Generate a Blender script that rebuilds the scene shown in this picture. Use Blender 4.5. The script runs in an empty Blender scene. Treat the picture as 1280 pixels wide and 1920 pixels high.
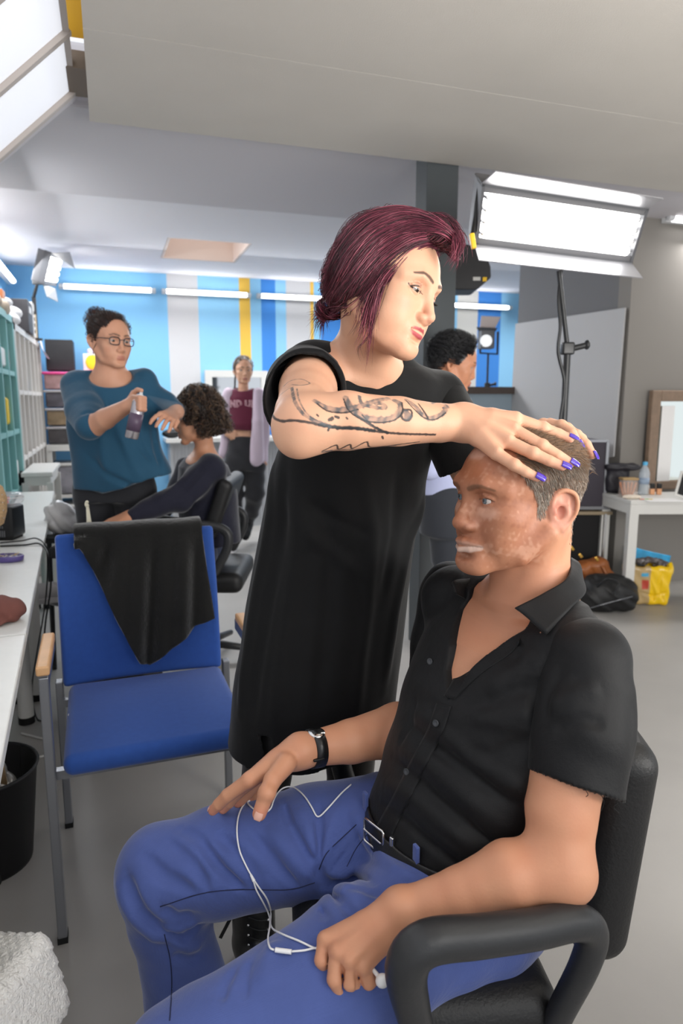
import bpy, math, random
import numpy as np
from mathutils import Vector, Matrix
random.seed(7); RNG = np.random.default_rng(11)
SC = bpy.context.scene; COL = SC.collection
PI = math.pi
# ---------------------------------------------------------------- camera, world, light
CAMH = 1.32; FPX = 1280.0; PITCH = math.radians(9.32); TH = math.radians(18.5)
CT, ST = math.cos(TH), math.sin(TH); CP, SP = math.cos(PITCH), math.sin(PITCH)
cam_data = bpy.data.cameras.new('camera'); cam = bpy.data.objects.new('camera', cam_data); COL.objects.link(cam)
cam_data.sensor_fit = 'VERTICAL'; cam_data.sensor_height = 36; cam_data.lens = 24
cam_data.clip_start = 0.05
cam_data.dof.use_dof = True; cam_data.dof.focus_distance = 1.18; cam_data.dof.aperture_fstop = 5.0
cam.location = (0, 0, CAMH); cam.rotation_euler = (PI/2-PITCH, 0, -TH)
SC.camera = cam
SC.view_settings.view_transform = 'Standard'; SC.view_settings.look = 'None'
SC.view_settings.gamma = 1; SC.view_settings.use_curve_mapping = False
SC.view_settings.exposure = 0.0
wd = bpy.data.worlds.new('world'); SC.world = wd; wd.use_nodes = True
wd.node_tree.nodes['Background'].inputs[0].default_value = (0.93, 0.96, 1.0, 1)
wd.node_tree.nodes['Background'].inputs[1].default_value = 1.12
def area(name, loc, target, size, power, color=(1, 1, 1), size_y=None, spread=None):
    l = bpy.data.lights.new(name, 'AREA'); l.energy = power; l.color = color; l.size = size
    if size_y: l.shape = 'RECTANGLE'; l.size_y = size_y
    if spread: l.spread = math.radians(spread)
    o = bpy.data.objects.new(name, l); COL.objects.link(o); o.location = loc
    o.rotation_euler = (Vector(target)-Vector(loc)).to_track_quat('-Z', 'Y').to_euler()
    return o
def CW(p):   # camera-aligned ground frame (x right, y away, z up) -> room frame
    p = np.asarray(p, float)
    return np.stack([p[..., 0]*CT+p[..., 1]*ST, -p[..., 0]*ST+p[..., 1]*CT, p[..., 2]], -1)
def CV(x, y, z): return tuple(CW((x, y, z)))
def P(u, v, Y):   # a point seen at pixel (u,v) at a distance Y in front, camera-aligned frame
    c = 960-v; t = Y/(FPX*CP+c*SP)
    return np.array([t*(u-640), Y, CAMH+t*(-FPX*SP+c*CP)])
def pix(p):   # back to pixels
    p = np.asarray(p, float); x, y, z = p[..., 0], p[..., 1], p[..., 2]-CAMH
    d = y*CP-z*SP; c = y*SP+z*CP
    return np.stack([640+FPX*x/d, 960-FPX*c/d], -1)
# soft unseen area lamps added to stand in for daylight, behind the camera
area('window_daylight', CV(-1.5, -.6, 2.0), CV(0.2, 1.3, 1.0), 1.6, 35, (1, .985, .97))
area('daylight_fill', CV(1.3, -.9, 2.1), CV(0.3, 1.3, .9), 1.2, 20, (1, .97, .93))
area('ceiling_fill', CV(1.7, .3, 1.3), CV(1.6, 1.7, 2.45), 1.2, 75, (1, .97, .92))  # unseen lamp added and aimed upward to brighten the ceiling
area('back_room_tubes', (1.2, 6.6, 2.5), (1.2, 5.8, 0), 3.6, 70, (.96, .98, 1), size_y=.5)
area('back_room_tubes', (4.6, 6.6, 2.5), (4.6, 6.0, 0), 2.4, 40, (.96, .98, 1), size_y=.5)
area('wall_tubes', (-.55, 5.2, 2.3), (1.0, 5.2, .8), 2.6, 20, (.96, .98, 1), size_y=.3)
area('right_tubes', (4.6, 3.6, 2.38), (4.3, 2.4, 0), 1.8, 30, (1, .98, .96), size_y=.3)
# ---------------------------------------------------------------- helpers: objects
def lin(c):
    if isinstance(c, str):
        c = c.lstrip('#'); c = [int(c[i:i+2], 16)/255 for i in (0, 2, 4)]
        c = [x/12.92 if x <= .04045 else ((x+.055)/1.055)**2.4 for x in c]
    return tuple(c)[:3]
def tag(o, label=None, cat=None, group=None, kind=None):
    if label: o['label'] = label
    if cat: o['category'] = cat
    if group: o['group'] = group
    if kind: o['kind'] = kind
    return o
def empty(name, loc, label=None, cat=None, group=None, rz=0):
    o = bpy.data.objects.new(name, None); COL.objects.link(o); o.location = loc; o.rotation_euler = (0, 0, rz)
    o.empty_display_size = .05
    return tag(o, label, cat, group)
def rootloc(o):
    v = Vector((0, 0, 0))
    while o is not None: v += o.location; o = o.parent
    return v
def copy_tree(o, parent=None):
    c = o.copy(); COL.objects.link(c)
    if parent is not None: c.parent = parent
    for ch in list(o.children): copy_tree(ch, c)
    return c
def mesh_obj(name, V, F, m, parent=None, smooth=True, frame='W', colors=None, mis=None, sm=None):
    V = np.asarray(V, float).reshape(-1, 3)
    if frame == 'C': V = CW(V)
    if parent is not None: V = V-np.array(rootloc(parent))
    me = bpy.data.meshes.new(name)
    if isinstance(F, np.ndarray) and F.ndim == 2:
        n, k = F.shape
        me.vertices.add(len(V)); me.vertices.foreach_set('co', V.astype(np.float32).ravel())
        me.loops.add(n*k); me.loops.foreach_set('vertex_index', F.astype(np.int32).ravel())
        me.polygons.add(n); me.polygons.foreach_set('loop_start', np.arange(0, n*k, k, dtype=np.int32))
        try: me.polygons.foreach_set('loop_total', np.full(n, k, dtype=np.int32))
        except Exception: pass
        me.update(calc_edges=True)
    else:
        me.from_pydata(V.tolist(), [], [tuple(int(i) for i in f) for f in F]); me.update()
    for mm in (m if isinstance(m, (list, tuple)) else [m]): me.materials.append(mm)
    if mis is not None: me.polygons.foreach_set('material_index', np.asarray(mis, np.int32))
    if sm is None: sm = np.full(len(me.polygons), smooth)
    me.polygons.foreach_set('use_smooth', np.asarray(sm, bool))
    if colors is not None:
        a = me.color_attributes.new('Col', 'FLOAT_COLOR', 'POINT')
        cc = np.ones((len(V), 4), np.float32); cc[:, :3] = colors; a.data.foreach_set('color', cc.ravel())
    o = bpy.data.objects.new(name, me); COL.objects.link(o)
    if parent is not None: o.parent = parent
    return o
def frame_of(d, up=(0, 0, 1)):
    d = np.asarray(d, float); d = d/np.linalg.norm(d); u = np.asarray(up, float)
    if abs(d@u/np.linalg.norm(u)) > .97: u = np.array([1., 0, 0]) if abs(d[0]) < .9 else np.array([0, 1., 0])
    x = np.cross(u, d); x /= np.linalg.norm(x); return np.stack([x, np.cross(d, x), d])   # rows x,y,d
def rotz(a): c, s = math.cos(a), math.sin(a); return np.array([[c, -s, 0], [s, c, 0], [0, 0, 1.]])
def rotx(a): c, s = math.cos(a), math.sin(a); return np.array([[1., 0, 0], [0, c, -s], [0, s, c]])
def roty(a): c, s = math.cos(a), math.sin(a); return np.array([[c, 0, s], [0, 1., 0], [-s, 0, c]])
def spline(pts, n=8, closed=False):
    p = np.asarray(pts, float)
    if len(p) < 3 and not closed: return p[0]+(p[-1]-p[0])*np.linspace(0, 1, n+1)[:, None]
    if closed: q = np.concatenate([p[-1:], p, p[:2]])
    else: q = np.concatenate([2*p[:1]-p[1:2], p, 2*p[-1:]-p[-2:-1]])
    out = []; t = np.linspace(0, 1, n, endpoint=False)[:, None]
    for i in range(1, len(q)-2):
        a, b, c, d = q[i-1], q[i], q[i+1], q[i+2]
        out.append(.5*((2*b)+(-a+c)*t+(2*a-5*b+4*c-d)*t*t+(-a+3*b-3*c+d)*t**3))
    out = np.concatenate(out)
    return out if closed else np.concatenate([out, p[-1:]])
class MB:
    def __init__(s): s.v = []; s.f = []; s.n = 0; s.mi = []; s.sm = []; s.cur = 0; s.T = None
    def add(s, V, F, smooth=True):
        V = np.asarray(V, float).reshape(-1, 3)
        if s.T is not None: V = V@s.T[0].T+s.T[1]
        s.v.append(V)
        for f in F: s.f.append([int(i)+s.n for i in f]); s.mi.append(s.cur); s.sm.append(smooth)
        s.n += len(V); return s
    def box(s, c, d, R=None, bev=0):
        d = np.asarray(d, float)/2; c = np.asarray(c, float)
        if bev <= 0:
            V = np.array([[x, y, z] for x in (-1, 1) for y in (-1, 1) for z in (-1, 1)])*d
            F = [(0, 1, 3, 2), (4, 6, 7, 5), (0, 4, 5, 1), (2, 3, 7, 6), (0, 2, 6, 4), (1, 5, 7, 3)]
            if R is not None: V = V@np.asarray(R).T
            return s.add(V+c, F, False)
        b = min(bev, d.min()*.95); n = 3      # rounded box from a subdivided cube projected on the inner box
        g = np.concatenate([-1+np.linspace(0, 1, n+1)**1*0, []]) if 0 else None
        ks = [(-1, a) for a in np.linspace(-1, 0, n+1)]+[(1, a) for a in np.linspace(0, 1, n+1)]
        pts = []; F = []
        def pt(v, sgn):   # v in [-1..1]^3 with inner sign, cube->sphere offset
            o = v/np.linalg.norm(v); return sgn*(d-b)+o*b
        idx = {}
        V = []
        for ax in range(3):
            for sg in (-1, 1):
                a1, a2 = (ax+1) % 3, (ax+2) % 3
                base = len(V); m = len(ks)
                for (s1, t1) in ks:
                    for (s2, t2) in ks:
                        v = np.zeros(3); v[ax] = sg; v[a1] = math.tan(t1*PI/4); v[a2] = math.tan(t2*PI/4)
                        sn = np.zeros(3); sn[ax] = sg; sn[a1] = s1; sn[a2] = s2
                        V.append(pt(v, sn))
                for i in range(m-1):
                    for j in range(m-1):
                        q = [base+i*m+j, base+(i+1)*m+j, base+(i+1)*m+j+1, base+i*m+j+1]
                        F.append(q if sg > 0 else q[::-1])
        V = np.array(V); key = {}; mp = []; W = []
        for v in V:
            k = tuple(np.round(v, 7))
            if k not in key: key[k] = len(W); W.append(v)
            mp.append(key[k])
        F2 = []
        for f in F:
            g = []
            for i in f:
                if mp[i] not in g: g.append(mp[i])
            if len(g) > 2: F2.append(g)
        V = np.array(W)
        if R is not None: V = V@np.asarray(R).T
        return s.add(V+c, F2, True)
    def tube(s, pts, r, n=10, cap=True, flat=None, closed=False):
        pts = np.asarray(pts, float); m = len(pts); r = np.broadcast_to(np.asarray(r, float), (m,))
        T = np.gradient(pts, axis=0)
        if closed: T = np.roll(pts, -1, 0)-np.roll(pts, 1, 0)
        T /= np.linalg.norm(T, axis=1)[:, None]+1e-12
        fr = frame_of(T[0]); x = fr[0]; V = []
        a = np.linspace(0, 2*PI, n, endpoint=False)
        for i in range(m):
            x = x-T[i]*(x@T[i]); x /= np.linalg.norm(x); y = np.cross(T[i], x)
            V.append(pts[i]+r[i]*(np.cos(a)[:, None]*x+np.sin(a)[:, None]*y*(flat or 1)))
        F = []
        for i in range(m if closed else m-1):
            i2 = (i+1) % m
            for j in range(n): F.append((i*n+j, i*n+(j+1) % n, i2*n+(j+1) % n, i2*n+j))
        if cap and not closed: F.append(tuple(range(n))[::-1]); F.append(tuple((m-1)*n+j for j in range(n)))
        return s.add(np.concatenate(V), F)
    def cyl(s, a, b, r, r2=None, n=20, cap=True):
        a = np.asarray(a, float); b = np.asarray(b, float); fr = frame_of(b-a)
        ang = np.linspace(0, 2*PI, n, endpoint=False); ring = np.cos(ang)[:, None]*fr[0]+np.sin(ang)[:, None]*fr[1]
        V = np.concatenate([a+ring*r, b+ring*(r if r2 is None else r2)])
        s.add(V, [(j, (j+1) % n, n+(j+1) % n, n+j) for j in range(n)], True)
        if cap: s.add(V, [tuple(range(n))[::-1], tuple(range(n, 2*n))], False)
        return s
    def bar(s, a, b, w, h, up=(0, 0, 1)):   # rectangular bar a->b
        a = np.asarray(a, float); b = np.asarray(b, float); fr = frame_of(b-a, up)
        return s.box((a+b)/2, (w, h, np.linalg.norm(b-a)), R=fr.T)
    def lathe(s, prof, c, n=24, R=None, sc=(1, 1)):
        ang = np.linspace(0, 2*PI, n, endpoint=False); V = []
        for r, z in prof: V.append(np.stack([np.cos(ang)*r*sc[0], np.sin(ang)*r*sc[1], np.full(n, z)], -1))
        V = np.concatenate(V)
        if R is not None: V = V@np.asarray(R).T
        F = [(i*n+j, i*n+(j+1) % n, (i+1)*n+(j+1) % n, (i+1)*n+j) for i in range(len(prof)-1) for j in range(n)]
        F.append(tuple(range(n))[::-1]); F.append(tuple((len(prof)-1)*n+j for j in range(n)))
        return s.add(V+np.asarray(c, float), F)
    def ball(s, c, r, n=16, R=None):
        r = np.broadcast_to(np.asarray(r, float), (3,)); V = []; m = n//2
        for i in range(1, m):
            t = PI*i/m
            for j in range(n): V.append((math.sin(t)*math.cos(2*PI*j/n), math.sin(t)*math.sin(2*PI*j/n), -math.cos(t)))
        V += [(0, 0, -1), (0, 0, 1)]; V = np.array(V)*r
        if R is not None: V = V@np.asarray(R).T
        k = (m-1)*n
        F = [(i*n+j, i*n+(j+1) % n, (i+1)*n+(j+1) % n, (i+1)*n+j) for i in range(m-2) for j in range(n)]
        F += [(k, (j+1) % n, j) for j in range(n)]+[(k+1, (m-2)*n+j, (m-2)*n+(j+1) % n) for j in range(n)]
        return s.add(V+np.asarray(c, float), F)
    def prism(s, poly, ext):   # planar polygon (n,3) extruded by vector
        p = np.asarray(poly, float); n = len(p); e = np.asarray(ext, float)
        return s.add(np.concatenate([p, p+e]), [tuple(range(n))[::-1], tuple(range(n, 2*n))]+[(j, (j+1) % n, n+(j+1) % n, n+j) for j in range(n)], False)
    def patch(s, rows, th=.002, nu=5, nv=5, wob=0):
        g = [spline(r, nu) for r in rows]; g = np.stack(g); g = np.stack([spline(g[:, j], nv) for j in range(g.shape[1])], 1)
        a, b = g.shape[:2]
        du = np.gradient(g, axis=0); dv = np.gradient(g, axis=1); N = np.cross(du, dv); N /= np.linalg.norm(N, axis=2)[..., None]+1e-9
        V = np.concatenate([(g+N*th/2).reshape(-1, 3), (g-N*th/2).reshape(-1, 3)]); F = []; o = a*b
        for i in range(a-1):
            for j in range(b-1):
                q = (i*b+j, (i+1)*b+j, (i+1)*b+j+1, i*b+j+1); F.append(q); F.append(tuple(x+o for x in q[::-1]))
        rim = [i*b for i in range(a)]+[(a-1)*b+j for j in range(1, b)]+[i*b+b-1 for i in range(a-2, -1, -1)]+[j for j in range(b-2, 0, -1)]
        for i in range(len(rim)): x, y = rim[i], rim[(i+1) % len(rim)]; F.append((x, x+o, y+o, y))
        return s.add(V, F)
    def build(s, name, m, parent=None, frame='W', bev=0):
        o = mesh_obj(name, np.concatenate(s.v), s.f, m, parent, frame=frame, mis=s.mi, sm=s.sm)
        if bev: b = o.modifiers.new('bevel', 'BEVEL'); b.width = bev; b.segments = 2; b.limit_method = 'ANGLE'
        return o
# ---------------------------------------------------------------- helpers: materials
MATS = {}
def mat(name, color=(.8, .8, .8), rough=.5, metal=0, bump=None, var=None, emit=None, es=1, trans=0, alpha=1, spec=.5, attr=False, sss=0, sheen=0, coat=0, wave=None, ior=1.45):
    m = bpy.data.materials.new(name); m.use_nodes = True; nt = m.node_tree; b = nt.nodes['Principled BSDF']; L = nt.links.new
    color = lin(color); I = b.inputs
    I['Base Color'].default_value = (*color, 1); I['Roughness'].default_value = rough; I['Metallic'].default_value = metal
    I['Specular IOR Level'].default_value = spec; I['Transmission Weight'].default_value = trans; I['Alpha'].default_value = alpha
    I['IOR'].default_value = ior; I['Coat Weight'].default_value = coat
    if sheen: I['Sheen Weight'].default_value = sheen; I['Sheen Roughness'].default_value = .4
    if sss: I['Subsurface Weight'].default_value = sss; I['Subsurface Scale'].default_value = .006; I['Subsurface Radius'].default_value = (1, .35, .2)
    if emit is not None: I['Emission Color'].default_value = (*lin(emit), 1); I['Emission Strength'].default_value = es
    tc = nt.nodes.new('ShaderNodeTexCoord'); src = None
    if attr:
        a = nt.nodes.new('ShaderNodeAttribute'); a.attribute_name = 'Col'; src = a.outputs['Color']
    if var:   # (scale, amount 0..1, detail)
        n = nt.nodes.new('ShaderNodeTexNoise'); n.inputs['Scale'].default_value = var[0]; n.inputs['Detail'].default_value = var[2] if len(var) > 2 else 4
        L(tc.outputs['Object'], n.inputs['Vector'])
        mr = nt.nodes.new('ShaderNodeMapRange'); mr.inputs['From Min'].default_value = .3; mr.inputs['From Max'].default_value = .7
        mr.inputs['To Min'].default_value = 1-var[1]; mr.inputs['To Max'].default_value = 1+var[1]*.6
        L(n.outputs['Fac'], mr.inputs['Value'])
        vm = nt.nodes.new('ShaderNodeVectorMath'); vm.operation = 'SCALE'
        if src is None: vm.inputs[0].default_value = color
        else: L(src, vm.inputs[0])
        L(mr.outputs['Result'], vm.inputs['Scale']); src = vm.outputs['Vector']
    if src is not None: L(src, b.inputs['Base Color'])
    hs = []
    if bump:   # list of (scale, strength, distance)
        for bb in (bump if isinstance(bump, list) else [bump]):
            n = nt.nodes.new('ShaderNodeTexNoise'); n.inputs['Scale'].default_value = bb[0]; n.inputs['Detail'].default_value = 3
            L(tc.outputs['Object'], n.inputs['Vector']); hs.append((n.outputs['Fac'], bb[1], bb[2] if len(bb) > 2 else .002))
    if wave:   # (scale, strength, dir vector, distance)
        w = nt.nodes.new('ShaderNodeTexWave'); w.inputs['Scale'].default_value = wave[0]; w.bands_direction = wave[2]; w.inputs['Distortion'].default_value = .4
        w.inputs['Detail Scale'].default_value = .3
        L(tc.outputs['Object'], w.inputs['Vector']); hs.append((w.outputs['Fac'], wave[1], wave[3]))
    prev = None
    for h, st, di in hs:
        bn = nt.nodes.new('ShaderNodeBump'); bn.inputs['Strength'].default_value = st; bn.inputs['Distance'].default_value = di
        L(h, bn.inputs['Height'])
        if prev is not None: L(prev, bn.inputs['Normal'])
        prev = bn.outputs['Normal']
    if prev is not None: L(prev, b.inputs['Normal'])
    MATS[name] = m; return m
# ---------------------------------------------------------------- helpers: signed-distance sculpting
def smin(a, b, k):
    if k <= 0: return np.minimum(a, b)
    h = np.maximum(k-np.abs(a-b), 0)/k
    return np.minimum(a, b)-h*h*k*.25
def smax(a, b, k): return -smin(-a, -b, k)
def refine(V, Q, mv):   # split each chosen quad in four
    sel = mv[Q].all(1); K = Q[sel]; n = len(V)
    E = np.sort(np.stack([K, np.roll(K, -1, 1)], -1).reshape(-1, 2), 1); key = E[:, 0].astype(np.int64)*n+E[:, 1]
    u, inv = np.unique(key, return_inverse=True); inv = inv.reshape(-1)
    M = (V[u//n]+V[u % n])/2; C = V[K].mean(1); e = inv.reshape(-1, 4)+n; c = np.arange(len(K))+n+len(M)
    N = np.concatenate([np.stack([K[:, i], e[:, i], c, e[:, i-1]], 1) for i in range(4)])
    return np.concatenate([V, M, C]), np.concatenate([Q[~sel], N])
class Sculpt:
    def __init__(s): s.ops = []; s.folds = []; s.disp = None
    def _p(s, kind, args, op, k): s.ops.append((kind, args, op, k)); return s
    def cone(s, a, b, ra, rb=None, k=.01, op='u'):
        return s._p('c', (np.asarray(a, float), np.asarray(b, float), ra, ra if rb is None else rb), op, k)
    def chain(s, pts, rs, k=.01, op='u', smooth=0):
        pts = [np.asarray(p, float) for p in pts]
        if smooth:
            ps = spline(pts, smooth); rr = np.interp(np.linspace(0, len(pts)-1, len(ps)), range(len(pts)), rs); pts, rs = list(ps), list(rr)
        if len(pts) == 1: return s.cone(pts[0], pts[0], rs[0], rs[0], k, op)
        return s._p('h', (np.array(pts), np.array(rs, float)), op, k)
    def ball(s, c, r, k=.01, op='u'): return s.cone(c, c, r, r, k, op)
    def ell(s, c, r, R=None, k=.01, op='u'):
        return s._p('e', (np.asarray(c, float), np.asarray(r, float), np.eye(3) if R is None else np.asarray(R, float)), op, k)
    def box(s, c, d, R=None, r=.005, k=.01, op='u'):   # R rows = local axes
        return s._p('b', (np.asarray(c, float), np.asarray(d, float)/2-r, np.eye(3) if R is None else np.asarray(R, float), r), op, k)
    def loft(s, rows, k=.01, op='u', ang=0, ex=2.0):   # rows of (z, cx, cy, rx, ry)
        a = np.array(sorted(rows), float); return s._p('l', (a, ang, ex), op, k)
    def func(s, f, k=.0, op='s'): return s._p('f', (f,), op, k)
    def half(s, p, n, k=.0, op='s'):
        n = np.asarray(n, float); return s._p('p', (np.asarray(p, float), -n/np.linalg.norm(n)), op, k)   # n points to the side cut away
    def fold(s, pts, w, h):   # ridge (h>0) or crease (h<0) along a polyline
        s.folds.append((np.asarray(pts, float), w, h)); return s
    @staticmethod
    def d(kind, g, X):
        if kind == 'c':
            a, b, ra, rb = g; ab = b-a; L = ab@ab
            q = X-a
            if L < 1e-12: return np.sqrt((q*q).sum(1))-ra
            t = np.clip(q@ab/L, 0, 1); q = q-t[:, None]*ab
            return np.sqrt((q*q).sum(1))-(ra+(rb-ra)*t)
        if kind == 'h':
            pts, rs = g; out = None
            for i in range(len(pts)-1):
                v = Sculpt.d('c', (pts[i], pts[i+1], rs[i], rs[i+1]), X)
                out = v if out is None else smin(out, v, .25*min(rs[i], rs[i+1]) if len(pts) < 12 else 0)
            return out
        if kind == 'e':
            c, r, R = g; q = (X-c)@R.T; k0 = np.sqrt(((q/r)**2).sum(1)); k1 = np.sqrt(((q/(r*r))**2).sum(1))
            return k0*(k0-1)/(k1+1e-9)
        if kind == 'b':
            c, h, R, r = g; q = np.abs((X-c)@R.T)-h
            return np.sqrt((np.maximum(q, 0)**2).sum(1))+np.minimum(q.max(1), 0)-r
        if kind == 'l':
            a, ang, ex = g; z = X[:, 2]; zz = a[:, 0]
            cx = np.interp(z, zz, a[:, 1]); cy = np.interp(z, zz, a[:, 2]); rx = np.interp(z, zz, a[:, 3]); ry = np.interp(z, zz, a[:, 4])
            x = X[:, 0]-cx; y = X[:, 1]-cy; ca, sa = math.cos(ang), math.sin(ang)
            x, y = x*ca+y*sa, -x*sa+y*ca
            if ex == 2: k0 = np.sqrt((x/rx)**2+(y/ry)**2)
            else: k0 = (np.abs(x/rx)**ex+np.abs(y/ry)**ex)**(1/ex)
            k1 = np.sqrt((x/rx**2)**2+(y/ry**2)**2)+1e-9
            dl = k0*(k0-1)/k1 if ex == 2 else (k0-1)*np.minimum(rx, ry)
            return np.maximum(dl, np.maximum(zz[0]-z, z-zz[-1]))
        if kind == 'p': p, n = g; return (X-p)@n
        if kind == 'f': return g[0](X)
    def apply(s, D, v, op, k):
        if op == 'u': return smin(D, v, k)
        if op == 's': return smax(D, -v, k)
        return smax(D, v, k)
    @staticmethod
    def dfold(f, X):
        pts, w, h = f; best = None
        for i in range(max(1, len(pts)-1)):
            a = pts[i]; b = pts[min(i+1, len(pts)-1)]; ab = b-a; L = ab@ab+1e-12; q = X-a; t = np.clip(q@ab/L, 0, 1)
            q = q-t[:, None]*ab; v = (q*q).sum(1)
            # taper the fold at both free ends
            tt = (i+t)/max(1, len(pts)-1); v = v/(w*w); a_ = np.exp(-v)*np.clip(np.sin(PI*np.clip(tt, .03, .97))*1.6, .15, 1)
            best = a_ if best is None else np.maximum(best, a_)
        return best*h
    def ev(s, X):
        X = np.asarray(X, float); D = np.full(len(X), 9.)
        for kind, g, op, k in s.ops: D = s.apply(D, s.d(kind, g, X), op, k)
        for f in s.folds: D = D-s.dfold(f, X)
        if s.disp is not None: D = D-s.disp(X)
        return D
    def hit(s, uv, far=6., iters=90):   # where camera rays meet the surface
        uv = np.asarray(uv, float).reshape(-1, 2); c = 960-uv[:, 1]
        dr = np.stack([uv[:, 0]-640, FPX*CP+c*SP, -FPX*SP+c*CP], 1); dr /= np.linalg.norm(dr, axis=1)[:, None]
        o = np.array([0, 0, CAMH]); t = np.full(len(uv), .35); md = np.full(len(uv), 9.); mt = t.copy()
        for _ in range(iters):
            d = s.ev(o+dr*t[:, None]); b = d < md; md = np.where(b, d, md); mt = np.where(b, t, mt)
            t = t+np.clip(d*.8, -.02, .3); t = np.minimum(t, far)
        ok = md < .004; t = np.where(ok & (np.abs(d) < .003), t, mt)
        return o+dr*t[:, None]
    def mesh(s, h, lo=None, hi=None, pad=.01):
        if lo is None:
            l, u = [], []
            for kind, g, op, k in s.ops:
                if op != 'u': continue
                if kind == 'c': r = max(g[2], g[3]); l.append(np.minimum(g[0], g[1])-r); u.append(np.maximum(g[0], g[1])+r)
                elif kind == 'h': r = g[1].max(); l.append(g[0].min(0)-r); u.append(g[0].max(0)+r)
                elif kind == 'e': r = np.sqrt(((g[2]*g[1][:, None])**2).sum(0)); l.append(g[0]-r); u.append(g[0]+r)
                elif kind == 'b': r = np.abs(g[2].T)@(g[1]+g[3]); l.append(g[0]-r); u.append(g[0]+r)
                elif kind == 'l':
                    a = g[0]; r = np.maximum(a[:, 3], a[:, 4]); l.append(np.array([(a[:, 1]-r).min(), (a[:, 2]-r).min(), a[0, 0]])); u.append(np.array([(a[:, 1]+r).max(), (a[:, 2]+r).max(), a[-1, 0]]))
            lo = np.min(l, 0); hi = np.max(u, 0)
        lo = np.asarray(lo, float)-pad; hi = np.asarray(hi, float)+pad; B = 8; bs = B*h
        nb = np.ceil((hi-lo)/bs).astype(int); gi = np.stack(np.meshgrid(*[np.arange(n) for n in nb], indexing='ij'), -1).reshape(-1, 3)
        Cn = lo+(gi+.5)*bs; R = bs*.5*math.sqrt(3)
        D = np.full(len(Cn), 9.); rel = []
        for kind, g, op, k in s.ops:
            v = s.d(kind, g, Cn); vb = v
            if kind == 'e': vb = np.minimum(v*.5, np.linalg.norm(Cn-g[0], axis=1)-g[1].max())
            if kind == 'l': vb = v*.4
            rel.append(vb < R*1.6+k*1.5+(.026 if h < .0025 else .04)); D = s.apply(D, v, op, k)
        act = np.abs(D) < R*1.35+.014
        gi = gi[act]; Cn = Cn[act]; m = B+1
        loc = np.stack(np.meshgrid(*[np.arange(m)]*3, indexing='ij'), -1).reshape(-1, 3)
        X = (lo+(gi[:, None, :]*B+loc[None])*h).astype(np.float32)   # nb, m^3, 3
        F = np.full(X.shape[:2], 9., np.float32)
        for (kind, g, op, k), rr in zip(s.ops, rel):
            q = rr[act]
            if not q.any(): continue
            ix = np.nonzero(q)[0]
            F[ix] = s.apply(F[ix], s.d(kind, g, X[ix].reshape(-1, 3)).reshape(len(ix), -1), op, k)
        for f in s.folds:
            dd = None
            for i in range(max(1, len(f[0])-1)):
                v = s.d('c', (f[0][i], f[0][min(i+1, len(f[0])-1)], 0, 0), Cn); dd = v if dd is None else np.minimum(dd, v)
            ix = np.nonzero(dd < R+f[1]*2.6)[0]
            if len(ix): F[ix] -= s.dfold(f, X[ix].reshape(-1, 3)).reshape(len(ix), -1)
        if s.disp is not None: F -= s.disp(X.reshape(-1, 3)).reshape(F.shape)
        F = F.reshape(-1, m, m, m); ins = F < 0
        cs = [(a, b, c) for a in (0, 1) for b in (0, 1) for c in (0, 1)]
        cnt = sum(ins[:, a:a+B, b:b+B, c:c+B].astype(np.int8) for a, b, c in cs)
        bi, ci, cj, ck = np.nonzero((cnt > 0) & (cnt < 8))
        N = nb*B+4; gc = gi[bi]*B+np.stack([ci, cj, ck], 1)
        ids = ((gc[:, 0]+1)*N[1]+gc[:, 1]+1)*N[2]+gc[:, 2]+1
        cv = np.stack([F[bi, ci+a, cj+b, ck+c] for a, b, c in cs], 1)
        acc = np.zeros((len(bi), 3)); n = np.zeros(len(bi)); co = np.array(cs, float)
        for i in range(8):
            for j in range(i+1, 8):
                if np.abs(co[i]-co[j]).sum() == 1:
                    c = (cv[:, i] < 0) != (cv[:, j] < 0); t = cv[:, i]/(cv[:, i]-cv[:, j]+1e-20); t = np.clip(t, 0, 1)
                    acc += np.where(c[:, None], co[i]+t[:, None]*(co[j]-co[i]), 0); n += c
        V = lo+(gc+acc/n[:, None])*h
        order = np.argsort(ids); V = V[order]; ids = ids[order]; Q = []
        st = np.array([N[1]*N[2], N[2], 1])
        for ax in range(3):
            sl1 = [slice(None)]+[slice(0, B)]*3; sl2 = list(sl1); sl2[ax+1] = slice(1, B+1)
            a0, a1 = ins[tuple(sl1)], ins[tuple(sl2)]; e = np.nonzero(a0 != a1)
            g = gi[e[0]]*B+np.stack(e[1:], 1); base = ((g[:, 0]+1)*N[1]+g[:, 1]+1)*N[2]+g[:, 2]+1
            o1, o2 = st[(ax+1) % 3], st[(ax+2) % 3]
            q = np.stack([base-o1-o2, base-o2, base, base-o1], 1)
            flip = ~a0[e]; q[flip] = q[flip][:, ::-1]
            Q.append(q)
        Q = np.concatenate(Q); pos = np.searchsorted(ids, Q); pos = np.minimum(pos, len(ids)-1)
        good = (ids[pos] == Q).all(1); Q = pos[good]
        return V, Q
    def build(s, name, m, parent, h, paint=None, frame='C', lo=None, hi=None, post=None, fine=None):
        V, Q = s.mesh(h, lo, hi)
        if fine is not None: V, Q = refine(V, Q, fine(V))
        if post is not None: V = post(V)
        return mesh_obj(name, V, Q, m, parent, frame=frame, colors=None if paint is None else paint(V))
def dseg(X, a, b):
    a = np.asarray(a, float); b = np.asarray(b, float); ab = b-a; q = X-a; t = np.clip(q@ab/(ab@ab+1e-12), 0, 1); q = q-t[:, None]*ab
    return np.sqrt((q*q).sum(1))
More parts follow.
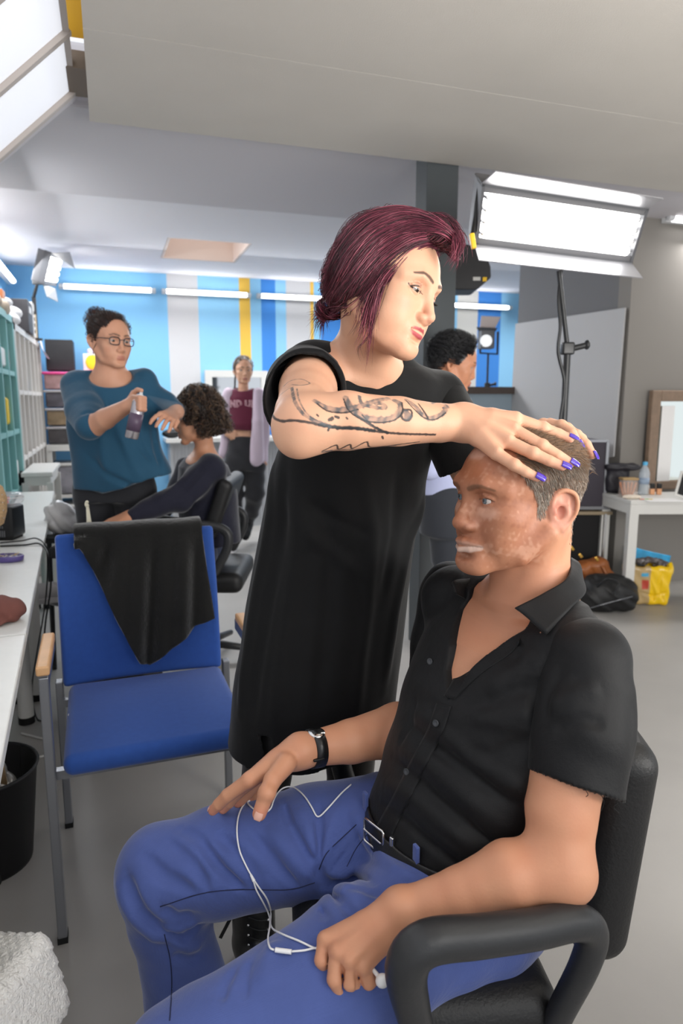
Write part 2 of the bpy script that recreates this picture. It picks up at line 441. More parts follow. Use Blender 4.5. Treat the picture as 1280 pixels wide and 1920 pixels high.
def dpoly(X, pts):
    d = np.full(len(X), 9.); lo = np.min(pts, 0)-.03; hi = np.max(pts, 0)+.03; m = ((X > lo) & (X < hi)).all(1); Y = X[m]; e = np.full(len(Y), 9.)
    for i in range(len(pts)-1): e = np.minimum(e, dseg(Y, pts[i], pts[i+1]))
    d[m] = e; return d
def sstep(a, b, x): t = np.clip((x-a)/(b-a), 0, 1); return t*t*(3-2*t)
def vnoise(X, s, seed=0):   # cheap smooth value noise in -1..1
    r = np.random.default_rng(seed); out = np.zeros(len(X))
    for i in range(7):
        k = r.normal(size=3); k /= np.linalg.norm(k); out += np.sin(X@k*s*(1+.35*i)+r.uniform(0, 6.28))
    return out/3.2
def mix(a, b, t): return a*(1-t[:, None])+np.asarray(b)*t[:, None]
# shared materials
M_tabw = mat('table_white', '#dfe0dd', rough=.35, var=(40, .02), spec=.5)
M_edge = mat('table_edge', '#c3cabb', rough=.5)
M_lacq = mat('white_lacquer', '#d4d3cf', rough=.4)
M_black = mat('black_plastic', '#17181a', rough=.45)
M_blackm = mat('black_matte', '#121214', rough=.8)
M_chrome = mat('chrome', '#d8d8d8', rough=.15, metal=1)
M_silver = mat('silver_paint', '#8f9196', rough=.35, metal=.7)
M_rubber = mat('rubber', '#0c0c0d', rough=.7)
M_clear = mat('clear_plastic', '#c9c6c4', rough=.25, alpha=.45, trans=0)
# ---------------------------------------------------------------- the room shell
def struct(name, mb, m, **k):
    o = mb.build(name, m, **k); o['kind'] = 'structure'; return o
def bx(lo, hi, mb=None):
    lo = np.array(lo, float); hi = np.array(hi, float); return (mb or MB()).box((lo+hi)/2, hi-lo)
M_floor = mat('floor_grey', '#a3a09c', rough=.42, var=(1.3, .14, 9), bump=(60, .08, .002))
M_white = mat('wall_white', '#d9d9da', rough=.75, bump=(90, .15, .002))
M_ceilA = mat('ceiling_cloth', '#c9c4bd', rough=.9, bump=(220, .35, .003), var=(3, .03))
M_ceilB = mat('ceiling_paint', '#c8c5ca', rough=.85, bump=(70, .15, .003))
M_ceilC = mat('ceiling_far', '#d6d5da', rough=.85)
M_dkgrey = mat('wall_dark_grey', '#6e6e70', rough=.8, bump=(90, .15, .002))
M_warmgrey = mat('wall_warm_grey', '#85817c', rough=.8, bump=(90, .15, .002))
M_col = mat('column_paint', '#4c5154', rough=.55, bump=(60, .2, .002))
# floor with worn marks
fm = MB(); bx((-4, -3, -.1), (9, 11, 0), fm); struct('floor', fm, M_floor)
WQ = 7.45
def p_at(u, q, v=560):    # room coordinate along the back wall that a view line meets
    r = (u-640)/(FPX*CP+(960-v)*SP); return q*(r*CT+ST)/(CT-r*ST)
# back wall with painted vertical stripes
B1, G1, B2, Y1, DB, CR = '#82bfe9', '#c9c9cb', '#8fc8ec', '#e9bd4f', '#3f88d8', '#d8d6d0'
stops = [(-1.5, B1), (p_at(311, WQ), G1), (p_at(368, WQ), B2), (p_at(448, WQ), Y1), (p_at(467, WQ), B2), (p_at(487, WQ), DB), (p_at(512, WQ), B2), (p_at(533, WQ), G1),
         (p_at(575, WQ), B2), (p_at(580, WQ), Y1), (p_at(587, WQ), B2), (p_at(600, WQ), DB), (p_at(640, WQ), B2), (p_at(700, WQ), G1), (p_at(780, WQ), B2), (p_at(857, WQ), CR), (p_at(892, WQ), DB), (p_at(938, WQ), B2), (p_at(1010, WQ), G1), (p_at(1060, WQ), B1)]
def stripe_mat(name, stops, axis, lo, hi):
    m = mat(name, (.5, .5, .5), rough=.7, bump=(90, .1, .002)); nt = m.node_tree; L = nt.links.new
    tc = nt.nodes.new('ShaderNodeTexCoord'); sp = nt.nodes.new('ShaderNodeSeparateXYZ'); L(tc.outputs['Object'], sp.inputs[0])
    mr = nt.nodes.new('ShaderNodeMapRange'); mr.inputs['From Min'].default_value = lo; mr.inputs['From Max'].default_value = hi
    L(sp.outputs[axis], mr.inputs['Value']); cr = nt.nodes.new('ShaderNodeValToRGB'); cr.color_ramp.interpolation = 'CONSTANT'
    L(mr.outputs[0], cr.inputs['Fac']); L(cr.outputs['Color'], nt.nodes['Principled BSDF'].inputs['Base Color'])
    el = cr.color_ramp.elements
    while len(el) < len(stops): el.new(.5)
    for i, (x, c) in enumerate(stops):
        el[i].position = max(0, (x-lo)/(hi-lo)) if i else 0
    for i, (x, c) in enumerate(stops): el[i].color = (*lin(c), 1)
    return m
M_str = stripe_mat('striped_wall_paint', stops, 'X', -1.5, 8.5)
struct('wall_back', bx((-1.5, WQ, 0), (8.5, WQ+.12, 3)), M_str)
WL = -.88
M_strl = stripe_mat('left_wall_paint', [(-3, '#d9d9da'), (5.9, '#6aa5dc'), (6.35, '#e3e3e3'), (6.9, B1)], 'Y', -3, 8)
struct('wall_left', bx((WL-.12, 3.15, 0), (WL, WQ, 2.7)), M_strl)
struct('wall_left', bx((WL-.12, -1.2, 0), (WL, 3.15, 1.74)), M_white)
struct('wall_right', bx((3.32, 3.86, 0), (7.6, 3.98, 2.8)), M_warmgrey)
struct('wall_partition', bx((3.32, 3.98, 0), (3.44, 5.2, 2.7)), M_dkgrey)
lp = MB(); bx((1.95, 5.2, 0), (3.44, 5.28, 1.37), lp); struct('wall_low', lp, mat('low_wall_paint', '#8f9fab', rough=.6))
struct('trim_1', bx((1.9, 5.16, 1.37), (3.46, 5.32, 1.43)), mat('ledge_brown', '#4a3f3a', rough=.5))
# ceilings: near cloth-covered panel, a beam band, the far ceiling with a roof-light opening
struct('ceiling', bx((-.02, -1.0, 2.45), (7.6, 2.446, 2.6)), M_ceilA)
struct('seam_backing', bx((0, 2.44, 2.50), (7.5, 2.458, 2.56)), M_ceilB)  # backing plate added above the panel seam to keep light out of the gap
struct('ceiling', bx((-.02, 2.4495, 2.45), (7.6, 3.2, 2.6)), M_ceilA)
struct('ceiling', bx((-.9, 3.2, 2.505), (7.6, 4.53, 2.75)), M_ceilB, bev=.02)
cf = MB(); so = (.5, 5.83, 1.18, 6.68)
for lo, hi in [((-.9, 4.53, 2.59), (8.5, so[1], 2.75)), ((-.9, so[3], 2.59), (8.5, WQ+.1, 2.75)), ((-.9, so[1], 2.59), (so[0], so[3], 2.75)), ((so[2], so[1], 2.59), (8.5, so[3], 2.75))]: bx(lo, hi, cf)
struct('ceiling', cf, M_ceilC)
sh = MB(); z0, z1 = 2.592, 2.9; so_o = so; so = (so[0]+.004, so[1]+.004, so[2]-.004, so[3]-.004)
bx((so[0], so[1], z0), (so[0]+.02, so[3], z1), sh); bx((so[2]-.02, so[1], z0), (so[2], so[3], z1), sh)
bx((so[0]+.02, so[3]-.02, z0), (so[2]-.02, so[3], z1), sh); bx((so[0]+.02, so[1], z0), (so[2]-.02, so[1]+.02, z1), sh)
struct('trim_2', sh, mat('rooflight_lining', '#d9c9c0', rough=.7))
bl = MB(); bx((so[0], so[1], 2.86), (so[2], so[3], 2.875), bl); struct('window_1', bl, mat('rooflight_blind', '#e8dcd6', rough=.8, emit='#f3e7e0', es=1.1))  # blind emits in place of daylight from the opening above
# black steel-grey square column carrying the ceiling edge
struct('column', bx((1.512, 3.215, 0), (1.684, 3.345, 2.506)), M_col, bev=.004)
# sloping roof window with white roller blinds on the left
M_blind = mat('roof_blind', '#e6e8ee', rough=.8, emit='#e8ecf6', es=.55, bump=(8, .2, .01))  # emission stands in for daylight coming through the translucent blinds
M_rail = mat('roof_rail', '#b9b0aa', rough=.6)  # rails tinted as their soft brownish shadows seen through the blind
def roofz(p): return 2.585+.95*p
rw = MB(); pa, pb = WL, -.075
qs = [-.6, .55, 1.1, 1.65, 2.17, 2.62, 3.08]
for i in range(len(qs)-1):
    q0, q1 = qs[i]+.02, qs[i+1]-.02
    rw.prism([(pa, q0, roofz(pa)), (pb, q0, roofz(pb)), (pb, q1, roofz(pb)), (pa, q1, roofz(pa))], (-.01, 0, .012))
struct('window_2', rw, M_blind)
rl = MB()
for q in qs: rl.bar((pa, q, roofz(pa)+.012), (pb, q, roofz(pb)+.012), .05, .03, up=(0, 1, 0))
rl.bar((pb, -.6, roofz(pb)), (pb, 3.1, roofz(pb)), .02, .02)
struct('trim_3', rl, M_rail)
wb = MB(); wb.prism([(pa, 3.11, 1.74), (pa, 3.11, roofz(pa)), (-.02, 3.11, 2.55), (-.02, 3.11, 2.6), (pa, 3.11, 2.6)], (0, .04, 0)); struct('wall_gable', wb, M_ceilB)
yl = MB(); bx((-.07, .2, 2.62), (-.015, 1.95, 2.7), yl); bx((-.07, 2.25, 2.6), (-.02, 2.85, 2.68), yl); struct('trim_4', yl, mat('yellow_reveal', '#f0b92e', rough=.5))
bb = MB(); bx((-.12, 1.9, 2.56), (-.02, 2.2, 2.66), bb); bx((-.2, 2.85, 2.5), (-.02, 3.1, 2.56), bb); struct('trim_5', bb, mat('reveal_wood', '#7d7166', rough=.7))
# ---------------------------------------------------------------- tube lights
M_tube = mat('lit_tube', '#ffffff', emit='#ffffff', es=12)
M_tubeh = mat('tube_housing', '#d5d7da', rough=.4)
def tube_light(a, b, off, label):
    a = np.array(a, float); b = np.array(b, float); off = np.array(off, float)
    r = empty('tube_light', tuple((a+b)/2), label, 'light', 'tube lights around the walls')
    h = MB(); h.bar(a, b, .045, .05); h.build('housing', M_tubeh, r)
    d = (b-a)/np.linalg.norm(b-a); t = MB(); t.cyl(a+d*.04+off, b-d*.04+off, .02, n=12); t.build('tube', M_tube, r)
    for x0, x1 in ((a, a+d*.045), (b-d*.045, b)): e = MB(); e.cyl(x0+off, x1+off, .021, n=10); e.build('end_cap', M_tubeh, r)
zt = 2.41
for k, (u0, u1, lb) in enumerate([(112, 292, 'lit tube light highest on blue wall, left end above woman in glasses'), (304, 470, 'lit tube light crossing the grey stripe above curly hair'), (482, 640, 'lit tube light on the striped wall behind burgundy hair'), (835, 958, 'lit tube light above the studio lamp, right of dark column')]):
    tube_light((p_at(u0, WQ-.05), WQ-.03, zt), (p_at(u1, WQ-.05), WQ-.03, zt), (0, -.035, 0), lb)
tube_light((WL+.06, 4.1, 2.4), (WL+.06, 5.6, 2.4), (.035, 0, 0), 'lit tube light on left wall, nearer and cut by the picture edge')
tube_light((WL+.06, 5.68, 2.4), (WL+.06, 7.2, 2.4), (.035, 0, 0), 'lit tube light on left wall ending above the corner')
tube_light((3.52, 3.83, 2.5), (5.0, 3.83, 2.5), (0, -.035, 0), 'lit tube light high on warm grey right wall')
# ---------------------------------------------------------------- furniture
def wtable(q0, q1, label, dep=.5, ins=.075):
    ed = lambda q: -.232-.049*(q-1.85)
    r = empty('work_table', (ed(q0)-.3, (q0+q1)/2, 0), label, 'table', 'white work tables along the left wall')
    t = MB(); t.prism([(ed(q0), q0, .715), (ed(q1), q1, .715), (ed(q1)-dep, q1, .715), (ed(q0)-dep, q0, .715)], (0, 0, .025)); t.build('tabletop', [M_tabw], r, bev=.003)
    for q, in_ in ((q0+.1, ins), (q1-.12, ins if dep < .3 or ins > .15 else .11)):
        for dp in (in_, dep-.05):
            l = MB(); l.cyl((ed(q)-dp, q, .03), (ed(q)-dp, q, .715), .03); l.build('leg', M_lacq, r)
            f = MB(); f.cyl((ed(q)-dp, q, 0), (ed(q)-dp, q, .03), .032); f.build('foot', M_rubber, r.children[-1])
    f = MB(); f.bar((ed(q0)-.06, q0+.1, .69), (ed(q1)-.06, q1-.12, .69), .03, .05); f.build('rail', M_edge, r)
wtable(3.06, 4.74, 'far white work table beyond the radio, small white bench past its end', .20)
wtable(1.815, 3.05, 'white work table under the black radio and pin dish', .5, .15)
wtable(.45, 1.805, 'nearest white work table, brown mesh cap near its far end', .5, .19)
# grid shelves
M_teal = mat('teal_laminate', '#86bcbb', rough=.5)
M_shw = mat('shelf_white', '#d3d0cc', rough=.5)
def grid_shelf(q0, q1, z1, cols, rows, m, label, pf=-.58, dep=.28, th=.03):
    r = empty('cube_shelf', (pf-dep/2, (q0+q1)/2, 0), label, 'shelf')
    c = MB(); bx((pf-dep, q0, z1-.045), (pf, q1, z1), c); bx((pf-dep, q0, 0), (pf, q1, .045), c); bx((pf-dep, q0, 0), (pf, q0+.045, z1), c); bx((pf-dep, q1-.045, 0), (pf, q1, z1), c); c.build('carcass', m, r)
    for i in range(1, cols):
        q = q0+(q1-q0)*i/cols; d = MB(); bx((pf-dep, q-th/2, .045), (pf-.004, q+th/2, z1-.045), d); d.build('divider', m, r)
    for i in range(1, rows):
        z = z1*i/rows; d = MB(); bx((pf-dep, q0+.045, z-th/2), (pf-.006, q1-.045, z+th/2), d); d.build('shelf_board', m, r)
    d = MB(); bx((pf-dep-.01, q0, 0), (pf-dep, q1, z1), d); d.build('back_panel', m, r)
    return r
grid_shelf(4.15, 5.1, 1.86, 3, 5, M_teal, 'pale teal cube shelf cut by the left picture edge')
grid_shelf(5.14, 6.95, 1.83, 6, 4, M_shw, 'tall white cube shelf beside the teal one, papers hanging from it')
def thing1(name, mb, m, label, cat, group=None, **k): return tag(mb.build(name, m, **k), label, cat, group)
def qv(u, v, p):   # point where the view line through a pixel meets the plane p = const (room frame)
    c = 960-v; x, y, z = u-640, FPX*CP+c*SP, -FPX*SP+c*CP; a, b = x*CT+y*ST, -x*ST+y*CT; t = p/a
    return np.array([p, b*t, CAMH+z*t])
# things in the shelves
rs = random.Random(3)
cols = ['#d9d9d4', '#2b2b2e', '#e9c32a', '#b9c9cc', '#c7a58a', '#efefef', '#7fb1b5']
z_t = [.405, .775, 1.147, 1.52]
k = 0
shl = [(4.72, 1.147+.02, .17, .12, '#e6c41d', 'yellow packet standing in a teal shelf cube'), (4.9, 1.147+.02, .2, .07, '#2a2a2c', 'black bottle beside yellow packet in teal shelf'),
       (4.72, 1.52, .12, .2, '#e4e6e6', 'white folded cloth in an upper teal cube'), (4.93, 1.52, .13, .1, '#4b4b48', 'dark brush pot in upper teal cube'),
       (4.9, .775, .16, .2, '#e8e6e3', 'white paper heap in a lower teal cube')]
for q, z, h, w, c, lb in shl:
    b = MB(); b.box((-.66, q, z+h/2), (.12, w, h), bev=.02); thing1('shelf_packet', b, mat('packet'+c, c, rough=.5), lb, 'packet')
for q, z, h, c, lb in [(5.75, 1.39, .14, '#5fa9a4', 'teal bottle in top row of the white shelf'), (6.0, 1.39, .1, '#6b8fb8', 'blue pot in top row of the white shelf'), (5.5, 1.39, .16, '#efefef', 'white roll of paper in the white shelf'), (5.8, .93, .07, '#3a3a3c', 'small black pot in middle row of white shelf'), (5.55, .93, .09, '#9a7a66', 'brown pot in middle row of white shelf')]:
    b = MB(); b.lathe([(.0, 0), (.035, 0), (.037, h*.7), (.02, h*.85), (.018, h), (0, h)], (-.66, q, z-.001), 14); thing1('shelf_bottle', b, mat('pot'+c, c, rough=.4), lb, 'bottle')
# clutter on top of the shelves
def crate(c, d, col, name, label, cat, rot=0, bev=.006, group=None):
    b = MB(); b.box(c, d, R=rotz(rot), bev=bev); return thing1(name, b, mat(name+str(len(MATS)), col, rough=.6, var=(18, .12)), label, cat, group)
cl = Sculpt(); rs = random.Random(5)
for i in range(7): cl.ell((-.7+rs.uniform(-.05, .06), 4.5+i*.07, 1.875+rs.uniform(0, .03)), (.09, .1, .05), k=.03)
cl.build('cloth_heap', mat('cloth_beige', '#c9b9a8', rough=.9, var=(9, .3)), None, .012, frame='W'); tag(bpy.data.objects['cloth_heap'], 'beige cloth heap on top of teal shelf', 'cloth')
crate((-.68, 5.0, 1.94), (.14, .12, .15), '#c77b4e', 'orange_carton', 'orange carton on top of teal shelf', 'box')
hp = Sculpt()
for a, b in [((-.68, 5.35, 1.87), (.12, .2, .05)), ((-.66, 5.5, 1.93), (.1, .14, .05)), ((-.68, 5.25, 1.97), (.09, .12, .04))]: hp.ell(a, b, k=.02)
hp.build('paper_heap', mat('paper_white', '#e2e2e4', rough=.8), None, .01, frame='W'); tag(bpy.data.objects['paper_heap'], 'white crumpled paper and bags atop the white shelf', 'paper')
pkb = MB(); pkb.box((-.66, 5.62, 1.925), (.12, .14, .03), R=rotz(.3), bev=.01); thing1('pink_pouch', pkb, mat('pink_pouch', '#e0529a', rough=.5), 'pink pouch lying in the white paper heap', 'pouch')
crate((-.66, 5.95, 1.95), (.22, .3, .24), '#3c3c40', 'carton', 'dark grey carton with white sticker on white shelf', 'box')
st_ = MB(); st_.box((-.548, 5.93, 2.0), (.004, .12, .05)); thing1('sticker_sheet', st_, mat('sticker', '#e0e0e0'), 'white sticker sheet on dark grey carton', 'paper')
crate((-.66, 6.2, 1.95), (.2, .1, .24), '#9a9590', 'magazine_file', 'grey magazine file right of dark carton', 'box')
crate((-.66, 6.34, 1.97), (.2, .13, .28), '#dedbd8', 'letter_box', 'white box with dark lettering on white shelf', 'box')
lt = MB()
for z in (1.88, 1.93, 1.98, 2.03): lt.box((-.558, 6.34+.01*math.sin(z*90), z), (.003, .05, .026))
lt.build('lettering', M_blackm, bpy.data.objects['letter_box'])
crate((-.67, 6.5, 1.96), (.18, .12, .26), '#59524e', 'brown_file', 'dark brown file beside the lettered white box', 'box')
crate((-.67, 6.66, 1.94), (.2, .12, .22), '#d6c3a4', 'tan_carton', 'tan carton at far end of white shelf', 'box')
pp = MB(); pp.patch([[(-.56, 6.7, 1.84), (-.56, 6.9, 1.84)], [(-.55, 6.72, 1.78), (-.54, 6.93, 1.72)], [(-.53, 6.8, 1.74), (-.5, 6.98, 1.68)]], .002); thing1('hanging_paper', pp, MATS['paper_white'], 'white paper hanging off the end of white shelf', 'paper')
# storage bins on a rack in the corner
rk = empty('bin_rack', (-.25, 7.1, 0), 'cream slatted rack holding stacked storage boxes in corner', 'rack')
fr = MB(); fr.box((-.25, 7.1, .88), (.66, .46, .06)); fr.box((-.25, 7.1, .42), (.62, .42, .03)); fr.build('shelf_board', M_lacq, rk)
for a in (-.56, .06):
    for b in (6.9, 7.3): l = MB(); l.box((a, b, .44), (.05, .05, .88)); l.build('leg', M_lacq, rk)
bins = [(.915, '#4a4648', '#a9a6a8', 'clear storage box of black fabric, lowest on rack top'), (1.085, '#8f7a5e', '#a9a6a8', 'clear storage box of brown and tan cloths, second from rack'), (1.25, '#56525a', '#a9a6a8', 'clear storage box of grey cloths below the pink one'), (1.415, '#b08a8a', '#e84f93', 'storage box with bright pink rim and lid, topmost')]
for z, cc, rc, lb in bins:
    r = empty('storage_box', (-.26, 7.08, z), lb, 'box', 'storage boxes stacked in the corner')
    b = MB(); b.box((-.26, 7.08, z+.07), (.6, .4, .135), bev=.015); b.build('tub', mat('tub'+cc, cc, rough=.25, var=(14, .35, 6), coat=.4), r)
    l = MB(); l.box((-.26, 7.08, z+.148), (.63, .43, .022), bev=.008); l.build('lid', mat('lid'+rc+cc, rc, rough=.4), r)
for z, lb in [(.05, 'clear storage box on the floor under the rack'), (.445, 'clear storage box of dark stuff on lower rack board')]:
    r = empty('storage_box', (-.26, 7.08, z), lb, 'box', 'storage boxes stacked in the corner')
    b = MB(); b.box((-.26, 7.08, z+.13), (.54, .36, .26), bev=.02); b.build('tub', MATS.get('tubl') or mat('tubl', '#85838a', rough=.25, var=(9, .4, 6), coat=.4), r)
    l = MB(); l.box((-.26, 7.08, z+.275), (.57, .39, .025), bev=.008); l.build('lid', M_lacq, r)
crate((-.42, 7.1, 1.73), (.24, .3, .28), '#262629', 'black_carton', 'black upright box standing on the pink storage box', 'box')
yc = crate((-.12, 7.1, 1.67), (.2, .2, .16), '#e0dedb', 'white_carton', 'white carton with a yellow blob beside black box', 'box')
yb = MB(); yb.ball((-.14, 6.995, 1.67), (.06, .008, .07)); yb.build('yellow_print', mat('yellow_print', '#e6cf25'), yc)
ld = MB(); ld.box((-.1, 7.1, 1.775), (.16, .16, .05), bev=.02); thing1('lilac_tin', ld, mat('lilac', '#cfc3dc', rough=.4), 'lilac round-cornered tin on the white carton', 'tin')
# small white bench
wbn = empty('white_bench', (-.48, 5.2, 0), 'small white bench between far work table and storage rack', 'table')
b = MB(); bx((-.575, 4.87, .82), (-.385, 5.6, .85), b); b.build('top', M_lacq, wbn, bev=.004)
b = MB(); bx((-.56, 4.89, .76), (-.4, 5.58, .82), b); b.build('apron', M_lacq, wbn)
for a in (-.555, -.405):
    for q in (4.89, 5.56): l = MB(); bx((a-.02, q-.02, 0), (a+.02, q+.02, .78), l); l.build('leg', M_lacq, wbn)
# blue conference chair
M_blue = mat('blue_fabric', '#2c53a2', rough=.9, sheen=.3, bump=(900, .3, .001), var=(60, .06))
M_woodarm = mat('beech', '#d8aa7c', rough=.45, var=(25, .08))
ca = math.radians(19.8); fx = np.array([math.cos(ca), math.sin(ca), 0]); fy = np.array([-math.sin(ca), math.cos(ca), 0])
FLc = np.array([-.690, 1.5, 0])
def ch(a, b, z): return FLc+fx*a+fy*b+np.array([0, 0, z])   # a across from left leg, b toward the back
chr_ = empty('conference_chair', CV(*ch(.25, .25, 0)), 'blue fabric armchair with metal legs and black jumper over its back', 'chair')
RB = np.stack([fx, fy, [0, 0, 1]], 1)
b = MB(); b.box(ch(.255, .22, .455), (.455, .47, .055), R=RB, bev=.025)
sv = b.v[0]; loc = (sv-ch(.255, .22, .455))@RB; sv += np.outer(np.where(loc[:, 2] > 0, .014*(1-(loc[:, 0]/.23)**2)*(1-(loc[:, 1]/.235)**2), 0), [0, 0, 1])
b.build('seat', M_blue, chr_, 'C')
bk = MB(); rows = []
for z, bb_ in [(.47, .47), (.6, .485), (.75, .515), (.85, .545), (.917, .558)]:
    rows.append([ch(.012, bb_-.005, z), ch(.13, bb_+.012, z), ch(.25, bb_+.016, z), ch(.37, bb_+.012, z), ch(.487, bb_-.005, z)])
bk.patch(rows, .042, 6, 6); bko = bk.build('backrest', M_blue, chr_, 'C', bev=.012)
for side, a in (('l', 0), ('r', .505)):
    for bq in (0, .49):
        l = MB(); l.box(ch(a, bq, .345 if bq == 0 else .24), (.022, .034, .69 if bq == 0 else .48), R=RB); lo = l.build('leg', M_silver, chr_, 'C', bev=.003)
        f = MB(); f.box(ch(a, bq, .008), (.024, .036, .016), R=RB); f.build('foot_cap', M_rubber, lo, 'C')
    l = MB(); l.box(ch(a, .12, .68), (.022, .26, .03), R=RB); l.build('side_rail', M_silver, chr_, 'C')
    l = MB(); l.box(ch(a, .10, .708), (.03, .25, .024), R=RB, bev=.006); l.build('armrest', M_woodarm, chr_, 'C')
l = MB(); l.box(ch(.2525, .03, .425), (.485, .022, .022), R=RB); l.build('seat_frame', M_silver, chr_, 'C')
l = MB(); l.box(ch(.2525, .45, .425), (.485, .022, .022), R=RB); l.build('seat_frame', M_silver, chr_, 'C')
l = MB(); l.box(ch(.042, .25, .47), (.02, .012, .008), R=RB); l.build('care_tag', M_lacq, chr_, 'C')
# black jumper draped over the backrest: chevron-shaped front hang with vertical folds, short rear hang
M_knit = mat('black_knit', '#141413', rough=.95, sheen=.5, bump=[(420, .6, .002), (60, .4, .006)])
jm = MB(); NA, NB_ = 56, 60; grid = []
for i in range(NA+1):
    s = i/NA; a = .068+s*.375; col = []
    top_w = a
    # lower end of the front hang along the width: deepest right of middle
    drop = np.interp(s, [0, .15, .3, .45, .52, .62, .75, .85, 1], [.03, .16, .29, .42, .435, .40, .35, .325, .31])
    xa = np.interp(s, [0, .5, 1], [.0, .0, .02])   # cloth gathers towards the point as it falls
    for j in range(NB_+1):
        t = j/NB_
        if t < .25: y_, z_ = .610+.003, .917-(.25-t)/.25*.16; g = 0
        elif t < .36: w = (t-.25)/.11; y_, z_ = .560+.05*math.cos(w*PI), .923+.024*math.sin(w*PI)**.7; g = 0
        else:
            g = (t-.36)/.64; z_ = .917-g*max(.03, drop-.036); y_ = np.interp(z_, [.47, .6, .75, .85, .917], [.43, .445, .476, .506, .520])-.006
        fo = .016*math.sin(s*17+g*2.2)*min(1, g*3+.1)+.009*math.sin(s*37+1+g*4)*min(1, g*3+.1)
        if t < .25: fo = -.004*math.sin(s*17)
        aa = a+xa*g*g**.3*(1 if t >= .36 else 0)
        col.append(ch(aa, y_-fo-.026-(.012*g if t >= .36 else 0), z_+.004*math.sin(s*14)*(.3+g)))
    grid.append(col)
G = np.array(grid); a_, b_ = G.shape[:2]
du = np.gradient(G, axis=0); dv = np.gradient(G, axis=1); Nn = np.cross(du, dv); Nn /= np.linalg.norm(Nn, axis=2)[..., None]+1e-9
V = np.concatenate([(G+Nn*.004).reshape(-1, 3), (G-Nn*.004).reshape(-1, 3)]); F = []; o_ = a_*b_
for i in range(a_-1):
    for j in range(b_-1): q = (i*b_+j, (i+1)*b_+j, (i+1)*b_+j+1, i*b_+j+1); F += [q, tuple(x+o_ for x in q[::-1])]
rim = [i*b_ for i in range(a_)]+[(a_-1)*b_+j for j in range(1, b_)]+[i*b_+b_-1 for i in range(a_-2, -1, -1)]+[j for j in range(b_-2, 0, -1)]
F += [(rim[i], rim[i]+o_, rim[(i+1) % len(rim)]+o_, rim[(i+1) % len(rim)]) for i in range(len(rim))]
tag(mesh_obj('jumper', V, F, M_knit, frame='C'), 'black knitted jumper draped over the blue chair back', 'jumper')
